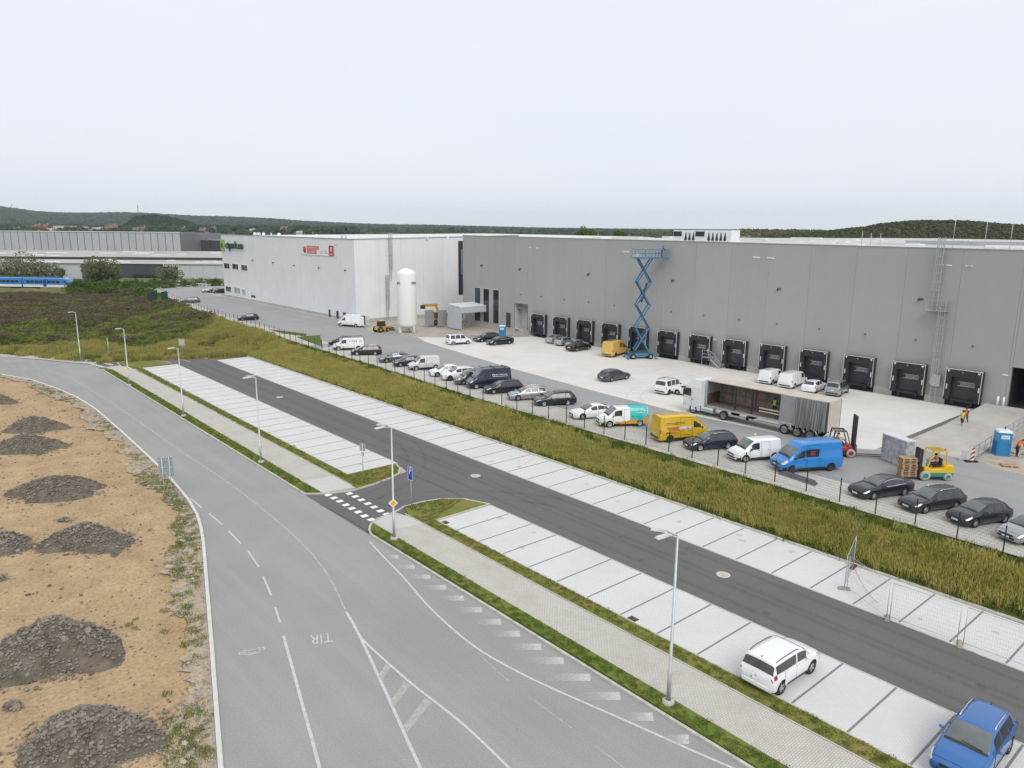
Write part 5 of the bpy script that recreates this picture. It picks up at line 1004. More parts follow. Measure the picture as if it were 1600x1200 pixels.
    add('bonnet_gap', B.patch(.16, a - .02, 6.0, 6.07, .004, 1), GAP); add('bonnet_gap', B.patch(.16, a - .02, 6.0, 6.07, .004, -1), GAP); add('scuttle', B.patch(a - .05, a + .06, 6.6, 9, .004, mirror=True), PLAST); add('bumper_gap', B.patch(.165, .185, 2.2, 9, .004, mirror=True), GAP)
    fx, zx = B.x0, K['nose']
    add('grille', MB().box((fx - .03, 0, zx - .1), (.1, w * 1.02, .12)), PLAST); add('lower_intake', MB().box((fx + .0, 0, K['zb'] + .2), (.06, w * 1.2, .12)), PLAST)
    pf_ = add('front_plate', MB().box((fx + .035, 0, zx - .22), (.02, .5, .105)), PLATE)
    xr = B.x0 - L_
    if kd == 'mid_van' or kd == 'high_van' or kd == 'small_van': add('bumper', B.patch(.0, K['fo'] - K['r'] - .1, 1.0, 3.0, .015, mirror=False), PLAST); add('bumper', B.patch(.0, K['fo'] - K['r'] - .1, 1.0, 3.0, .015, -1), PLAST)
    zr = (rz0 - .42) if not van else .78
    pr = add('rear_plate', MB().box((xr - .015 + (.02 if not K.get('trunk') else 0), 0, zr), (.02, .5, .105)), PLATE); add('plate_band', MB().box((xr - .018 + (.02 if not K.get('trunk') else 0), .23, zr), (.022, .05, .1)), PBLUE, pr)
    add('rear_bumper', MB().box((xr + .02, 0, K['zb'] + .22), (.1, w * 1.5, .14)), PLAST if K.get('clad') and kd != 'boxy_suv' else 'PAINT')
    if not van: add('rear_badge', MB().lathe([(0, .012), (.05, .01), (.055, 0)], 12, (0, 0, 0), axis='X'), CHROME); m_ = P[-1][1]; m_.transform(Matrix.Translation((xr + .005, 0, zr + .16)) @ Matrix.Diagonal((-1, 1, 1, 1)))
    if not van: add('aerial', MB().add([B.pt(re - .12, 9, 1, .0) + Vector(v) for v in ((.05, 0, 0), (-.06, .02, 0), (-.06, -.02, 0), (-.07, 0, .09))], [(0, 1, 3), (0, 3, 2), (1, 2, 3)]), PLAST)
    if kd in ('hatch', 'estate', 'suv', 'boxy_suv'): add('wiper', MB().bar(B.pt(rx - .03, 8.4, 1, .025), B.pt(re + (rx - re) * .35, 8.8, -1, .02), .018), PLAST)
    add('wiper', MB().bar(B.pt(a + .07, 7.6, 1, .02), B.pt(a + .10, 8.6, -1, .02), .018), PLAST)
    tm, rm = wheel_meshes(K['r'], rimkind)
    for sx in (1, -1):
        for sy in (1, -1): P.append(('wheel', tm, None, (sx, sy, rm)))
    _PARTS[key] = (P, B); return P, B
def car(name, kd, label, cat, pnt, front, heading, rim='alloy', z=ZY, rail=PLAST, tint=None, group=None, by='front', far=False):
    """put a vehicle so that its camera-side front (or rear) wheel meets the ground at photo pixel `front`; heading in degrees from +X"""
    K = KINDS[kd]; P, B = kind_parts(kd, rim); h = math.radians(heading); d = Vector((math.cos(h), math.sin(h), 0)); n = Vector((-d.y, d.x, 0)); p = at(*front, z)
    if by != 'center':
        near = 1 if n.dot(Vector((p.x, p.y, 0))) < 0 else -1      # +1: its left side faces the camera
        c = p - n * near * (K['W'] / 2 - .02) + d * (-K['wb'] / 2 if by == 'front' else K['wb'] / 2)
    else: c = p
    t = thing(name, label, cat, c, h, group); objs = []
    for nm, me, mt, par in P:
        if nm == 'wheel':
            sx, sy, rm = par; o = link('wheel', me, None, t, loc=(sx * K['wb'] / 2, sy * (K['W'] / 2 - .115), K['r'])); o.rotation_euler = (0, 0, 0 if sy > 0 else math.pi)
            link('rim', rm, None, o); objs.append(o); continue
        o = link(nm, me, None, t if par is None else objs[par])
        if mt in ('PAINT', 'RAIL') or (tint and nm in ('windscreen',)):
            o.material_slots[0].link = 'OBJECT'; o.material_slots[0].material = pnt if mt == 'PAINT' else rail if mt == 'RAIL' else tint
        objs.append(o)
    t['_b'] = 0; del t['_b']; return t, B, c, h
P_BLACK = paint('black', (.006, .007, .009)); P_NAVY = paint('navy', (.010, .016, .040)); P_GREY = paint('grey', (.085, .09, .098), .5, .32); P_ANTH = paint('anthracite', (.018, .021, .028), .3, .3); P_WHITE = paint('white', (.80, .81, .82)); P_SILV = paint('silver', (.42, .43, .44), .65, .32); P_BLUE = paint('blue', (.030, .14, .40), .25, .26); P_VBLUE = paint('van_blue', (.018, .21, .56)); P_YELL = paint('yellow', (.62, .39, .012)); P_SAND = paint('sand_yellow', (.66, .42, .10)); P_GREEN = paint('grey_green', (.12, .135, .13), .5, .32); P_DGREY = paint('dark_grey', (.030, .034, .036), .3, .32)
zA = lambda x, y: (500 + x / 5.3333, 500 + y / 5.3333); zB = lambda x, y: (780 + x / 5.3333, 530 + y / 5.3333); zC = lambda x, y: (1000 + x / 5.3333, 540 + y / 5.3333); zD = lambda x, y: (1300 + x / 5.3333, 690 + y / 5.3333); z3 = lambda x, y: (580 + x / 5.3333, 340 + y / 5.3333); z4 = lambda x, y: (860 + x / 5.3333, 340 + y / 5.3333)
GRP = 'vehicles parked nose to the fence'
yeti, *_ = car('parked_car', 'boxy_suv', 'white boxy car with black roof rails parked alone in the nearer bays', 'car', P_WHITE, (1268, 1053), -1.5, 'alloy', .02, RIMD)
skod, *_ = car('parked_car', 'suv', 'bright blue car with silver roof rails cut by the bottom edge', 'car', P_BLUE, (1577, 1178), 181, 'alloy', .02, CHROME, by='rear')
car('parked_car', 'sedan', 'black saloon with chrome window line, left of the three dark cars at the right', 'car', P_ANTH, zD(350, 490), 158, 'multi', group=GRP)
car('parked_car', 'estate', 'dark grey estate with silver roof rails, middle of the three dark cars at the right', 'car', P_DGREY, zD(780, 605), 158, 'alloy', rail=CHROME, group=GRP)
car('parked_car', 'hatch', 'blue-grey hatchback, right one of the three dark cars at the right', 'car', P_ANTH, zD(1195, 722), 158, 'alloy', group=GRP)
car('parked_car', 'hatch', 'silver car cut by the right edge beside the fence', 'car', P_SILV, (1606, 853), 158, 'alloy', group=GRP)
vb, Bb, *_ = car('parked_van', 'high_van', 'bright blue high roof van with a dark side window, beside the fence', 'van', P_VBLUE, zC(1265, 1070), 152, 'steel', group=GRP)
car('parked_van', 'small_van', 'plain white small van between the navy estate and the blue van', 'van', P_WHITE, zC(880, 975), 155, 'cap', group=GRP)
car('parked_car', 'estate', 'navy estate car parked between the yellow lettered van and a white van', 'car', P_NAVY, zC(503, 882), 155, 'cap', rail=CHROME, group=GRP)
vy, By, *_ = car('parked_van', 'high_van', 'yellow high roof van with STOLAŘSTVÍ lettering beside the fence', 'van', P_YELL, zC(250, 810), -22, 'steel', by='rear', group=GRP)
vt, Bt, *_ = car('parked_van', 'mid_van', 'white van with a turquoise rear and orange wave beside the fence', 'van', P_WHITE, zB(920, 738), 150, 'cap', group=GRP)
car('parked_car', 'sedan', 'white saloon parked just left of the white and turquoise van', 'car', P_WHITE, zB(697, 673), 157, 'multi', group=GRP)
car('parked_car', 'estate', 'black estate car right of the silver estate by the fence', 'car', P_BLACK, zB(375, 562), 153, 'cap', group=GRP)
car('parked_car', 'estate', 'silver estate car between two black cars by the fence', 'car', P_SILV, zB(158, 515), 155, 'alloy', rail=CHROME, group=GRP)
car('parked_car', 'estate', 'black estate car just right of the navy high roof van by the fence', 'car', P_BLACK, zA(1450, 620), 160, 'alloy', group=GRP)
vn, Bn, *_ = car('parked_van', 'high_van', 'dark navy high roof van with white side print and roof bars by the fence', 'van', P_NAVY, zA(1305, 578), 160, 'cap', group=GRP)
car('parked_car', 'mpv', 'dark grey people carrier tucked left of the navy high roof van', 'car', P_GREEN, zA(1197, 545), 160, 'alloy', rail=PLAST, group=GRP)
car('parked_car', 'suv', 'white off-road car between a white hatchback and a dark people carrier', 'car', P_WHITE, zA(1085, 510), 160, 'steel', rail=CHROME, group=GRP)
car('parked_car', 'hatch', 'white hatchback just right of the pale silver van by the fence', 'car', P_WHITE, zA(980, 476), 160, 'alloy', group=GRP)
car('parked_van', 'small_van', 'pale silver small van right of the navy hatchback by the fence', 'van', paint('pale_silver', (.62, .63, .64), .2), zA(803, 422), 162, 'cap', group=GRP)
car('parked_car', 'hatch', 'dark navy hatchback overlapping a grey-green saloon by the fence', 'car', P_NAVY, zA(672, 392), 162, 'alloy', group=GRP)
car('parked_car', 'sedan', 'grey-green saloon half hidden by a navy hatchback by the fence', 'car', P_GREEN, zA(555, 358), 162, 'alloy', group=GRP)
car('parked_car', 'estate', 'black estate car parked right of the white van with a roof rack', 'car', P_BLACK, zA(308, 297), 150, 'cap', rail=CHROME, group=GRP)
vg, Bg, *_ = car('parked_van', 'mid_van', 'white GEM van with a roof rack by the fence', 'van', P_WHITE, zA(155, 255), 150, 'cap', group=GRP)
car('parked_car', 'hatch', 'dark small car at the far left of the fence row behind the GEM van', 'car', P_ANTH, zA(118, 214), 150, 'alloy', group=GRP)
car('parked_car', 'hatch', 'dark blue car standing alone on the yard road edge by the fence bend', 'car', P_NAVY, (388, 500), 168, 'alloy', by='center')
car('parked_car', 'estate', 'dark green car farthest along the yard road, alone near the fence gates', 'car', P_GREEN, (297, 473), 168, 'alloy', by='center')
for i, (x, y, pc, lab) in enumerate(((327, 456.5, P_SILV, 'silver-grey car, left of the three beside the white hall corner'), (335, 457, P_DGREY, 'dark grey car, middle of the three beside the white hall corner'), (344, 458, P_BLACK, 'black car, right of the three beside the white hall corner'))): car('parked_car', 'hatch', lab, 'car', pc, (x, y), 170, 'alloy', by='center', group='cars at the hall corner')
vo, Bo, *_ = car('open_van', 'high_van', 'white van with open rear doors standing by the white hall corner', 'van', P_WHITE, (556, 511.5), 118, 'cap', by='rear')
car('parked_van', 'mpv', 'small white van with side windows on the yard left of two black cars', 'van', P_WHITE, z3(805, 1055), -12, 'cap', group='cars on the loading yard')
car('parked_car', 'estate', 'black car behind another black car by the small blue toilet', 'car', P_BLACK, z3(925, 1040), 172, 'alloy', group='cars on the loading yard')
car('parked_car', 'sedan', 'front one of the two black cars by the small blue toilet', 'car', P_BLACK, z3(1035, 1066), 172, 'alloy', group='cars on the loading yard')
for x, y, pc, kd, lab in ((60, 1040, P_SILV, 'sedan', 'leftmost silver car below the first loading docks'), (125, 1060, P_SILV, 'hatch', 'middle silver car below the first loading docks'), (222, 1083, P_SILV, 'hatch', 'rightmost silver car below the first loading docks'), (317, 1102, P_BLACK, 'sedan', 'black car between the silver cars and the sand yellow van')): car('parked_car', kd, lab, 'car', pc, z4(x, y), 4, 'alloy', by='center' if x < 300 else 'front', group='cars below the first docks')
vs_, Bs, *_ = car('service_van', 'high_van', 'sand yellow van with dark square print beside the blue scissor lift', 'van', P_SAND, z4(545, 1163), 14, 'steel', by='rear')
car('parked_car', 'estate', 'grey estate car standing alone in the middle of the loading yard', 'car', P_GREY, zB(1062, 336), -2, 'alloy', rail=CHROME)
car('parked_van', 'mpv', 'white small van with dark windows just left of the lorry cab', 'van', P_WHITE, zC(243, 411), 6, 'steel', by='rear', rail=RIMD)
car('parked_car', 'hatch', 'white car mostly hidden behind the lorry cab', 'car', P_WHITE, (1079, 618), 95, 'alloy', by='center')
car('parked_van', 'small_van', 'left of the two plain white vans below the docks behind the lorry', 'van', P_WHITE, zC(1105, 326), 4, 'cap', by='rear', group='vehicles behind the lorry')
car('parked_van', 'mid_van', 'right of the two plain white vans below the docks behind the lorry', 'van', P_WHITE, zC(1290, 360), 6, 'cap', by='rear', group='vehicles behind the lorry')
car('parked_car', 'hatch', 'white hatchback below the docks between a white van and a silver van', 'car', P_WHITE, zC(1474, 398), 8, 'alloy', by='rear', group='vehicles behind the lorry')
car('parked_van', 'mpv', 'silver people carrier with dark windows below the docks behind the trailer', 'van', P_SILV, (1314, 620), 10, 'alloy', by='rear', rail=CHROME, group='vehicles behind the lorry')
# ---- flat print and fittings on the lettered vans (local frame: x forward, +y the vehicle's left)
def side_frame(B, x, t, sgn, off=.014): p = B.pt(x, t, sgn, off); return frame(p, (-sgn, 0, 0), (0, 0, 1), (0, sgn, 0)) if False else frame(p, Vector((-1, 0, 0)) * sgn, (0, 0, 1), (0, sgn, 0))
INK = M('dark_print', (.03, .025, .03), .6); INKR = M('red_print', (.42, .05, .03), .6); INKW = M('white_print', (.75, .76, .77), .6); TURQ = M('turquoise_wrap', (.015, .46, .44), .35, coat=.5); ORNG = M('orange_wrap', (.62, .30, .04), .35, coat=.5); LIME = M('lime_wrap', (.32, .46, .03), .35, coat=.5)
def on_side(name, B, par, x, t, sgn, body, size, mat, sx=1.): text(name, body, size, mat, par, side_frame(B, x, t, sgn, .022), 0, sx)
on_side('lettering', By, vy, 3.95, 5.45, -1, 'STOLAŘSTVÍ', .36, INK, 1.0)
pz = MB()
for i in range(5): a0 = By.pt(4.9, 5.0 - i * .0, -1, .02)
def sbar(b, B, x, z, sgn, ln, h): # thin printed line on a van's side at height z
    w = B.K['W'] / 2 + .006; b.box((B.x0 - x, sgn * (w + .004), z), (ln, .006, h))
b = MB(); [sbar(b, By, 4.25 - .05 * i, 1.46 - .085 * i, -1, 1.25 - .1 * (i % 3), .035) for i in range(5)]; b.build('small_print', INKR, vy)
b = MB(); sbar(b, By, 4.0, .98, -1, 1.9, .03); sbar(b, By, 2.4, .98, -1, .5, .03); b.add([(By.x0 - 4.9, -1.045, .93), (By.x0 - 2.3, -1.045, .6), (By.x0 - 2.3, -1.045, .64), (By.x0 - 4.9, -1.045, .97)], [(0, 1, 2, 3)]); b.build('print_lines', INK, vy)
b = MB(); b.box((By.x0 - 2.85, -1.037, 1.32), (1.35, .006, .34)); b.build('picture_print', M('picture_print', (.5, .48, .42), .6, var=.6, scale=3.5), vy)
MB().box((Bb.x0 - 2.65, 1.03, 1.66), (1.15, .03, .62)).build('side_window', GLASS, vb); MB().box((Bb.x0 - 2.65, 1.034, 1.66), (.45, .03, .38)).build('window_red_panel', M('panel_dark_red', (.16, .04, .03), .6), vb)  # dark side window with a smaller dark red panel in its middle
for sgn in (1,):
    b = Bt.patch(3.05, 5.04, 3.0, 7.0, .013, sgn); b.build('turquoise_field', TURQ, vt); Bt.patch(3.05, 5.0, 6.9, 9, .013, mirror=True).build('turquoise_roof', TURQ, vt)
    w_ = Bt.K['W'] / 2 + .012; pts = [(1.0, .42), (1.5, .62), (2.0, .55), (2.6, .60), (3.2, .78), (3.8, .86), (4.4, .92), (4.98, .98)]
    b = MB(); [b.add([(Bt.x0 - x0, w_ + .01, .34), (Bt.x0 - x1, w_ + .01, .34), (Bt.x0 - x1, w_ + .006, z1), (Bt.x0 - x0, w_ + .006, z0)], [(0, 1, 2, 3)]) for (x0, z0), (x1, z1) in zip(pts[2:], pts[3:]) if not 3.62 < (x0 + x1) / 2 < 4.5]; b.build('orange_wave', ORNG, vt)
    b = MB(); [b.add([(Bt.x0 - x0, w_ + .006, z0 - .12), (Bt.x0 - x1, w_ + .006, z1 - .12), (Bt.x0 - x1, w_ + .004, z1), (Bt.x0 - x0, w_ + .004, z0)], [(0, 1, 2, 3)]) for (x0, z0), (x1, z1) in zip(pts[1:3], pts[2:4])]; Bt.patch(.1, .6, 2.9, 3.4, .014, 1).build('lime_flash', LIME, vt); b.build('lime_wave', LIME, vt)
    b = MB(); b.box((Bt.x0 - 4.05, w_ - .02, 1.42), (.75, .01, .06)); b.box((Bt.x0 - 4.5, w_ - .02, 1.5), (.06, .01, .2)); b.add([(Bt.x0 - 4.68, w_ - .02, 1.6), (Bt.x0 - 4.32, w_ - .02, 1.6), (Bt.x0 - 4.5, w_ - .02, 1.76)], [(0, 1, 2)]); b.build('arrow_print', INKW, vt)
on_side('lettering', Bg, vg, 3.25, 5.35, 1, 'GEM', .62, INKR, 1.05)
b = MB(); b.lathe([(.2, 0), (.2, .01), (.15, .01), (.15, 0)], 16, (Bg.x0 - 4.45, Bg.pt(4.45, 5.4, 1, .02).y, Bg.pt(4.45, 5.4, 1).z), axis='Y'); b.build('ring_mark', INKR, vg)
rk = MB()
for y in (-.7, .7): rk.bar((-2.2, y, 2.12), (1.0, y, 2.12), .05)
for x in np.linspace(-2.2, 1.0, 6): rk.bar((x, -.7, 2.12), (x, .7, 2.12), .045); rk.bar((x, .68, 1.93), (x, .7, 2.14), .045); rk.bar((x, -.68, 1.93), (x, -.7, 2.14), .045)
rk.bar((-2.45, -.6, 2.05), (-2.5, -.6, 1.0), .05); rk.bar((-2.45, -.25, 2.05), (-2.5, -.25, 1.0), .05); [rk.bar((-2.5, -.6, 1.1 + i * .2), (-2.5, -.25, 1.1 + i * .2), .03) for i in range(5)]; rk.build('roof_rack', PLAST, vg)
rk = MB(); [rk.bar((x, -.85, 2.56), (x, .85, 2.56), .05) for x in (-2.1, -.6, .9)]; [rk.bar((x, s * .8, 2.4), (x, s * .8, 2.58), .05) for x in (-2.1, -.6, .9) for s in (1, -1)]; rk.build('roof_bars', PLAST, vn)
b = MB(); yv = Bn.pt(4.0, 5.35, 1, .02).y; zv = Bn.pt(4.0, 5.3, 1).z; [b.box((Bn.x0 - x, yv + .012, zv + z), (l_, .008, h_)) for x, z, l_, h_ in ((3.55, .1, .42, .085), (4.15, .1, .55, .085), (4.72, .1, .4, .085), (3.9, -.12, 1.5, .05), (4.85, -.12, .3, .05))]; b.lathe([(.1, 0), (.17, 0), (.17, .012), (.1, .012)], 14, (Bn.x0 - 3.12, yv, zv + .05), axis='Y'); b.build('side_print', INKW, vn)
b = MB(); yv = -Bs.pt(2.8, 5.3, 1, .02).y; [b.box((Bs.x0 - x, yv - .012, 1.72 + z), (.42, .008, .2)) for x in (2.95, 2.45) for z in (-.26, .0, .26)]; b.build('square_print', M('brown_print', (.10, .06, .02), .6), vs_)
# open rear doors of the white van, its load space a dark box
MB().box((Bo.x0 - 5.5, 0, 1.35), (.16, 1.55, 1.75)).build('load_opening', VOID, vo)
for s in (1, -1): MB().box((Bo.x0 - 5.5 - .42, s * .98, 1.35), (.86, .05, 1.75), rz=s * .12).build('rear_door', P_WHITE, vo)
# ================================================================== LORRY
tk = thing('lorry', 'white lorry with an open curtain side trailer standing on the yard road', 'lorry', (66.15, 39.2, ZY), math.pi / 2)   # +x towards the cab
LW = M('lorry_white', (.76, .77, .77), .35, coat=.4, var=.03, dirt=(.6, .59, .57), dscale=1, damt=.3); FRAME = M('chassis_dark', (.03, .03, .032), .7); ALU = M('aluminium', (.55, .56, .56), .4, .6, var=.1)
c = MB()
def cab_sec(z, x0, x1, w, r=.16): return [(x0, -w, z), (x1 - r, -w, z), (x1, -w + r * 1.4, z), (x1, w - r * 1.4, z), (x1 - r, w, z), (x0, w, z)]
secs = [cab_sec(.45, 5.75, 7.98, 1.2), cab_sec(1.1, 5.75, 8.05, 1.25), cab_sec(1.9, 5.75, 8.03, 1.25), cab_sec(2.85, 5.75, 7.82, 1.2), cab_sec(3.35, 5.75, 7.45, 1.12), cab_sec(3.72, 5.80, 6.9, 1.05), cab_sec(3.8, 5.9, 6.7, .95)]
vs = [p for s_ in secs for p in s_]; n = 6
c.add(vs, [(i * n + j, i * n + (j + 1) % n, (i + 1) * n + (j + 1) % n, (i + 1) * n + j) for i in range(len(secs) - 1) for j in range(n)] + [tuple(range(n)), tuple(range((len(secs) - 1) * n, len(secs) * n))], 0, False)
cab = c.build('cab', LW, tk)
MB().add([(8.06, -1.0, 1.95), (8.06, 1.0, 1.95), (7.86, .96, 2.82), (7.86, -.96, 2.82)], [(0, 1, 2, 3)]).build('windscreen', SCREEN, cab)
for s in (1, -1):
    MB().add([(7.78, s * 1.262, 1.95), (6.95, s * 1.262, 1.85), (6.95, s * 1.215, 2.72), (7.62, s * 1.215, 2.72)], [(0, 1, 2, 3)]).build('side_window', GLASS, cab)
    MB().box((7.72, s * 1.42, 2.3), (.16, .2, .62)).box((7.95, s * 1.38, 2.75), (.2, .3, .18)).build('mirror', PLAST, cab)
    MB().box((6.75, s * 1.25, 1.55), (.2, .04, .05)).build('handle', PLAST, cab)
    b = MB(); [b.box((x, s * 1.245, 1.6), (.015, .03, 1.7)) for x in (6.85, 7.82)]; b.build('door_gap', GAP, cab)
    fa = MB().add([(5.75, s * 1.2, 1.0), (5.2, s * 1.22, 1.0), (5.2, s * 1.2, 3.6), (5.75, s * 1.1, 3.7)], [(0, 1, 2, 3)]).build('air_deflector', LW, tk)
    MB().lathe([(0, -.75), (.33, -.75), (.36, -.7), (.36, .7), (.33, .75), (0, .75)], 16, (4.85, s * .98, .78), axis='X').build('fuel_tank', M('tank_alu', (.62, .63, .63), .3, .6, var=.05), tk)
f = MB(); f.span((-8, -.45, .85), (7.4, -.3, 1.1)); f.span((-8, .3, .85), (7.4, .45, 1.1)); f.span((-.1, -1.2, .55), (.2, 1.2, .95)); f.span((5.0, -1.0, .5), (5.7, 1.0, 1.1)); f.build('chassis', FRAME, tk)
TX0, TX1 = -8.15, 5.0
MB().span((TX0, -1.25, 1.12), (TX1, 1.25, 1.3)).build('load_floor', M('floor_boards', (.20, .165, .135), .85, var=.25, scale=3), tk)
MB().span((TX0, -1.27, 1.08), (TX1, -1.252, 1.27)).span((TX0, 1.252, 1.08), (TX1, 1.27, 1.27)).build('side_rail', ALU, tk)
MB().span((TX0, -1.26, 3.86), (TX1, 1.26, 3.94)).build('roof', M('trailer_roof', (.56, .50, .43), .8, var=.08, scale=1, dirt=(.42, .37, .31), dscale=.6, damt=.6), tk)
MB().span((TX1 - .06, -1.25, 1.1), (TX1 + .04, 1.25, 3.92)).build('bulkhead', ALU, tk); MB().span((TX1 - .075, -1.18, 1.32), (TX1 - .062, 1.18, 2.5)).build('bulkhead_boards', M('brown_boards', (.10, .055, .04), .8, var=.3, scale=3), tk)
for s in (1, -1):
    MB().span((TX1 - .1, s * 1.27 - .1 * (s > 0), 1.1), (TX1 + .1, s * 1.27 + .1 * (s < 0), 3.93)).build('corner_post', ALU, tk); MB().span((TX0 - .05, s * 1.27 - .12 * (s > 0), 1.1), (TX0 + .08, s * 1.27 + .12 * (s < 0), 3.93)).build('corner_post', M('post_dark', (.1, .1, .11), .5, .3), tk)
MB().span((TX0 - .06, -1.15, 1.1), (TX0, 1.15, 3.9)).build('rear_doors', M('door_beige', (.52, .49, .44), .6, var=.08, scale=2), tk)
# the lorry heads along +Y: its left side (+y local) is the camera's side
for i in range(9): MB().span((TX0 + .2, -1.235, 1.4 + i * .27), (TX1 - .1, -1.205, 1.655 + i * .27)).build('side_board', M('side_boards', (.20, .185, .17), .7, var=.3, scale=1.2, rnd=.3), tk)
MB().span((TX0 + .1, -1.262, 1.25), (TX1 - .05, -1.24, 3.86)).build('far_curtain', M('far_curtain', (.13, .125, .12), .7, var=.2, scale=1), tk)
for i, x in enumerate((4.2, 3.4, 2.6, 1.9, 1.0, .4, -.4)): MB().span((x - .05, -1.2, 1.32), (x + .05, -1.17, 3.75 - .3 * (i % 3))).build('strap', M('orange_strap', (.34, .13, .03), .7) if i % 3 != 1 else M('blue_strap', (.06, .09, .16), .7), tk)
for x, c_ in ((-.35, FRAME), (1.55, FRAME), (.65, M('red_strap', (.33, .03, .04), .6))): MB().span((x - .07, -1.2 if c_ is not FRAME else 1.12, 1.3), (x + .07, -1.14 if c_ is not FRAME else 1.24, 3.86)).build('stanchion', c_, tk)
for z in (1.75, 2.05): MB().span((-3.3, 1.16, z), (-1.2, 1.22, z + .12)).build('timber_slat', M('pale_timber', (.55, .47, .33), .8, var=.1), tk)
cu_m = M('curtain_grey', (.26, .265, .27), .6, var=.12, scale=1.5, dirt=(.17, .17, .17), dscale=1.5, damt=.5)
def curtain(x0, x1, amp, n, y):
    b = MB(); rows = (3.9, 3.2, 2.4, 1.6, 1.0); m_ = n
    for r_, z in enumerate(rows):
        for i in range(m_ + 1):
            x = x0 + (x1 - x0) * i / m_; a = amp * (.3 + .7 * r_ / 4) * (abs(math.sin(i * 1.45 + .9 * math.sin(i * .7 + r_ * .25))) - .3); b.v.append((x + .03 * math.sin(i * 2.1 + r_), y + a, z + (.12 * math.sin(i * .9) if r_ == 4 else 0)))
    for r_ in range(len(rows) - 1):
        for i in range(m_): b.f.append((r_ * (m_ + 1) + i, r_ * (m_ + 1) + i + 1, (r_ + 1) * (m_ + 1) + i + 1, (r_ + 1) * (m_ + 1) + i)); b.m.append(0); b.sm.append(True)
    return b
cc = curtain(-5.0, -3.4, .02, 14, 1.25); cc.v += []; cc.build('curtain', M('curtain_flat', (.29, .305, .31), .55, var=.06), tk); curtain(-8.05, -5.0, .46, 38, 1.24).build('bunched_curtain', cu_m, tk)
MB().span((-5.2, 1.0, .62), (-1.0, 1.2, .78)).span((-.4, 1.05, .62), (2.2, 1.2, .78)).build('side_guard', ALU, tk)
tm, rm_ = wheel_meshes(.5, 'steel', .3); rm2 = MB().lathe([(0, .08), (.12, .1), (.2, .04), (.3, .14), (.33, .14)], 20, axis='Y').mesh('rim'); rm2.materials.append(M('truck_rim', (.22, .22, .225), .5, .4))
for x in (6.6, 2.85, -4.0, -5.3, -6.6):
    for s in (1, -1): o = link('wheel', tm, None, tk, loc=(x, s * 1.08, .5)); o.rotation_euler = (0, 0, 0 if s > 0 else math.pi); link('rim', rm2, None, o)
MB().box((2.85, 0, 1.04), (1.3, 2.4, .05)).build('mudguard', FRAME, tk)
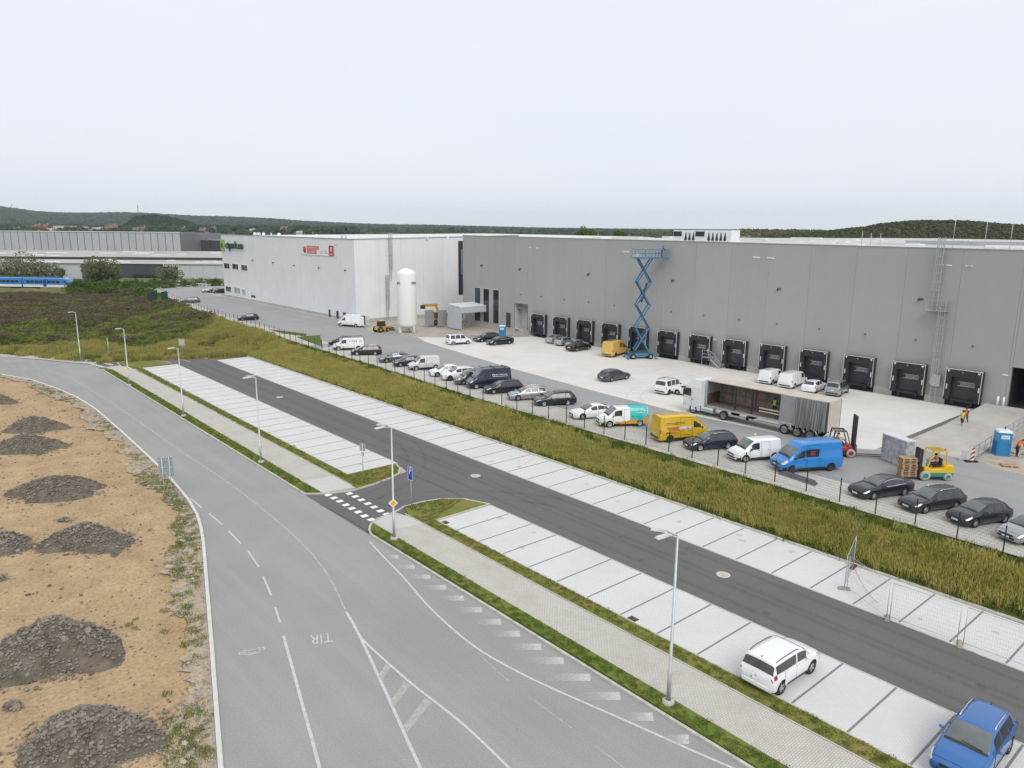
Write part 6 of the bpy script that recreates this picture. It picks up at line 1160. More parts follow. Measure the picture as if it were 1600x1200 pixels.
# ================================================================== PEOPLE
SKIN = M('skin', (.42, .23, .16), .6); HAIRD = M('dark_hair', (.03, .022, .018), .8); HIV = M('hi_vis_yellow', (.60, .72, .03), .7, var=.05); HIO = M('hi_vis_orange', (.72, .12, .025), .7, var=.08); TRD = M('dark_trousers', (.035, .04, .05), .85, var=.15); BOOT = M('boots', (.02, .018, .016), .8); HELM = M('helmet_yellow', (.62, .60, .12), .4); REFL = M('reflective_tape', (.6, .62, .6), .4)
def person(label, loc, rz, J, top, legs, head='hair', helmet=None, sleeve=None, shorts=False, group=None):
    """one skinned body over a jointed skeleton; J maps joint names to local points (x forward, y left, z up)"""
    t = thing('person', label, 'person', loc, rz, group)
    order = ['pelvis', 'belly', 'chest', 'neck', 'head', 'crown', 'hipL', 'kneeL', 'ankL', 'toeL', 'hipR', 'kneeR', 'ankR', 'toeR', 'shL', 'elL', 'wrL', 'haL', 'shR', 'elR', 'wrR', 'haR']
    rad = [.135, .13, .15, .058, .098, .085, .095, .062, .042, .04, .095, .062, .042, .04, .07, .05, .038, .042, .07, .05, .038, .042]
    ed = [('pelvis', 'belly'), ('belly', 'chest'), ('chest', 'neck'), ('neck', 'head'), ('head', 'crown')] + [e for s in 'LR' for e in (('pelvis', 'hip' + s), ('hip' + s, 'knee' + s), ('knee' + s, 'ank' + s), ('ank' + s, 'toe' + s), ('chest', 'sh' + s), ('sh' + s, 'el' + s), ('el' + s, 'wr' + s), ('wr' + s, 'ha' + s))]
    ix = {k_: i for i, k_ in enumerate(order)}; me = bpy.data.meshes.new('body'); me.from_pydata([J[k_] for k_ in order], [(ix[a], ix[b]) for a, b in ed], []); o = bpy.data.objects.new('body', me); COL.objects.link(o)
    o.modifiers.new('skin', 'SKIN'); sv = me.skin_vertices[0].data
    for i, r in enumerate(rad): sv[i].radius = (r, r * (1.25 if order[i] in ('chest', 'belly', 'pelvis') else 1)); sv[i].use_root = i == 0
    su = o.modifiers.new('sub', 'SUBSURF'); su.levels = su.render_levels = 1; bpy.context.view_layer.update()
    r = bpy.data.meshes.new_from_object(o.evaluated_get(bpy.context.evaluated_depsgraph_get())); bpy.data.objects.remove(o); r.materials.clear()
    for mm_ in (top, legs, SKIN, BOOT, sleeve or top): r.materials.append(mm_)
    seg = [((Vector(J[a]), Vector(J[b])), {'belly': 0, 'chest': 0, 'neck': 0, 'head': 2, 'crown': 2, 'hipL': 1, 'hipR': 1, 'kneeL': 1, 'kneeR': 1, 'ankL': 2 if shorts else 1, 'ankR': 2 if shorts else 1, 'toeL': 3, 'toeR': 3, 'shL': 0, 'shR': 0, 'elL': 4, 'elR': 4, 'wrL': 2 if shorts else 4, 'wrR': 2 if shorts else 4, 'haL': 2, 'haR': 2}[b]) for a, b in ed]
    for f_ in r.polygons:
        c_ = f_.center; best = min(seg, key=lambda q: (c_ - (q[0][0] + (q[0][1] - q[0][0]) * max(0, min(1, (c_ - q[0][0]).dot(q[0][1] - q[0][0]) / ((q[0][1] - q[0][0]).length_squared + 1e-9))))).length); f_.material_index = best[1]; f_.use_smooth = True
    link('body', r, None, t); h = Vector(J['head']); cr2 = Vector(J['crown']); up = (cr2 - h).normalized()
    hm = MB().lathe([(.112, -.01), (.115, .05), (.085, .115), (.03, .14), (0, .142)], 14) if not helmet else MB().lathe([(.15, .0), (.128, .02), (.122, .07), (.09, .125), (.03, .15), (0, .152)], 14)
    ho = hm.build('helmet' if helmet else 'hair', helmet or HAIRD, t); ho.location = h + up * .015; ho.rotation_euler = up.to_track_quat('Z', 'Y').to_euler()
    fc = MB(); fwd = Vector((1, 0, 0)); b0 = h + fwd * .1 - up * .02; fc.box(b0 + fwd * .005 - up * .01, (.035, .022, .04)); fc.build('nose', SKIN, t)
    ey = MB(); [ey.box(b0 + Vector((-.004, s * .035, .025)), (.012, .02, .012)) for s in (1, -1)]; ey.build('eyes', HAIRD, t)
    for s in 'LR':       # five bent fingers on each hand
        w_, ha = Vector(J['wr' + s]), Vector(J['ha' + s]); d_ = (ha - w_).normalized(); sd = d_.cross(Vector((1, 0, 0))); sd = sd.normalized() if sd.length > .1 else Vector((0, 1, 0)); fg = MB()
        for i, l_ in enumerate((.075, .085, .08, .065)): q = ha + sd * (.024 * (i - 1.5)); fg.tube([q, q + d_ * l_ * .6, q + d_ * l_ + Vector((.02, 0, 0))], [.0095, .009, .007], 5)
        q = ha - d_ * .03; fg.tube([q, q + Vector((.045, 0, 0)) + d_ * .02, q + Vector((.05, 0, 0)) + d_ * .055], [.011, .01, .008], 5); fg.build('fingers', SKIN, t)
    bnd = MB(); c_ = (Vector(J['belly']) + Vector(J['chest'])) / 2; bnd.lathe([(.205, -.025), (.205, .025)], 14); bo = bnd.build('reflective_band', REFL, t); bo.location = c_; bo.scale = (.82, 1.0, 1); return t
def stand(step=0., arms=.0, bend=0., z=0.):
    b = bend; J = dict(pelvis=(0, 0, .95), belly=(.12 * b, 0, 1.12), chest=(.36 * b, 0, 1.36 - .12 * b), neck=(.5 * b, 0, 1.52 - .2 * b), head=(.56 * b + .01, 0, 1.64 - .26 * b), crown=(.6 * b + .01, 0, 1.74 - .3 * b))
    for s, y in (('L', 1), ('R', -1)):
        k = step * y; J.update({'hip' + s: (0, y * .1, .88), 'knee' + s: (.16 * k + .03, y * .11, .49), 'ank' + s: (.28 * k - .02, y * .11, .09 + (.05 if k < 0 else 0)), 'toe' + s: (.28 * k + .15, y * .12, .045)})
        J.update({'sh' + s: (.34 * b, y * .19, 1.42 - .13 * b), 'el' + s: (.34 * b - .10 * k + .05 + .1 * arms, y * .25, 1.15 - .16 * b), 'wr' + s: (.42 * b - .12 * k + .1 + .25 * arms, y * .24, .93 + .2 * arms - .2 * b), 'ha' + s: (.44 * b - .12 * k + .12 + .3 * arms, y * .235, .86 + .2 * arms - .2 * b)})
    return J
def sit():
    J = dict(pelvis=(0, 0, .16), belly=(0, 0, .33), chest=(.02, 0, .57), neck=(.05, 0, .73), head=(.08, 0, .85), crown=(.09, 0, .95))
    for s, y in (('L', 1), ('R', -1)): J.update({'hip' + s: (.06, y * .1, .13), 'knee' + s: (.46, y * .14, .2), 'ank' + s: (.62, y * .14, -.22), 'toe' + s: (.76, y * .14, -.26), 'sh' + s: (.02, y * .19, .63), 'el' + s: (.16, y * .24, .40), 'wr' + s: (.38, y * .18, .46), 'ha' + s: (.45, y * .17, .48)})
    return J
RH = math.radians
p = at(1502, 688 - 20, ZY + .25); person('person in a yellow vest and dark shorts walking beside one in orange', p, RH(165), stand(.9, .2), HIV, TRD, shorts=True, sleeve=SKIN)
p = at(1508, 663, ZY + .3); person('person in an orange vest walking just behind the one in yellow', p, RH(160), stand(-.7, .2), HIO, TRD, sleeve=M('dark_sleeve', (.10, .03, .03), .8))
p = at(1180, 678, ZY + 1.75); person('person in yellow jacket and yellow helmet showing above the navy estate', (p.x, p.y, ZY), RH(100), stand(0, .6), HIV, TRD, helmet=HELM)
p = at_x(1191, 638, 66.6); person('person in a yellow vest standing on the open trailer floor', (66.4, 39.2 - 2.0, ZY + 1.3), RH(200), stand(.2, .8), HIV, TRD, sleeve=TRD)
p = at(1588, 714, ZY); person('person in orange bending down beside the large blue toilet', p, RH(-30), stand(.2, .3, .75), HIO, TRD)
# ================================================================== FORKLIFTS AND LOADS
def forklift(label, loc, rz, body, lower, rimm, mastcol, big, forkz, driver, tyrem, forklen=1.5, roofcol=None, mast_h=2.6):
    t = thing('forklift', label, 'forklift', loc, rz); k = big; b = MB(); prof = [(-1.25, .45), (-1.32, .75), (-1.2, 1.15), (-.55, 1.2), (-.5, .92), (.35, .85), (.62, 1.05), (.8, .95), (.85, .4), (-.8, .35)]
    b.add([(x * k, -.56 * k, z * k) for x, z in prof] + [(x * k, .56 * k, z * k) for x, z in prof], [tuple(range(9, -1, -1)), tuple(range(10, 20))] + [(i, (i + 1) % 10, 10 + (i + 1) % 10, 10 + i) for i in range(10)]); bo = b.build('body', body, t); md = bo.modifiers.new('bevel', 'BEVEL'); md.width = .06 * k; md.segments = 2; md.limit_method = 'ANGLE'
    MB().span((-1.24 * k, -.575 * k, .32 * k), (.84 * k, .575 * k, .60 * k)).build('chassis_panel', lower, t)
    rc = roofcol or PLAST; r = MB(); tp = 2.15 * k
    for s in (1, -1): r.bar((.62 * k, s * .5 * k, 1.0 * k), (.28 * k, s * .48 * k, tp), .07 * k); r.bar((-.75 * k, s * .5 * k, 1.15 * k), (-.62 * k, s * .48 * k, tp), .08 * k); r.bar((.28 * k, s * .48 * k, tp), (-.66 * k, s * .48 * k, tp), .08 * k)
    for i in range(7): r.bar(((.25 - i * .145) * k, -.48 * k, tp + .01), ((.25 - i * .145) * k, .48 * k, tp + .01), .045 * k)
    r.build('overhead_guard', rc, t)
    mt = MB(); [mt.span((.93 * k, s * .34 * k - .06, .12), (1.08 * k, s * .34 * k + .06, mast_h)) for s in (1, -1)]; mt.span((.95 * k, -.34 * k, mast_h - .16), (1.06 * k, .34 * k, mast_h)); mt.span((.95 * k, -.34 * k, mast_h * .5), (1.06 * k, .34 * k, mast_h * .5 + .12)); mt.span((.98 * k, -.1, .2), (1.04 * k, .1, mast_h - .2)); mo = mt.build('mast', mastcol, t)
    cg = MB(); [cg.span((1.1 * k, -.5 * k, forkz + z), (1.16 * k, .5 * k, forkz + z + .1)) for z in (.05, .45)]; [cg.span((1.1 * k, y - .02, forkz + .1), (1.15 * k, y + .02, forkz + 1.0)) for y in np.linspace(-.48 * k, .48 * k, 5)]; cg.span((1.1 * k, -.5 * k, forkz + .98), (1.15 * k, .5 * k, forkz + 1.04)); cg.build('carriage', PLAST, mo)
    for s in (1, -1): MB().span((1.16 * k, s * .28 * k - .06, forkz), (1.16 * k + forklen, s * .28 * k + .06, forkz + .05)).span((1.16 * k, s * .28 * k - .06, forkz), (1.22 * k, s * .28 * k + .06, forkz + .5)).build('fork', M('fork_steel', (.10, .09, .085), .5, .5, var=.2), mo)
    MB().box((-.25 * k, 0, 1.0 * k), (.5 * k, .5 * k, .14)).box((-.5 * k, 0, 1.28 * k), (.14, .48 * k, .5 * k)).build('seat', PLAST, t); MB().bar((.45 * k, 0, .95 * k), (.3 * k, 0, 1.32 * k), .05).lathe([(.17, 0), (.19, .02), (.17, .04)], 14, (.28 * k, 0, 1.33 * k)).build('steering_wheel', PLAST, t)
    MB().box((-.62 * k, .3 * k, tp + .1), (.1, .1, .14)).build('beacon', M('beacon_amber', (.5, .16, .02), .3), t); MB().box((-.6 * k, -.52 * k, tp - .15), (.05, .16, .2)).build('mirror', PLAST, t)
    for x, rr2 in ((.72, .36), (-.88, .29)):
        for s in (1, -1):
            w = MB().lathe([(rr2 * k * .55, -.12 * k), (rr2 * k, -.1 * k), (rr2 * k, .1 * k), (rr2 * k * .55, .12 * k)], 22, axis='Y').build('wheel', tyrem, t, loc=(x * k, s * .5 * k, rr2 * k)); MB().lathe([(0, s * .06 * k), (rr2 * k * .2, s * .1 * k), (rr2 * k * .35, s * .06 * k), (rr2 * k * .56, s * .115 * k)], 18, axis='Y').build('rim', rimm, w)
    return t
OLDT = M('grey_tyre', (.42, .39, .33), .9, var=.15, scale=5); FRED = paint('forklift_red', (.42, .02, .03)); FYEL = paint('forklift_yellow', (.72, .47, .01)); FTEAL = paint('forklift_teal', (.02, .24, .24))
rc_ = at(1325, 716, ZY); rc_ = Vector((rc_.x + .2, rc_.y + .9, ZY)); hr = RH(-48)
fl1 = forklift('red and black forklift with tall black mast and long forks behind the blue van', rc_, hr, FRED, PLAST, FRED, PLAST, 1.08, .12, None, OLDT, 2.9, mast_h=3.7)
person('person in an orange vest driving the red forklift', rc_ + Matrix.Rotation(hr, 3, 'Z') @ Vector((-.3, 0, 1.10)), hr, sit(), HIO, TRD, sleeve=SKIN)
yc_ = at(1462, 752, ZY); yc_ = Vector((yc_.x + .45, yc_.y + .55, ZY)); hy = RH(139)
fl2 = forklift('yellow and teal forklift carrying a stack of pallets, with pale tyres', yc_, hy, FYEL, FTEAL, FTEAL, PLAST, 1.12, .18, None, OLDT, 1.3, FYEL, 2.5)
person('person in an orange vest driving the yellow and teal forklift', yc_ + Matrix.Rotation(hy, 3, 'Z') @ Vector((-.3, 0, 1.12)), hy, sit(), HIO, TRD, sleeve=SKIN)
WOOD = M('pallet_wood', (.42, .29, .17), .85, var=.25, scale=4, rnd=.18)
def pallet(label, loc, rz, first=[None]):
    if first[0] is None:
        t = thing('pallet', label, 'pallet', loc, rz, 'wooden pallets')
        bd = [((-.6, .6), y, z, .145 if abs(y) > .3 else .1) for z in (.135,) for y in (-.328, -.17, 0, .17, .328)] + [((-.6, .6), y, .011, .1) for y in (-.34, 0, .34)]
        for (a, c_), y, z, w in bd: MB().box((0, y, z), (1.2, w, .022)).build('board', WOOD, t)
        for x in (-.528, 0, .528):
            MB().box((x, 0, .112), (.145, .8, .022)).build('stringer', WOOD, t)
            for y in (-.33, 0, .33): MB().box((x, y, .062), (.145, .11, .078)).build('block', WOOD, t)
        first[0] = t; return t
    c_ = copy_tree(first[0]); c_.location = loc; c_.rotation_euler = (0, 0, rz); c_['label'] = label; return c_
pc = yc_ + Matrix.Rotation(hy, 3, 'Z') @ Vector((1.12 * 1.16 + .62, 0, 0)); rg = random.Random(3)
NM = ['bottom', 'second', 'third', 'fourth', 'fifth', 'sixth', 'seventh', 'eighth', 'ninth', 'topmost']
for i in range(10):
    zz2 = ZY + .232 + i * .147; o = pallet(('lowest' if i == 0 else NM[i]) + ' wooden pallet of the stack on the yellow forklift' + (', counted from below' if 0 < i < 9 else ''), (pc.x + rg.uniform(-.03, .03) + (.12 if i > 6 else 0), pc.y + rg.uniform(-.03, .03) + (.1 if i > 6 else 0), zz2), hy + rg.uniform(-.05, .05))
p1, p2, p3_ = at(1386, 720, ZY), at(1422, 735, ZY), None
wc = Vector((63.75, 24.2, ZY)); wl = thing('wrapped_load', 'tall grey load wrapped in silver plastic behind the pallet stack', 'load', wc, RH(-114))
wm = M('silver_wrap', (.42, .44, .46), .25, .15, var=.35, scale=2.2, coat=.3); b = MB(); rows = 7; nn = 20
for r_ in range(rows):
    for i in range(nn):
        s_ = i / nn * 4; sd, f_ = int(s_), s_ - int(s_); hx, hy2 = 1.3, .42; q = [(-hx + 2 * hx * f_, -hy2), (hx, -hy2 + 2 * hy2 * f_), (hx - 2 * hx * f_, hy2), (-hx, hy2 - 2 * hy2 * f_)][sd]; b.v.append((q[0] * (1 + rg.uniform(-.02, .03)), q[1] * (1 + rg.uniform(-.05, .05)), 0.15 + 2.15 * r_ / (rows - 1)))
for r_ in range(rows - 1):
    for i in range(nn): b.f.append((r_ * nn + i, r_ * nn + (i + 1) % nn, (r_ + 1) * nn + (i + 1) % nn, (r_ + 1) * nn + i)); b.m.append(0); b.sm.append(False)
b.f.append(tuple((rows - 1) * nn + i for i in range(nn))); b.m.append(0); b.sm.append(False); b.build('wrapping', wm, wl); MB().span((-1.33, -.46, 2.3), (1.33, .46, 2.4)).build('top_sheet', M('sheet_white', (.66, .68, .72), .4, var=.08), wl)
b = MB(); [b.span((-1.25, y - .05, 0), (1.25, y + .05, .15)) for y in (-.35, 0, .35)]; b.build('skid', WOOD, wl)
# bundle of steel beams on the paving
A, B2 = at(1219, 740, ZY), at(1276, 759, ZY); bl_ = thing('steel_beams', 'bundle of grey steel channels lying on the paving beside the blue van', 'beams', (A + B2) / 2, math.atan2((B2 - A).y, (B2 - A).x)); ln = (B2 - A).length
for i, (y, z) in enumerate(((-.2, .09), (0, .09), (.2, .09), (-.1, .26), (.1, .26))): q = MB(); q.span((-ln / 2 + .1 * i, y - .08, z - .08), (ln / 2 - .06 * i, y + .08, z - .05)); q.span((-ln / 2 + .1 * i, y - .08, z - .05), (ln / 2 - .06 * i, y - .05, z + .07)); q.span((-ln / 2 + .1 * i, y + .05, z - .05), (ln / 2 - .06 * i, y + .08, z + .07)); q.build('channel', M('beam_grey', (.24, .255, .265), .5, .4, var=.15), bl_)
# ================================================================== SCISSOR LIFT
LBL = paint('lift_blue', (.035, .17, .33)); LDK = M('lift_dark', (.03, .05, .075), .5)
sl = thing('scissor_lift', 'tall blue scissor lift raised against the grey warehouse wall', 'lift', (88.1, 72.4, ZY), RH(-34))
b = MB(); b.span((-1.9, -.85, .45), (1.9, .85, .95)); b.build('chassis', LBL, sl); MB().span((-1.2, -.8, .95), (1.0, -.35, 1.3)).span((-.9, .35, .95), (1.2, .8, 1.3)).build('machine_box', LDK, sl)
b = MB(); [b.bar((sx * 1.8, sy * .85, .6), (sx * 2.25, sy * 1.15, .12), .14) for sx in (1, -1) for sy in (1, -1)]; [b.box((sx * 2.25, sy * 1.15, .06), (.35, .35, .08)) for sx in (1, -1) for sy in (1, -1)]; b.bar((-2.1, -.9, .5), (-2.1, .9, .5), .12); b.bar((-2.1, -.9, 1.1), (-2.1, .9, 1.1), .08); [b.bar((-2.1, y, .5), (-2.1, y, 1.1), .07) for y in (-.9, .9)]; b.build('outriggers', LBL, sl)
for sx in (1.35, -1.35):
    for s in (1, -1): w = MB().lathe([(.22, -.13), (.4, -.12), (.42, -.06), (.42, .06), (.4, .12), (.22, .13)], 18, axis='Y').build('wheel', TYRE, sl, loc=(sx, s * .95, .42)); MB().lathe([(0, s * .08), (.1, s * .12), (.23, s * .1)], 14, axis='Y').build('rim', M('rim_grey', (.4, .38, .36), .5, .3), w)
ns = 4; z0, z1 = 1.3, 15.2; hh = (z1 - z0) / ns; hw = 1.05
for i in range(ns):
    a, c_ = z0 + i * hh, z0 + (i + 1) * hh
    for j, (s, mt_) in enumerate(((-.62, LBL), (.62, LBL))):
        MB().bar((-hw, s, a), (hw, s, c_), .1, .2).build('scissor_arm', mt_ if i % 2 else LBL, sl); MB().bar((hw, s * .84, a), (-hw, s * .84, c_), .1, .2).build('scissor_arm', LDK if (i + j) % 2 else LBL, sl)
    b = MB(); [b.tube([(x, -.66, z), (x, .66, z)], .05, 8) for x, z in ((0, (a + c_) / 2), (hw, c_), (-hw, c_))]; b.build('cross_shaft', LDK, sl)
for i in (0, 2): MB().tube([(-.2, -.2, z0 + i * hh + .4), (.55, -.2, z0 + (i + 1) * hh - .2)], .1, 10).tube([(-.2, .2, z0 + i * hh + .4), (.55, .2, z0 + (i + 1) * hh - .2)], .1, 10).build('hydraulic_ram', LDK, sl)
pfm = MB(); pfm.span((-1.7, -.95, 15.2), (3.5, .95, 15.42)); pfm.build('platform', LBL, sl); b = MB()
for z in (15.95, 16.5): b.bar((-1.7, -.93, z), (3.5, -.93, z), .05); b.bar((-1.7, .93, z), (3.5, .93, z), .05); b.bar((-1.7, -.93, z), (-1.7, .93, z), .05); b.bar((3.5, -.93, z), (3.5, .93, z), .05)
for x in np.linspace(-1.7, 3.5, 6): b.bar((x, -.93, 15.4), (x, -.93, 16.5), .06); b.bar((x, .93, 15.4), (x, .93, 16.5), .06)
for x in (-.45, 1.05): b.span((x, -.95, 15.42), (x + .4, -.9, 16.45)) if False else b.bar((x + .35, -.93, 15.4), (x + .35, -.93, 16.5), .06)
b.build('guard_rail', LBL, sl); MB().box((-1.2, .2, 15.7), (.9, .7, .5)).build('tool_box', M('box_grey', (.5, .52, .52), .6), sl)
MR = Matrix.Rotation(RH(-34), 3, 'Z')
person('person in dark clothes leaning out at the right end of the raised blue lift', Vector((88.1, 72.4, ZY)) + MR @ Vector((2.7, .1, 15.42)), RH(-20), stand(.1, .9, .3), M('blue_overall', (.05, .12, .2), .8), TRD, sleeve=TRD)

# ================================================================== TANK AND BUILDING SITE
TW = M('tank_white', (.80, .80, .78), .45, var=.02); tx, ty = 75.55, 118.9
tn = thing('storage_tank', 'tall white cylindrical storage tank on short legs beside the white hall', 'tank', (tx, ty, ZY))
MB().lathe([(0, .95), (1.2, 1.0), (1.75, 1.35), (1.85, 1.7), (1.85, 10.9), (1.72, 11.35), (1.2, 11.8), (.5, 12.05), (0, 12.1)], 40).build('shell', TW, tn)
for a in (-60, 60, 180): d = (FWD * math.cos(RH(a + 180)) + RGT * math.sin(RH(a + 180))) * 1.5; MB().box((d.x, d.y, .75), (.42, .42, 1.5)).build('leg', TW, tn); MB().box((d.x, d.y, .04), (.8, .8, .08)).build('foot_plate', PLIN, tn)
MB().lathe([(1.853, 8.9), (1.853, 8.93)], 40).build('seam', M('seam_grey', (.6, .6, .6), .6), tn)
for ang, l_ in ((-58, .5), (-40, .34), (38, .42), (52, .4), (66, .3)):
    b = MB(); a0 = RH(ang); 
    for i in range(4):
        for dz in ((0, .3) if i % 2 else (.05, .26)): q = a0 + i * l_ * .13; dd_ = -FWD * math.cos(q) + RGT * math.sin(q); p = dd_ * 1.862; b.box((p.x, p.y, 9.45 + dz - .15), (.09, .09, .11), rz=math.atan2(dd_.y, dd_.x))
    b.build('shell_marking', M('mark_grey', (.09, .09, .1), .7), tn)
b = MB(); [b.bar((1.2 * RGT.x - 1.45 * FWD.x + s * .2 * RGT.x, 1.2 * RGT.y - 1.45 * FWD.y + s * .2 * RGT.y, 0), (1.2 * RGT.x - 1.45 * FWD.x + s * .2 * RGT.x, 1.2 * RGT.y - 1.45 * FWD.y + s * .2 * RGT.y, 1.2), .05) for s in (0, 1, 2)]; b.build('pipework', STEELG, tn)
def site_z(X): return ZY + max(0, min(.75, (X - 76) * .055))
A, B2 = at(721, 513, 1.75), at(774, 509, 2.1); A.z = B2.z = 1.5; fw = (B2 - A); fw.z = 0; wd = fw.length; cs = thing('canopy_shelter', 'light grey sheet metal shelter open at the front beside the white hall', 'shelter', A, 0.0)
SHM = M('shelter_sheet', (.52, .56, .60), .5, .15, var=.06, scale=1); dp = 4.4; hs = 4.2
MB().span((-.08, 0, 0), (0, dp, hs)).build('side_wall', SHM, cs); MB().span((wd, 0, 0), (wd + .08, dp, hs)).build('side_wall', SHM, cs)
MB().span((-.1, -.06, hs - 1.05), (wd + .1, 0, hs + .1)).build('front_fascia', SHM, cs); MB().add([(-.12, -.08, hs + .1), (wd + .12, -.08, hs + .1), (wd + .12, dp, hs + .45), (-.12, dp, hs + .45), (-.12, -.08, hs + .18), (wd + .12, -.08, hs + .18), (wd + .12, dp, hs + .53), (-.12, dp, hs + .53)], [(0, 3, 2, 1), (4, 5, 6, 7), (0, 1, 5, 4), (1, 2, 6, 5), (2, 3, 7, 6), (3, 0, 4, 7)]).build('roof', M('shelter_roof', (.68, .70, .71), .5, .1, var=.05), cs)
b = MB(); [b.bar((x, .1, 0), (x, .1, hs), .12) for x in (.06, wd - .06)]; [b.bar((x, dp - .1, 0), (x, dp - .1, hs), .1) for x in np.linspace(0, wd, 4)]; b.bar((wd - .1, .3, .2), (wd - .1, dp - .3, hs - .3), .06); b.bar((wd - .1, dp - .3, .2), (wd - .1, .3, hs - .3), .06); b.build('frame', STEELG, cs)
b = MB(); [b.bar((.6 + i * .5, dp * .6, .2), (1.2 + i * .55, dp * .55, 1.5 + .2 * (i % 2)), .07) for i in range(5)]; b.bar((.4, dp * .5, .9), (3.2, dp * .6, 1.2), .08); tag(b.build('pipe_rack', M('pipe_dark', (.07, .075, .08), .6), None, loc=None), 'dark pipe frame standing under the grey sheet metal shelter', 'pipe frame'); o = bpy.data.objects['pipe_rack']; o.location = A; o.rotation_euler = cs.rotation_euler
for px0, px1, lab in ((665, 678, 'left of the two ribbed grey sheets leaning beside the shelter'), (685, 698, 'right of the two ribbed grey sheets leaning beside the shelter')):
    P0, P1 = at(px0, 510, 1.6), at(px1, 509, 1.6); d = P1 - P0; t = thing('ribbed_sheet', lab, 'metal sheet', P0, math.atan2(d.y, d.x)); w = d.length
    MB().box((w / 2, .12, 1.65), (w, .05, 3.1), rx=-.06).build('sheet', M('sheet_grey', (.36, .37, .38), .5, .3, var=.06), t); b = MB(); [b.box((w * i / 6, .085, 1.65), (.07, .06, 3.1), rx=-.06) for i in range(7)]; b.build('rib', M('rib_grey', (.26, .27, .28), .5, .3), t)
def loader(label, cat, loc, rz, telehandler=False):
    t = thing('telehandler' if telehandler else 'wheel_loader', label, cat, loc, rz); Y_ = paint('plant_yellow', (.62, .37, .02), rough=.45)
    b = MB(); prof = [(-1.6, .6), (-1.6, 1.25), (-.6, 1.35), (.5, 1.35), (1.5, 1.25), (1.6, .7), (.6, .55)]; n = len(prof); b.add([(x, -.55, z) for x, z in prof] + [(x, .55, z) for x, z in prof], [tuple(range(n - 1, -1, -1)), tuple(range(n, 2 * n))] + [(i, (i + 1) % n, n + (i + 1) % n, n + i) for i in range(n)]); b.build('body', Y_, t)
    c_ = MB().add([(-.8, -.6, 1.35), (.7, -.6, 1.35), (.5, -.55, 2.5), (-.7, -.55, 2.5), (-.8, .6, 1.35), (.7, .6, 1.35), (.5, .55, 2.5), (-.7, .55, 2.5)], [(0, 1, 2, 3), (4, 7, 6, 5), (0, 4, 5, 1), (1, 5, 6, 2), (0, 3, 7, 4), (3, 2, 6, 7)]).build('cab', GLASS, t); MB().span((-.85, -.65, 2.5), (.65, .65, 2.66)).build('cab_roof', Y_, c_); b = MB(); [b.bar((x0, s * .61, 1.35), (x1, s * .56, 2.52), .09) for x0, x1 in ((-.8, -.7), (.7, .5), (-.05, -.05)) for s in (1, -1)]; b.build('cab_frame', PLAST, c_)
    for x, r in ((-1.05, .68 if not telehandler else .55), (1.15, .5 if not telehandler else .55)):
        for s in (1, -1): w = MB().lathe([(r * .5, -.2), (r * .92, -.2), (r, -.12), (r, .12), (r * .92, .2), (r * .5, .2)], 18, axis='Y').build('wheel', TYRE, t, loc=(x, s * .82, r)); MB().lathe([(0, s * .1), (r * .2, s * .16), (r * .5, s * .12)], 14, axis='Y').build('rim', Y_, w)
    if telehandler:
        MB().bar((-1.6, 0, 1.2), (-.2, 0, 4.05), .34, .42).bar((-.6, 0, 3.95), (4.2, 0, 4.25), .42, .55).build('boom', Y_, t); MB().box((4.3, 0, 3.9), (.2, 1.1, .7)).build('fork_head', PLAST, t)
    else:
        MB().bar((1.2, -.5, 1.1), (2.6, -.5, .75), .14, .22).bar((1.2, .5, 1.1), (2.6, .5, .75), .14, .22).build('loader_arm', Y_, t); MB().add([(2.5, -1.1, .2), (2.5, 1.1, .2), (3.3, 1.1, .12), (3.3, -1.1, .12), (2.45, -1.1, 1.05), (2.45, 1.1, 1.05)], [(0, 1, 2, 3), (0, 4, 5, 1), (0, 3, 4), (1, 5, 2)]).build('bucket', M('bucket_steel', (.2, .17, .14), .6, .4, var=.3), t)
    return t
lc = at(601, 519, ZY); loader('yellow wheeled loader with a dark bucket standing left of the white tank', 'loader', (lc.x - .3, lc.y + .6, ZY), RH(12)).scale = (.85, .85, .85)
lc = at(676, 511, 1.7); loader('yellow telehandler with raised boom between the tank and the shelter', 'telehandler', (lc.x + 3.6, lc.y + 4.2, 1.55), RH(-160), True)
for px, py, pxr, lab in ((612, 522, 14, 'low heap of dark rubble left of the white tank legs'), (815, 524, 26, 'long heap of grey gravel behind the small blue toilet'), (735, 531, 24, 'low strip of grey gravel between the tank and the white small van')):
    P0 = at(px, py, ZY); f = P0.dot(FWD); rr2 = pxr * f / F_PX * 1.05; b = MB(); N = 24; rg2 = random.Random(px)
    for i in range(N + 1):
        for j in range(N + 1):
            u_, v_ = i / N * 2 - 1, j / N * 2 - 1; q = RGT * u_ * rr2 + FWD * v_ * rr2 * .55; rad = math.hypot(u_, v_); b.v.append((q.x, q.y, max(0, 1 - rad ** 1.4) * min(1.3, rr2 * .33) * (.7 + .5 * float(vnoise(u_ * 4, v_ * 4, 1, px))) + rg2.uniform(-.06, .06) * (rad < 1) - .05 * (rad >= 1)))
    b.f = [(i * (N + 1) + j, (i + 1) * (N + 1) + j, (i + 1) * (N + 1) + j + 1, i * (N + 1) + j + 1) for i in range(N) for j in range(N)]; b.m = [0] * len(b.f); b.sm = [False] * len(b.f)
    o = b.build('gravel_heap', M('site_gravel', (.27, .255, .235), .95, var=.4, scale=4), None, loc=(P0.x, P0.y, ZY + .02)); tag(o, lab, 'gravel heap')
BLUET = M('toilet_blue', (.03, .23, .47), .45, var=.05); TOPW = M('toilet_roof', (.68, .72, .75), .45)
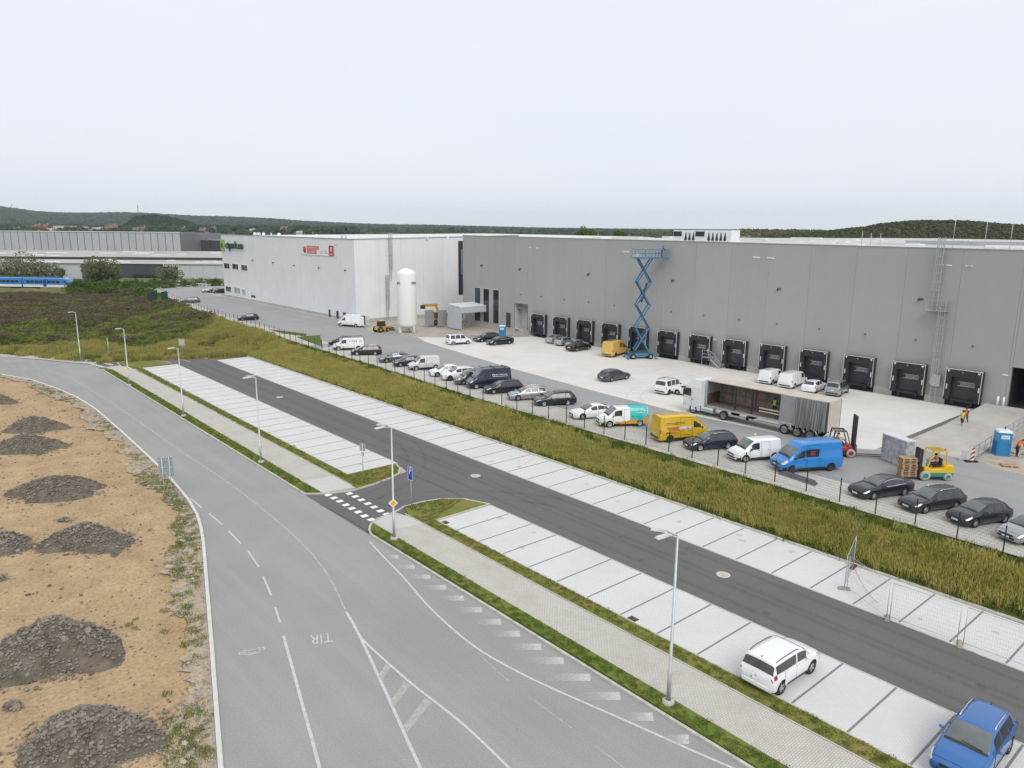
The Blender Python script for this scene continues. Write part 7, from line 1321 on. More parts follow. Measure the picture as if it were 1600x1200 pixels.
def toilet(label, p, rz, print_, z):
    t = thing('portable_toilet', label, 'toilet', (p.x, p.y, z), rz); MB().span((-.55, -.55, .08), (.55, .55, 2.1)).build('cabin', BLUET, t); MB().add([(-.58, -.58, 2.1), (.58, -.58, 2.1), (.58, .58, 2.1), (-.58, .58, 2.1), (-.5, -.5, 2.26), (.5, -.5, 2.26), (.5, .5, 2.26), (-.5, .5, 2.26)], [(0, 3, 2, 1), (4, 5, 6, 7), (0, 1, 5, 4), (1, 2, 6, 5), (2, 3, 7, 6), (3, 0, 4, 7)]).build('roof', TOPW, t)
    MB().span((-.6, -.6, 0), (.6, .6, .08)).build('base', BLUET, t); d = MB().span((-.40, -.575, .15), (.40, -.55, 1.95)).build('door', BLUET, t); MB().box((.3, -.59, 1.05), (.05, .04, .14)).build('handle', PLAST, d)
    b = MB(); [b.box((x, -.555, .75), (.03, .04, 1.1)) for x in np.linspace(-.5, .5, 9)]; [b.box((-.555, x, .75), (.04, .03, 1.1)) for x in np.linspace(-.5, .5, 9)]; b.build('rib', BLUET, t); b = MB().tube([(.2, .3, 2.2), (.2, .3, 2.5)], .05, 8); b.build('vent_pipe', PLAST, t)
    sg = MB().span((-.33, -.585, 1.55), (.33, -.577, 1.88)).build('sign_plate', TOPW, t)
    if print_: b = MB(); b.lathe([(.06, 0), (.09, 0), (.09, .006), (.06, .006)], 12, (-.18, -.588, 1.71), axis='Y'); b.span((-.08, -.592, 1.66), (.04, -.586, 1.69)); b.span((-.08, -.592, 1.74), (.02, -.586, 1.77)); b.add([(.04, -.59, 1.62), (.1, -.59, 1.62), (.24, -.59, 1.82), (.18, -.59, 1.82)], [(0, 1, 2, 3)]); b.build('plate_print', M('print_bluegrey', (.16, .25, .4), .6), sg)
    return t
p = at(1568, 712, ZY); toilet('large bright blue portable toilet with white roof beside the ramp railing', Vector((p.x + .2, p.y + .3, 0)), RH(-55), True, ZY + .01)
p = at(785, 526, 1.5); toilet('small blue portable toilet with white roof by the gravel and black cars', Vector((p.x, p.y, 0)), RH(-50), False, 1.33)
# ramp railing, beacon board, pallet and stones on the sandy corner
rl = thing('ramp_railing', 'galvanised steel railing along the right side of the concrete ramp', 'railing', (69.9, 20.45, ZY)); L2 = 21.2; rise = .9
for i in range(15): x = L2 * i / 14; MB().bar((x, 0, rise * i / 14 - .3), (x, 0, rise * i / 14 + 1.15), .06).build('post', STEELG, rl)
for h_ in (.12, .62, 1.15): MB().bar((0, 0, h_), (L2, 0, h_ + rise), .055).build('rail', STEELG, rl)
MB().add([(6, .09, -.35), (L2, .09, -.35), (L2, .09, rise), (6, .09, .2), (6, -.09, -.35), (L2, -.09, -.35), (L2, -.09, rise), (6, -.09, .2)], [(0, 1, 2, 3), (4, 7, 6, 5), (3, 2, 6, 7), (0, 3, 7, 4)]).build('kerb_wall', PLIN, rl)
STW = M('beacon_white', (.72, .70, .69), .6); STR = M('beacon_red', (.36, .02, .04), .6)
p = at(1518, 722, ZY); bb_ = thing('beacon_board', 'red and white striped warning board on a black foot by the ramp end', 'warning board', (p.x, p.y, ZY), math.atan2(-FWD.y, -FWD.x))
MB().span((-.02, -.17, .15), (.02, .17, 1.3)).build('board', STW, bb_); b = MB(); [b.add([(.026, -.17, z), (.026, .17, z + .22), (.026, .17, z + .42), (.026, -.17, z + .2)], [(0, 1, 2, 3)]) for z in (.2, .6)]; b.add([(.026, -.17, 1.0), (.026, .17, 1.2), (.026, .17, 1.3), (.026, -.05, 1.3)], [(0, 1, 2, 3)]); b.build('stripes', STR, bb_); MB().span((-.3, -.5, 0), (.15, .5, .12)).build('foot', BLACK, bb_); MB().add([(-.3, -.9, .05), (-.3, -.35, .05), (-.25, -.3, .95), (-.25, -.75, .95)], [(0, 1, 2, 3)]).build('rear_board', M('board_grey', (.5, .5, .5), .6), bb_)
p = at(1577, 729, ZY); o = pallet('single wooden pallet lying on the sandy ground in front of the large toilet', (p.x, p.y, ZY + .01), RH(-52))
for i, (px, py, s) in enumerate(((1592, 701, .5), (1600, 693, .6), (1585, 708, .3), (1606, 712, .5))):
    p = at(px, py, ZY); o = stone_mb(200 + i, 2).build('boulder', M('boulder', (.36, .33, .29), .95, var=.2, scale=3), None, loc=(p.x, p.y, ZY + s * .2)); o.scale = (s, s, s); tag(o, ['rounded beige boulder nearest behind the large blue toilet', 'largest beige boulder at the right edge behind the toilet', 'smallest beige boulder beside the orange worker', 'beige boulder cut by the right edge in front of the others'][i], 'boulder')
p = at(812, 660, .95); hy_ = thing('fire_hydrant', 'small red fire hydrant in the grass below the fence', 'hydrant', (p.x, p.y, .8)); HR = M('hydrant_red', (.38, .06, .035), .6, var=.15); MB().lathe([(.14, 0), (.14, .06), (.1, .08), (.1, .75), (.13, .78), (.13, .9), (.07, 1.0), (0, 1.02)], 14).build('barrel', HR, hy_)
for s in (1, -1): MB().tube([(0, 0, .72), (0, s * .22, .72)], .06, 10).build('outlet', HR, hy_)
# ================================================================== LAMPS, SIGNS, SITE FENCE
LAMPM = M('lamp_head', (.60, .61, .61), .4, .3); ZINC = M('zinc_post', (.50, .53, .54), .5, .5, var=.1, scale=3)
def lamp(label, p, h, heads, az):
    t = thing('street_lamp', label, 'street lamp', (p.x, p.y, .085), 0, 'street lamps along the footpath'); MB().lathe([(.27, -.05), (.27, .12), (.2, .17), (.12, .18)], 18).build('base', M('lamp_base', (.46, .43, .38), .9, var=.15, scale=6), t)
    MB().tube([(0, 0, .1), (0, 0, 1.6), (0, 0, 1.62), (0, 0, h)], [.1, .095, .075, .048], 14).build('pole', ZINC, t); MB().span((-.085, -.03, .6), (-.06, .03, .95)).build('access_door', ZINC, t)
    for a, ln_ in heads:
        d = Vector((math.cos(RH(a)), math.sin(RH(a)), 0)); sd = Vector((-d.y, d.x, 0)); ar = MB().tube([Vector((0, 0, h - .06)), d * ln_ * .45 + Vector((0, 0, h + .02))], .035, 8).build('arm', ZINC, t)
        o_ = d * ln_ * .4 + Vector((0, 0, h + .03)); q = MB(); secs_ = ((0, .07, .07), (.1, .11, .08), (.55, .15, .055), (.72, .12, .03)); vs = []
        for x, w, hh_ in secs_: c_ = o_ + d * x; vs += [c_ - sd * w, c_ + sd * w, c_ + sd * w * .85 + Vector((0, 0, hh_)), c_ - sd * w * .85 + Vector((0, 0, hh_))]
        q.add(vs, [(0, 3, 2, 1), (12, 13, 14, 15)] + [(i * 4 + j, i * 4 + (j + 1) % 4, i * 4 + 4 + (j + 1) % 4, i * 4 + 4 + j) for i in range(3) for j in range(4)]); q.build('lamp_head', LAMPM, ar); c_ = o_ + d * .42 - Vector((0, 0, .012)); MB().box(c_, (.34, .2, .012), rz=RH(a)).build('lens', M('lamp_lens', (.4, .42, .43), .2), ar)
    return t
for i, (bp_, h_, lab, hd) in enumerate((((126, 561), 7.4, 'street lamp standing alone beyond the road bend at the far left', ((172, .7),)), ((202, 602), 7.5, 'street lamp with a small yellow diamond sign, second from the far left', ((176, .7),)), ((287, 650), 7.6, 'street lamp third from the far left, without any sign', ((174, .75),)), ((408, 722), 7.7, 'street lamp beside the middle of the footpath, left of the entrance', ((178, 1.0), (120, .7))), ((616, 842), 7.8, 'street lamp carrying a yellow diamond sign beside the zebra crossing', ((176, 1.1), (118, .9))), ((1044, 1098), 7.95, 'tallest and nearest street lamp, left of the white parked car', ((170, 1.2), (120, 1.0))))): lamp(lab, at(*bp_, .085), h_, hd, 0)
def post(t, h, r=.032): return MB().tube([(0, 0, -.05), (0, 0, h)], r, 10).build('post', ZINC, t)
def facing(d): return math.atan2(d.y, d.x)
YS = M('sign_yellow', (.72, .42, .01), .4); WS = M('sign_white', (.78, .78, .76), .4); BS = M('sign_blue', (.01, .10, .42), .4); SB = M('sign_back', (.36, .43, .48), .45, .4, var=.08)
def diamond(lab, base, zc, s, rz):
    p = at(*base, .085); t = thing('priority_sign', lab, 'road sign', (p.x, p.y, zc), rz); dg = lambda r, x: [(x, r, 0), (x, 0, r), (x, -r, 0), (x, 0, -r)]
    b = MB(); b.add(dg(s, .06) + dg(s, .085), [(3, 2, 1, 0), (4, 5, 6, 7), (0, 1, 5, 4), (1, 2, 6, 5), (2, 3, 7, 6), (3, 0, 4, 7)]); b.build('plate', WS, t); b = MB(); b.add(dg(s * .66, .088) + dg(s * .66, .091), [(4, 5, 6, 7), (0, 1, 5, 4), (1, 2, 6, 5), (2, 3, 7, 6), (3, 0, 4, 7)]); b.build('yellow_field', YS, t); MB().box((.03, 0, 0), (.06, .1, .06)).build('clamp', ZINC, t)
toC = RH(-125)
diamond('yellow and white diamond sign on the lamp beside the zebra crossing', (616, 842), 2.65, .31, toC); diamond('far small yellow and white diamond sign on the second lamp', (202, 602), 2.35, .36, toC)
p = at(643, 797, .09); t = thing('parking_sign', 'blue P parking sign on a thin post on the verge at the entrance', 'road sign', (p.x, p.y, .085), RH(-170)); post(t, 3.4); b = MB(); b.span((.035, -.26, 2.35), (.06, .26, 3.35)); pl_ = b.build('plate', BS, t); b = MB(); [b.span(a, c_) for a, c_ in (((.06, -.26, 2.35), (.065, .26, 2.38)), ((.06, -.26, 3.32), (.065, .26, 3.35)), ((.06, -.26, 2.38), (.065, -.235, 3.32)), ((.06, .235, 2.38), (.065, .26, 3.32)))]; b.build('border', WS, pl_)
text('lettering', 'P', .62, WS, pl_, frame((.068, 0, 3.02), (0, 1, 0), (0, 0, 1), (1, 0, 0)), 0); MB().span((.06, -.14, 2.45), (.066, .14, 2.6)).build('lower_mark', M('sign_blue_dark', (.006, .05, .2), .4), pl_)
p = at(568, 755, .09); t = thing('road_sign', 'grey backed road sign on a post on the verge left of the entrance', 'road sign', (p.x, p.y, .085), RH(35)); post(t, 3.4); MB().span((.035, -.24, 2.75), (.055, .24, 3.35)).build('plate', WS, t); MB().span((.02, -.24, 2.75), (.034, .24, 3.35)).build('plate_back', SB, t); MB().span((.035, -.1, 2.3), (.05, .1, 2.65)).build('lower_plate', SB, t)
p = at(263, 782, .0); t = thing('board_sign', 'large road board seen from its blue-grey back on two posts by the bare earth', 'road sign', (p.x, p.y, 0), facing(FWD) + .15)
for y in (-.3, .22): o = MB().tube([(0, y, -.05), (0, y, 3.45)], .035, 10).build('post', ZINC, t)
MB().span((.04, -.55, 1.9), (.06, .5, 3.42)).build('plate', SB, t); b = MB(); [b.span((.0, -.5, z), (.04, .45, z + .05)) for z in (2.1, 2.6, 3.15)]; [b.span((-.005, y - .05, 1.95), (.035, y + .05, 3.4)) for y in (-.3, .22)]; b.build('bracket', ZINC, t)
p = at(171, 561, .0); t = thing('sign_post', 'slim post with a small narrow plate at the weeds beyond the far crossing', 'sign post', (p.x, p.y, 0), facing(-FWD)); post(t, 3.4, .045); MB().span((.04, -.1, 2.9), (.06, .1, 3.4)).build('plate', SB, t)
p = at(286, 556, .0); t = thing('road_sign', 'grey pair of sign plates on a post in front of the golden grass', 'road sign', (p.x, p.y, 0), facing(-FWD)); post(t, 2.7, .04); MB().span((.04, -.48, 1.75), (.06, -.02, 2.75)).span((.04, .02, 1.75), (.06, .44, 2.75)).build('plate', M('plate_grey', (.5, .52, .53), .5, .2), t)
GALV = M('site_fence_wire', (.30, .31, .32), .5, .5); FOOT = M('concrete_foot', (.30, .29, .26), .9, var=.15, scale=6)
def panel(lab, a, b_, lean=0.):
    A3, B3 = Vector(a), Vector(b_); d = B3 - A3; ln_ = d.length; t = thing('site_fence_panel', lab, 'fence panel', (*A3, .14), math.atan2(d.y, d.x), 'movable site fence panels'); f = MB(); h_ = 2.0
    for z in (.06, h_): f.tube([(0, 0, z), (ln_, lean, z)], .016, 6)
    for u_ in (0, 1): f.tube([(ln_ * u_, lean * u_, -.1), (ln_ * u_, lean * u_, h_)], .021, 8)
    f.build('frame', ZINC, t); w = MB()
    for i in range(1, int(ln_ / .11)): w.bar((i * .11, 0, .06), (i * .11, 0, h_), .003)
    for z in np.linspace(.25, 1.85, 8): w.bar((0, 0, z), (ln_, 0, z), .003)
    o = w.build('mesh_infill', GALV, t, fix=False); o['kind'] = 'stuff'; return t
def foot(px, py, rz, lab, c=FOOT):
    p = at(px, py, .02); o = MB().add([(-.35, -.12, 0), (.35, -.12, 0), (.35, .12, 0), (-.35, .12, 0), (-.31, -.09, .14), (.31, -.09, .14), (.31, .09, .14), (-.31, .09, .14)], [(0, 3, 2, 1), (4, 5, 6, 7), (0, 1, 5, 4), (1, 2, 6, 5), (2, 3, 7, 6), (3, 0, 4, 7)]).box((-.1, 0, .15), (.07, .12, .03)).build('ballast_block', c, None, loc=(p.x, p.y, .02), rz=rz); tag(o, lab, 'concrete block', 'concrete feet of the site fence'); return p
q1 = foot(1319, 921, RH(-55), 'dark foot under the lower end of the leftmost site fence panel'); q2 = foot(1333, 887, RH(5), 'dark foot at the kerb under the upper end of the leftmost site fence panel', BLACK); q3 = foot(1386, 967, RH(20), 'grey foot at the paving edge, second from the left of the asphalt'); q4 = foot(1500, 1008, RH(20), 'beige foot at the paving edge below the third site fence panel', M('foot_beige', (.42, .36, .27), .9, var=.15, scale=6))
panel('leftmost site fence panel, seen nearly edge on', (q1.x, q1.y), (q2.x, q2.y)); panel('second site fence panel, running obliquely over the bays', (q1.x + .05, q1.y - .12), (q3.x - .1, q3.y)); panel('third site fence panel, along the paving edge', (q3.x + .02, q3.y - .12), (q4.x, q4.y + .15)); panel('fourth site fence panel, cut by the right edge', (q4.x + .02, q4.y - .12), (q4.x + .15, q4.y - 3.6))
# red and white tape sagging across the second panel
tp_ = MB(); [tp_.bar(Vector((q2.x - .5, q2.y, .7)).lerp(Vector((q3.x, q3.y, .5)), i / 9 + .0) + Vector((0, 0, -.5 * math.sin(math.pi * i / 9))), Vector((q2.x - .5, q2.y, .7)).lerp(Vector((q3.x, q3.y, .5)), (i + 1) / 9 * .98) + Vector((0, 0, -.5 * math.sin(math.pi * (i + 1) / 9))), .03, .012) for i in range(7)]
tag(tp_.build('barrier_tape', worn('tape_red', (.5, .06, .07), .5, 9), None), 'thin red and white tape hanging from the site fence', 'tape')
# ================================================================== FAR SURROUNDINGS
def horizon(px): return 361 + .008 * (px - 800)
DW1 = M('far_grey_cladding', (.36, .37, .38), .6, var=.05, scale=.1, rnd=.03); DW2 = M('far_dark_cladding', (.060, .066, .078), .5, var=.15, scale=.2, rnd=.06); DW3 = M('far_pale_cladding', (.50, .52, .55), .55, var=.05, scale=.1, rnd=.02); DRF = M('far_roof', (.40, .385, .36), .85, var=.12, scale=.06, dirt=(.5, .49, .47), dscale=.05, damt=.6); DSEAM = M('far_seam', (.20, .20, .21), .7)
def quad_wall(b, px0, px1, d0, z0, z1, thick=.3):
    p, q = at_depth(px0, 400, d0), at_depth(px1, 400, d0); n_ = FWD * thick; b.add([(p.x, p.y, z0), (q.x, q.y, z0), (q.x, q.y, z1), (p.x, p.y, z1)] + [(p.x + n_.x, p.y + n_.y, z0), (q.x + n_.x, q.y + n_.y, z0), (q.x + n_.x, q.y + n_.y, z1), (p.x + n_.x, p.y + n_.y, z1)], [(0, 1, 2, 3), (4, 7, 6, 5), (0, 3, 7, 4), (1, 5, 6, 2), (3, 2, 6, 7), (0, 4, 5, 1)])
def flat_roof(b, px0, px1, d0, d1, z):
    p, q, r, s = at_depth(px0, 400, d0), at_depth(px1, 400, d0), at_depth(px1, 400, d1), at_depth(px0, 400, d1); b.add([(p.x, p.y, z), (q.x, q.y, z), (r.x, r.y, z), (s.x, s.y, z)], [(0, 1, 2, 3)])
fh = thing('far_warehouse', 'tall pale grey warehouse with dark vertical seams beyond the train, at the far left', 'warehouse', at_depth(100, 440, 422).to_3d() * Vector((1, 1, 0)) if False else (at_depth(100, 440, 422).x, at_depth(100, 440, 422).y, 0))
b = MB(); quad_wall(b, -260, 283, 423, 0, 17.8, 60); b.build('wall', DSEAM, fh, world=True); b = MB(); flat_roof(b, -262, 284, 422, 484, 18.05); b.build('roof', M('far_roof_edge', (.6, .59, .58), .8), fh, world=True)
px = 283.0; wd = [11.6, 11.2, 11.8, 11.0, 11.5]; i = 0
while px > -250: b = MB(); quad_wall(b, px - wd[i % 5] + .9, px, 422.4, 7.6, 18.0, .4); b.build('wall_panel', DW1, fh, world=True); px -= wd[i % 5]; i += 1
f2 = thing('far_hall', 'low wide hall with stepped flat roofs and a dark central front', 'hall', (at_depth(200, 430, 292).x, at_depth(200, 430, 292).y, 0))
b = MB(); flat_roof(b, -300, 560, 326, 424, 7.8); flat_roof(b, -300, 560, 290, 327, 6.75); b.build('roof', DRF, f2, world=True)
b = MB(); quad_wall(b, -300, 560, 291.5, 0, 6.5, 30); quad_wall(b, -300, 560, 328, 6, 7.6, 80); b.build('wall', DSEAM, f2, world=True)
def wallrun(px0, px1, step, d, z0, z1, mt, nm='wall_panel'):
    x = px0
    while x < px1 - 1: b = MB(); quad_wall(b, x + .25, min(x + step, px1), d, z0, z1, .4); b.build(nm, mt, f2, world=True); x += step
wallrun(-180, 125, 61, 290.6, 0, 6.75, DW3); wallrun(125, 187, 20.7, 290.4, 0, 6.75, DW2); wallrun(187, 276, 22.2, 290.4, 0, 6.75, DW2); wallrun(276, 356, 20, 290.6, 0, 6.75, DW3)
wallrun(117, 132, 15, 327, 6.8, 7.3, DW2, 'fascia'); wallrun(132, 360, 57, 326.6, 6.8, 7.95, M('far_brown_fascia', (.10, .085, .085), .6), 'fascia')
for x0, x1 in ((205, 221), (224, 232), (234, 240), (243, 252)): b = MB(); quad_wall(b, x0, x1, 290.0, 1.2, 2.6, .2); b.build('window', GLASSD, f2, world=True)
for i in range(34): x = random.uniform(-60, 345); d = random.choice((random.uniform(296, 322), random.uniform(332, 415))); p = at_depth(x, 400, d); zr_ = 6.75 if d < 326 else 7.8; s = MB(); s.box((p.x, p.y, zr_ + .15), (random.uniform(2, 9), 1.6, .5), rz=random.choice((0, .02))); s.build('roof_light', M('far_roof_light', (.7, .71, .72), .5), f2, world=True)
p = at_depth(267, 414.5, 290.0); text('lettering', 'fervero', 2.0, M('cream_letters', (.72, .66, .45), .5), f2, frame(p - f2.location, RGT, (0, 0, 1), -FWD), .02, 1.05)
f3 = thing('dark_hall', 'dark grey hall with pale flat roof just left of the white hall', 'hall', (at_depth(315, 380, 452).x, at_depth(315, 380, 452).y, 0)); b = MB(); quad_wall(b, 282, 520, 452, 5, 13.3, 40); b.build('wall', DSEAM, f3, world=True); b = MB(); flat_roof(b, 282, 520, 451, 560, 13.6); b.build('roof', DRF, f3, world=True)
for x0, x1 in ((282.3, 290), (290.4, 311), (311.5, 330), (330.4, 346), (346.4, 368)): b = MB(); quad_wall(b, x0, x1, 451.3, 5, 13.4, .5); b.build('wall_panel', DW2, f3, world=True)
# ---- train
tr0 = at_depth(116, 447, 251); dT = (at_depth(-100, 447, 256) - tr0); dT.z = 0; dT.normalize(); tt = thing('train', 'blue and white passenger train with dark windows passing at the far left', 'train', (tr0.x, tr0.y, -.2), math.atan2(-dT.y, -dT.x))
TB = paint('train_blue', (.035, .20, .50)); TBD = paint('train_deep_blue', (.015, .05, .22)); TWH = paint('train_white', (.72, .73, .75))
def carriage(x1, ln_, nose):
    n = -1.3; b = MB(); S_ = [(x1 - ln_, 1, 1.0)] + ([(x1 - 3.2, 1, 1.0), (x1 - 1.6, .96, .86), (x1 - .5, .86, .55), (x1, .7, .3)] if nose else [(x1, 1, 1.0)]); vs = []
    for x, w, h_ in S_: vs += [(x, -1.4 * w, .75), (x, -1.42 * w, 1.7), (x, -1.36 * w, .9 + 2.7 * h_), (x, -.9 * w, .9 + 3.05 * h_), (x, .9 * w, .9 + 3.05 * h_), (x, 1.36 * w, .9 + 2.7 * h_), (x, 1.42 * w, 1.7), (x, 1.4 * w, .75)]
    b.add(vs, [(i * 8 + j, i * 8 + (j + 1) % 8, i * 8 + 8 + (j + 1) % 8, i * 8 + 8 + j) for i in range(len(S_) - 1) for j in range(8)] + [tuple(range(8)), tuple(range(len(vs) - 8, len(vs)))]); bo = b.build('carriage', TB, tt)
    MB().span((x1 - ln_ + .1, -1.45, .78), (x1 - (1.8 if nose else .1), 1.45, 1.55)).build('white_skirt', TWH, bo)
    if nose: MB().add([(x1 - 1.7, -1.43, .78), (x1 + .05, -1.0, .78), (x1 + .05, -1.0, 1.3), (x1 - 1.7, -1.43, 1.55), (x1 - 1.7, 1.43, .78), (x1 + .05, 1.0, .78), (x1 + .05, 1.0, 1.3), (x1 - 1.7, 1.43, 1.55)], [(0, 1, 2, 3), (4, 7, 6, 5), (1, 5, 6, 2), (3, 2, 6, 7)]).build('nose_skirt', TWH, bo); MB().add([(x1 - 1.5, -1.2, 3.15), (x1 - .4, -1.0, 2.2), (x1 - .4, 1.0, 2.2), (x1 - 1.5, 1.2, 3.15)], [(0, 1, 2, 3)]).build('windscreen', GLASSD, bo); MB().span((x1 - 2.6, -1.44, 2.2), (x1 - 1.9, -1.38, 2.9)).build('cab_window', GLASSD, bo)
    x = x1 - (4.2 if nose else 1.2); k_ = 0
    while x > x1 - ln_ + 1.5:
        if nose and abs(x - (x1 - 8.6)) < .9: MB().span((x - 1.2, -1.46, .95), (x + .0, -1.4, 3.3)).build('door', TBD, bo); x -= 1.5
        else: MB().span((x - 1.25, -1.45, 2.15), (x, -1.38, 2.95)).build('window', GLASSD, bo); x -= 1.55
        k_ += 1
    MB().span((x1 - ln_ + 1, -.8, 3.93), (x1 - 5, .8, 4.2)).build('roof_equipment', M('train_roof', (.05, .06, .09), .6), bo); b = MB(); [b.span((x1 - ln_ * u_ - 1.5, -1.1, .15), (x1 - ln_ * u_ + 1.5, 1.1, .75)) for u_ in (.16, .84)]; b.build('bogie', BLACK, bo)
carriage(0, 17.5, True); carriage(-17.9, 17.5, False); carriage(-35.8, 17.5, False)
# ---- trees
def leafcloud(rg, lobes, n, s):
    b = MB()
    for i in range(n):
        c_, r = rg.choices(lobes, [q[1] ** 2 for q in lobes])[0]; d = Vector((rg.gauss(0, 1), rg.gauss(0, 1), rg.gauss(0, 1))).normalized(); p = Vector(c_) + d * r * (.55 + .5 * rg.random() ** .6) * Vector((1, 1, .85)).length / 1.66 ; u_ = Vector((rg.gauss(0, 1), rg.gauss(0, 1), rg.gauss(0, .6))).normalized() * s * rg.uniform(.5, 1.2); v_ = u_.cross(d + Vector((rg.gauss(0, .5), rg.gauss(0, .5), rg.gauss(0, .5)))).normalized() * s * .55
        b.add([p - u_, p + v_, p + u_, p - v_], [(0, 1, 2, 3)])
    return b
BARK = M('bark', (.07, .06, .045), .95, var=.3, scale=6); LF1 = ramp_mat('willow_leaves', [(.11, .135, .06), (.175, .20, .095), (.24, .255, .13)], .35, .25, transl=.3); LF2 = ramp_mat('green_leaves', [(.045, .08, .02), (.085, .135, .032), (.14, .18, .05)], .35, .25, transl=.3); LF3 = ramp_mat('bright_leaves', [(.05, .09, .016), (.09, .15, .022), (.16, .22, .04)], .35, .25, transl=.35)
def tree(nm, lab, cat, px, pyb, d, wpx, hpx, mt, seed, n=1500, z0=None, group=None):
    p = at_depth(px, pyb, d); m_ = d / F_PX; w, h_ = wpx * m_, hpx * m_; rg = random.Random(seed); z0 = p.z if z0 is None else z0; t = thing(nm, lab, cat, (p.x, p.y, z0), rg.uniform(0, 6), group)
    lob = [((rg.gauss(0, w * .24), rg.gauss(0, w * .24), h_ * rg.uniform(.28, .78)), w * rg.uniform(.16, .27)) for _ in range(9)] + [((0, 0, h_ * .5), w * .3), ((rg.gauss(0, w * .1), rg.gauss(0, w * .1), h_ * .84), h_ * .16)]
    tr_ = MB().tube([(0, 0, -.5), (w * .02, 0, h_ * .3), (0, w * .02, h_ * .75)], [w * .04, w * .03, w * .01], 8)
    for (c_, r) in lob[:7]: tr_.tube([(0, 0, h_ * .2), (c_[0] * .5, c_[1] * .5, c_[2] * .75), c_], [w * .02, w * .014, w * .005], 5)
    tr_.build('trunk', BARK, t); leafcloud(rg, lob, n, max(.16, m_ * 1.9)).build('crown', mt, t, fix=False); return t
tree('willow_tree', 'rounded grey-green willow behind the train at the left edge', 'tree', 14, 446, 272, 66, 44, LF1, 1, 2200, 0); tree('willow_tree', 'broad grey-green willow behind the train, right of the one at the left edge', 'tree', 58, 446, 275, 70, 40, LF1, 2, 2200, 0); tree('willow_tree', 'small sparse willow at the right end of the train', 'tree', 92, 444, 276, 22, 24, LF1, 3, 700, 0)
tree('willow_tree', 'tallest grey-green willow in front of the dark hall front', 'tree', 160, 446, 262, 52, 46, LF1, 4, 2600, 0); tree('willow_tree', 'small round willow at the right end of the dark hall front', 'tree', 264, 436, 268, 36, 26, LF1, 5, 1400, 0)
tree('roadside_shrub', 'green shrub at the nose of the train', 'shrub', 125, 452, 236, 30, 18, LF2, 6, 900, 0)
rg = random.Random(9); sb = source('bush', [leafcloud(random.Random(300 + i), [((random.Random(i * 7 + j).gauss(0, .5), random.Random(i * 9 + j).gauss(0, .5), .5 + .12 * j), .5) for j in range(5)], 160, .19) for i in range(4)], LF2)
bp = []
for i in range(330): px = rg.uniform(112, 352); d = rg.uniform(212, 266) if px > 170 else rg.uniform(222, 262); q = at_depth(px, 440, d); bp.append((q.x, q.y, 0))
bp = [q for q in bp if q[0] < fence_x(q[1]) - 1 or q[1] > 256]
scatter('green_thicket', bp, [rg.uniform(1.0, 2.2) for _ in bp], sb)
tree('leafy_tree', 'bright green tree top showing over the grey warehouse roof, the taller of two', 'tree', 919, 392, 300, 44, 38, LF3, 11, 2400, None); tree('leafy_tree', 'bright green tree top showing over the grey warehouse roof, the lower right one', 'tree', 965, 392, 302, 32, 32, LF3, 12, 1800, None)
# ---- forest, hills, spoil heap
F1 = ramp_mat('forest_leaves', [(.018, .034, .022), (.03, .05, .03), (.05, .072, .038), (.07, .085, .048)], .012, .5); F2 = ramp_mat('pine_leaves', [(.012, .024, .013), (.022, .038, .018), (.035, .052, .024)], .02, .5); HILLM = ramp_mat('hill_ground', [(.035, .055, .02), (.05, .075, .022), (.085, .11, .03)], .006, 0)
def blob(seed, tall=1.0, rough=.28):
    r = random.Random(seed); b = bmesh.new(); bmesh.ops.create_icosphere(b, subdivisions=2, radius=.5)
    for v in b.verts: v.co = v.co * (1 + r.uniform(-rough, rough)); v.co.z = v.co.z * tall + .5 * tall
    mb = MB().add([v.co.copy() for v in b.verts], [[q.index for q in f.verts] for f in b.faces], 0, False); b.free(); return mb
fo1 = source('forest_tree', [blob(i, 1.15) for i in range(5)], F1); fo2 = source('pine', [blob(20 + i, 1.7, .2) for i in range(4)], F2)
def ridge(nm, sil, d0, d1, mt, zb=0., steps=10):
    """hill whose crest stands at distance d1 with the photographed skyline heights; it falls to zb at d0 and behind"""
    xs_ = np.linspace(sil[0][0], sil[-1][0], 90); ys_ = np.interp(xs_, [p[0] for p in sil], [p[1] for p in sil]); b = MB(); rows = []
    prof = [(d0 + (d1 - d0) * u_, sst(np.array(u_))) for u_ in np.linspace(0, 1, steps)] + [(d1 * 1.12, .9), (d1 * 1.4, .2)]
    for d, s_ in prof: rows.append([at_depth(x, 400, d) for x in xs_])
    zz3 = [CAM_H + (horizon(x) - y) * d1 / F_PX for x, y in zip(xs_, ys_)]
    for (d, s_), r_ in zip(prof, rows): b.v += [(p.x, p.y, zb + (z - zb) * float(s_)) for p, z in zip(r_, zz3)]
    n = len(xs_)
    for i in range(len(prof) - 1):
        for j in range(n - 1): b.f.append((i * n + j, i * n + j + 1, (i + 1) * n + j + 1, (i + 1) * n + j)); b.m.append(0); b.sm.append(True)
    struct(b.build(nm, mt))
    def height(px_, d): s_ = np.interp(d, [q[0] for q in prof], [float(q[1]) for q in prof]); return zb + (np.interp(px_, xs_, zz3) - zb) * s_
    return height
def plant(nm, hf, px0, px1, d0, d1, n, size, coll, keep=None):
    pxs = RNG.uniform(px0, px1, n); ds_ = np.sqrt(RNG.uniform(d0 ** 2, d1 ** 2, n)); 
    if keep is not None: k_ = keep(pxs, ds_); pxs, ds_ = pxs[k_], ds_[k_]
    xy = np.array([tuple(at_depth(a, 400, b_)[:2]) for a, b_ in zip(pxs, ds_)]); z = hf(pxs, ds_) - .12 * size; scatter(nm, np.c_[xy, z], RNG.uniform(.65, 1.3, len(xy)) * size, coll)
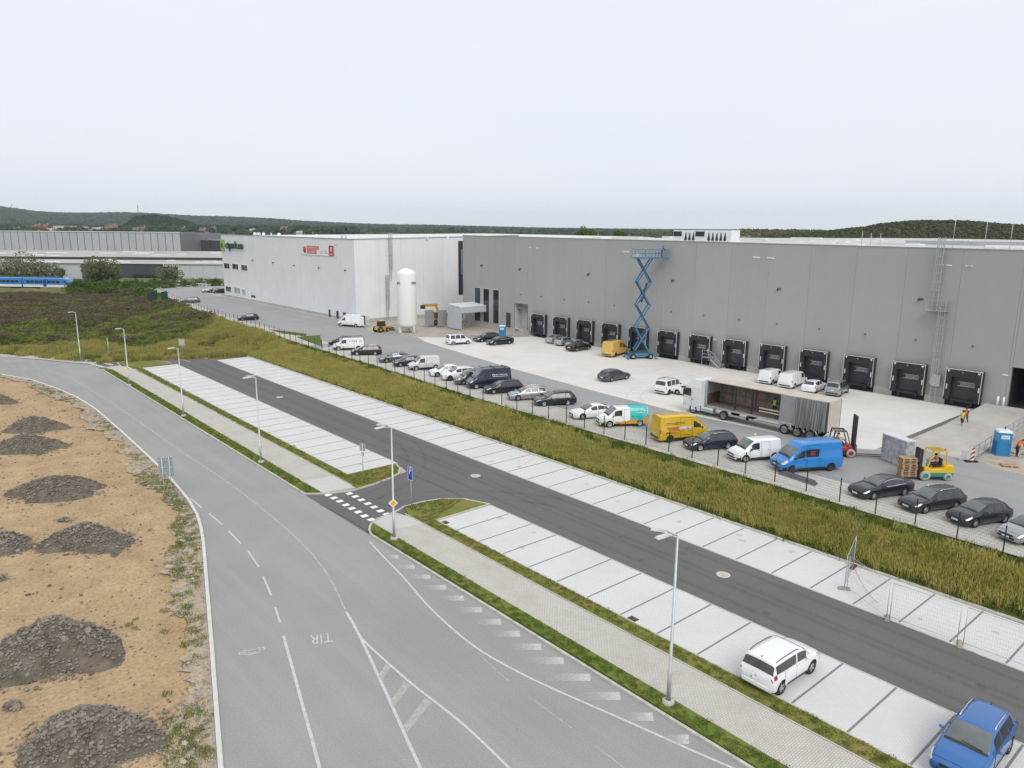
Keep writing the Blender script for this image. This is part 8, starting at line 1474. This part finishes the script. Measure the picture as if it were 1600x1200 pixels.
SIL1 = [(-260, 318), (-60, 322), (0, 326), (30, 330), (60, 334), (100, 337), (150, 337), (200, 336), (250, 338), (300, 341), (345, 342), (400, 344), (440, 346), (480, 349), (540, 352), (600, 354), (680, 355), (720, 356), (800, 358), (860, 359.5), (1000, 361), (1300, 364), (1800, 367)]
h1 = ridge('hills', [(x, y + 5) for x, y in SIL1], 1500, 3600, HILLM); field_gap = lambda a, d: ~((d > 1560) & (d < 1950) & (((a > 130) & (a < 215)) | ((a > 50) & (a < 78))))
plant('hill_forest', h1, -240, 1100, 1500, 3650, 30000, 19, fo1, field_gap)
SIL2 = [(185, 362), (205, 349), (215, 341), (240, 338), (270, 341), (290, 346), (308, 352), (330, 358), (345, 363)]
h2 = ridge('wooded_knoll', [(x, y + 9) for x, y in SIL2], 1050, 1300, HILLM); plant('pine_wood', h2, 188, 342, 1060, 1340, 3000, 6.5, fo2)
flat = lambda a, d: np.zeros(len(a)); hv = ridge('village_slope', [(-260, 358.5), (0, 359.5), (200, 360.5), (350, 361), (480, 361.5), (640, 364)], 560, 1010, HILLM)
plant('village_trees', hv, -120, 560, 600, 1080, 2600, 6.5, fo1, lambda a, d: (vnoise(a, d, 14, 41) + .4 * vnoise(a, d / 8, 9, 42) > .80) | (d > 990)); plant('plain_forest', flat, 470, 1000, 900, 2600, 12000, 13, fo1)
SIL4 = [(980, 366), (1100, 363), (1160, 360.5), (1250, 361), (1300, 363), (1340, 364.5), (1420, 368)]
h4 = ridge('scrub_ridge', SIL4, 640, 800, ramp_mat('scrub_ground', [(.085, .075, .045), (.13, .115, .065), (.19, .17, .11)], .03, 0)); SCR = ramp_mat('scrub_leaves', [(.06, .055, .028), (.10, .085, .045), (.075, .095, .035), (.15, .13, .075)], .04, .5); scb = source('scrub', [blob(50 + i, .8, .4) for i in range(4)], SCR); plant('dry_scrub', h4, 985, 1420, 650, 810, 2600, 2.6, scb)
SIL3 = [(1180, 372), (1240, 366), (1300, 361.5), (1345, 357), (1370, 352), (1400, 349), (1430, 347.2), (1500, 347.4), (1530, 350), (1570, 353), (1620, 355), (1800, 362)]
h3 = ridge('spoil_hill', SIL3, 430, 520, ramp_mat('spoil_ground', [(.06, .052, .03), (.075, .078, .03), (.11, .09, .055)], .05, 0)); SPL = ramp_mat('spoil_leaves', [(.04, .058, .02), (.065, .06, .032), (.05, .078, .024), (.10, .085, .05)], .06, .5); spb = source('spoil_shrub', [blob(60 + i, .8, .4) for i in range(4)], SPL); plant('spoil_shrubs', h3, 1185, 1780, 432, 540, 9000, 1.7, spb)
# ---- village
HW = [M('house_wall_%d' % i, c_, .85, var=.06) for i, c_ in enumerate(((.62, .59, .54), (.55, .40, .27), (.66, .62, .48), (.5, .48, .46)))] ; HR_ = [M('house_roof_%d' % i, c_, .85, var=.15) for i, c_ in enumerate(((.22, .10, .075), (.18, .115, .095), (.13, .115, .11), (.34, .36, .38)))]
WN_ = ['white', 'ochre', 'cream', 'grey']; RN_ = ['red', 'brown', 'dark', 'pale']
def house(px, py, d, wpx, hpx, wi, ri, lab, flat_=False):
    p = at_depth(px, py, d); m_ = d / F_PX * 1.2; w, h_ = wpx * m_, hpx * m_; t = thing('village_house', lab, 'house', (p.x, p.y, float(hv(np.array([px]), np.array([d]))[0])), -AZ + math.sin(px) * .5, 'village houses before the wooded hill'); dp_ = min(10, w * .8); e = h_ * (.55 if not flat_ else .95)
    MB().span((-w / 2, -dp_ / 2, -2), (w / 2, dp_ / 2, e)).build('wall', HW[wi], t); b = MB()
    if flat_: b.span((-w / 2 - .3, -dp_ / 2 - .3, e), (w / 2 + .3, dp_ / 2 + .3, h_))
    else: o_ = .5; b.add([(-w / 2 - o_, -dp_ / 2 - o_, e - .2), (w / 2 + o_, -dp_ / 2 - o_, e - .2), (w / 2 + o_, 0, h_), (-w / 2 - o_, 0, h_), (w / 2 + o_, dp_ / 2 + o_, e - .2), (-w / 2 - o_, dp_ / 2 + o_, e - .2)], [(0, 1, 2, 3), (3, 2, 4, 5), (0, 3, 5), (1, 4, 2), (0, 5, 4, 1)])
    rf = b.build('roof', HR_[ri], t)
    if not flat_: MB().span((w * .2, -.4, e), (w * .2 + .8, .4, h_ + .9)).build('chimney', HW[1], rf)
    wn_ = max(1, int(w / 4)); 
    for i in range(wn_): x = -w / 2 + w * (i + .5) / wn_; MB().span((x - .6, -dp_ / 2 - .05, e * .35), (x + .6, -dp_ / 2 - .01, e * .75)).build('window', GLASSD, t)
V = ((27, 361, 8, 8, 0, 2), (54, 361, 9, 9, 1, 0), (62, 361, 8, 10, 1, 0), (74, 361, 11, 9, 2, 0), (79, 361, 8, 7, 0, 3), (100, 359, 22, 9, 2, 3, 1), (121, 361, 10, 8, 1, 1, 1), (131, 361, 9, 7, 1, 1, 1), (144, 360, 9, 7, 0, 2), (153, 360, 11, 7, 0, 3), (171, 362, 9, 8, 1, 0), (177, 362, 11, 9, 0, 1), (190, 358, 6, 7, 0, 2), (213, 360, 12, 7, 0, 1), (224, 361, 10, 7, 1, 1), (287, 361, 7, 6, 0, 2), (318, 362, 10, 8, 1, 1), (334, 362, 6, 8, 0, 2), (395, 359, 8, 5, 0, 3), (446, 360, 11, 7, 2, 1), (468, 359, 7, 5, 0, 3), (482, 361, 9, 5, 1, 1))
PL = ['farthest left in the village', 'second house cluster from the left', 'just right of a red roofed house', 'next to the dark conifer gap', 'above the middle of the far warehouse roof', 'the long low block of the village', 'left one of two low ochre blocks', 'right one of two low ochre blocks', 'right of the low ochre blocks', 'wide one right of the ochre blocks', 'left one of a touching pair', 'right one of a touching pair', 'small one with trees around it', 'below the dark pine wood, left', 'below the dark pine wood, right', 'small one right of the pine wood', 'above the dark hall, left', 'above the dark hall, right', 'above the left end of the white hall', 'gabled one above the white hall', 'tiny one right of the gabled one', 'rightmost of the village']
for i, v in enumerate(V): house(v[0], v[1], 880 + 25 * (i % 4), v[2], v[3], v[4], v[5], '%s house with %s roof, %s' % (WN_[v[4]], RN_[v[5]], PL[i]), len(v) > 6)
# ---- masts
def mast(px, pyb, pyt, d, lab, r):
    p, q = at_depth(px, pyb, d), at_depth(px, pyt, d); h_ = q.z - p.z; t = thing('radio_mast', lab, 'mast', (p.x, p.y, p.z)); b = MB(); n = 8
    for a in range(3): c_ = Vector((math.cos(a * 2.09), math.sin(a * 2.09), 0)); b.bar(c_ * r * 1.8, c_ * r * .5 + Vector((0, 0, h_)), r * .25)
    for i in range(n): z0, z1 = h_ * i / n, h_ * (i + 1) / n; [b.bar(Vector((math.cos(a * 2.09), math.sin(a * 2.09), 0)) * r * (1.8 - 1.3 * i / n) + Vector((0, 0, z0)), Vector((math.cos((a + 1) * 2.09), math.sin((a + 1) * 2.09), 0)) * r * (1.8 - 1.3 * (i + 1) / n) + Vector((0, 0, z1)), r * .18) for a in range(3)]
    b.build('lattice', M('mast_steel', (.22, .23, .25), .6, .3), t); MB().tube([(0, 0, h_ * .9), (0, 0, h_ * .98)], r * .9, 8).build('antenna', M('antenna_white', (.5, .5, .5), .6), t)
mast(217, 345, 320, 3300, 'slim radio mast on the skyline above the dark pine wood', 2.4); mast(22, 352, 318, 3000, 'faint lattice mast on the wooded hill at the far left', 1.8)
# ---- air: thin haze that pales the far hills
hz = MB().span((-5400, -5400, -1.5), (5400, 5400, 190)); hz = hz.mesh('haze'); ho = link('haze', hz, None); ho['kind'] = 'stuff'
hm = bpy.data.materials.new('haze'); hm.use_nodes = True; hn = hm.node_tree.nodes; hn.remove(hn['Principled BSDF']); vp_ = hn.new('ShaderNodeVolumePrincipled'); vp_.inputs['Color'].default_value = (.78, .89, 1.0, 1); vp_.inputs['Density'].default_value = .00008; vp_.inputs['Anisotropy'].default_value = .0
hm.node_tree.links.new(vp_.outputs[0], hn['Material Output'].inputs['Volume']); hz.materials.append(hm)
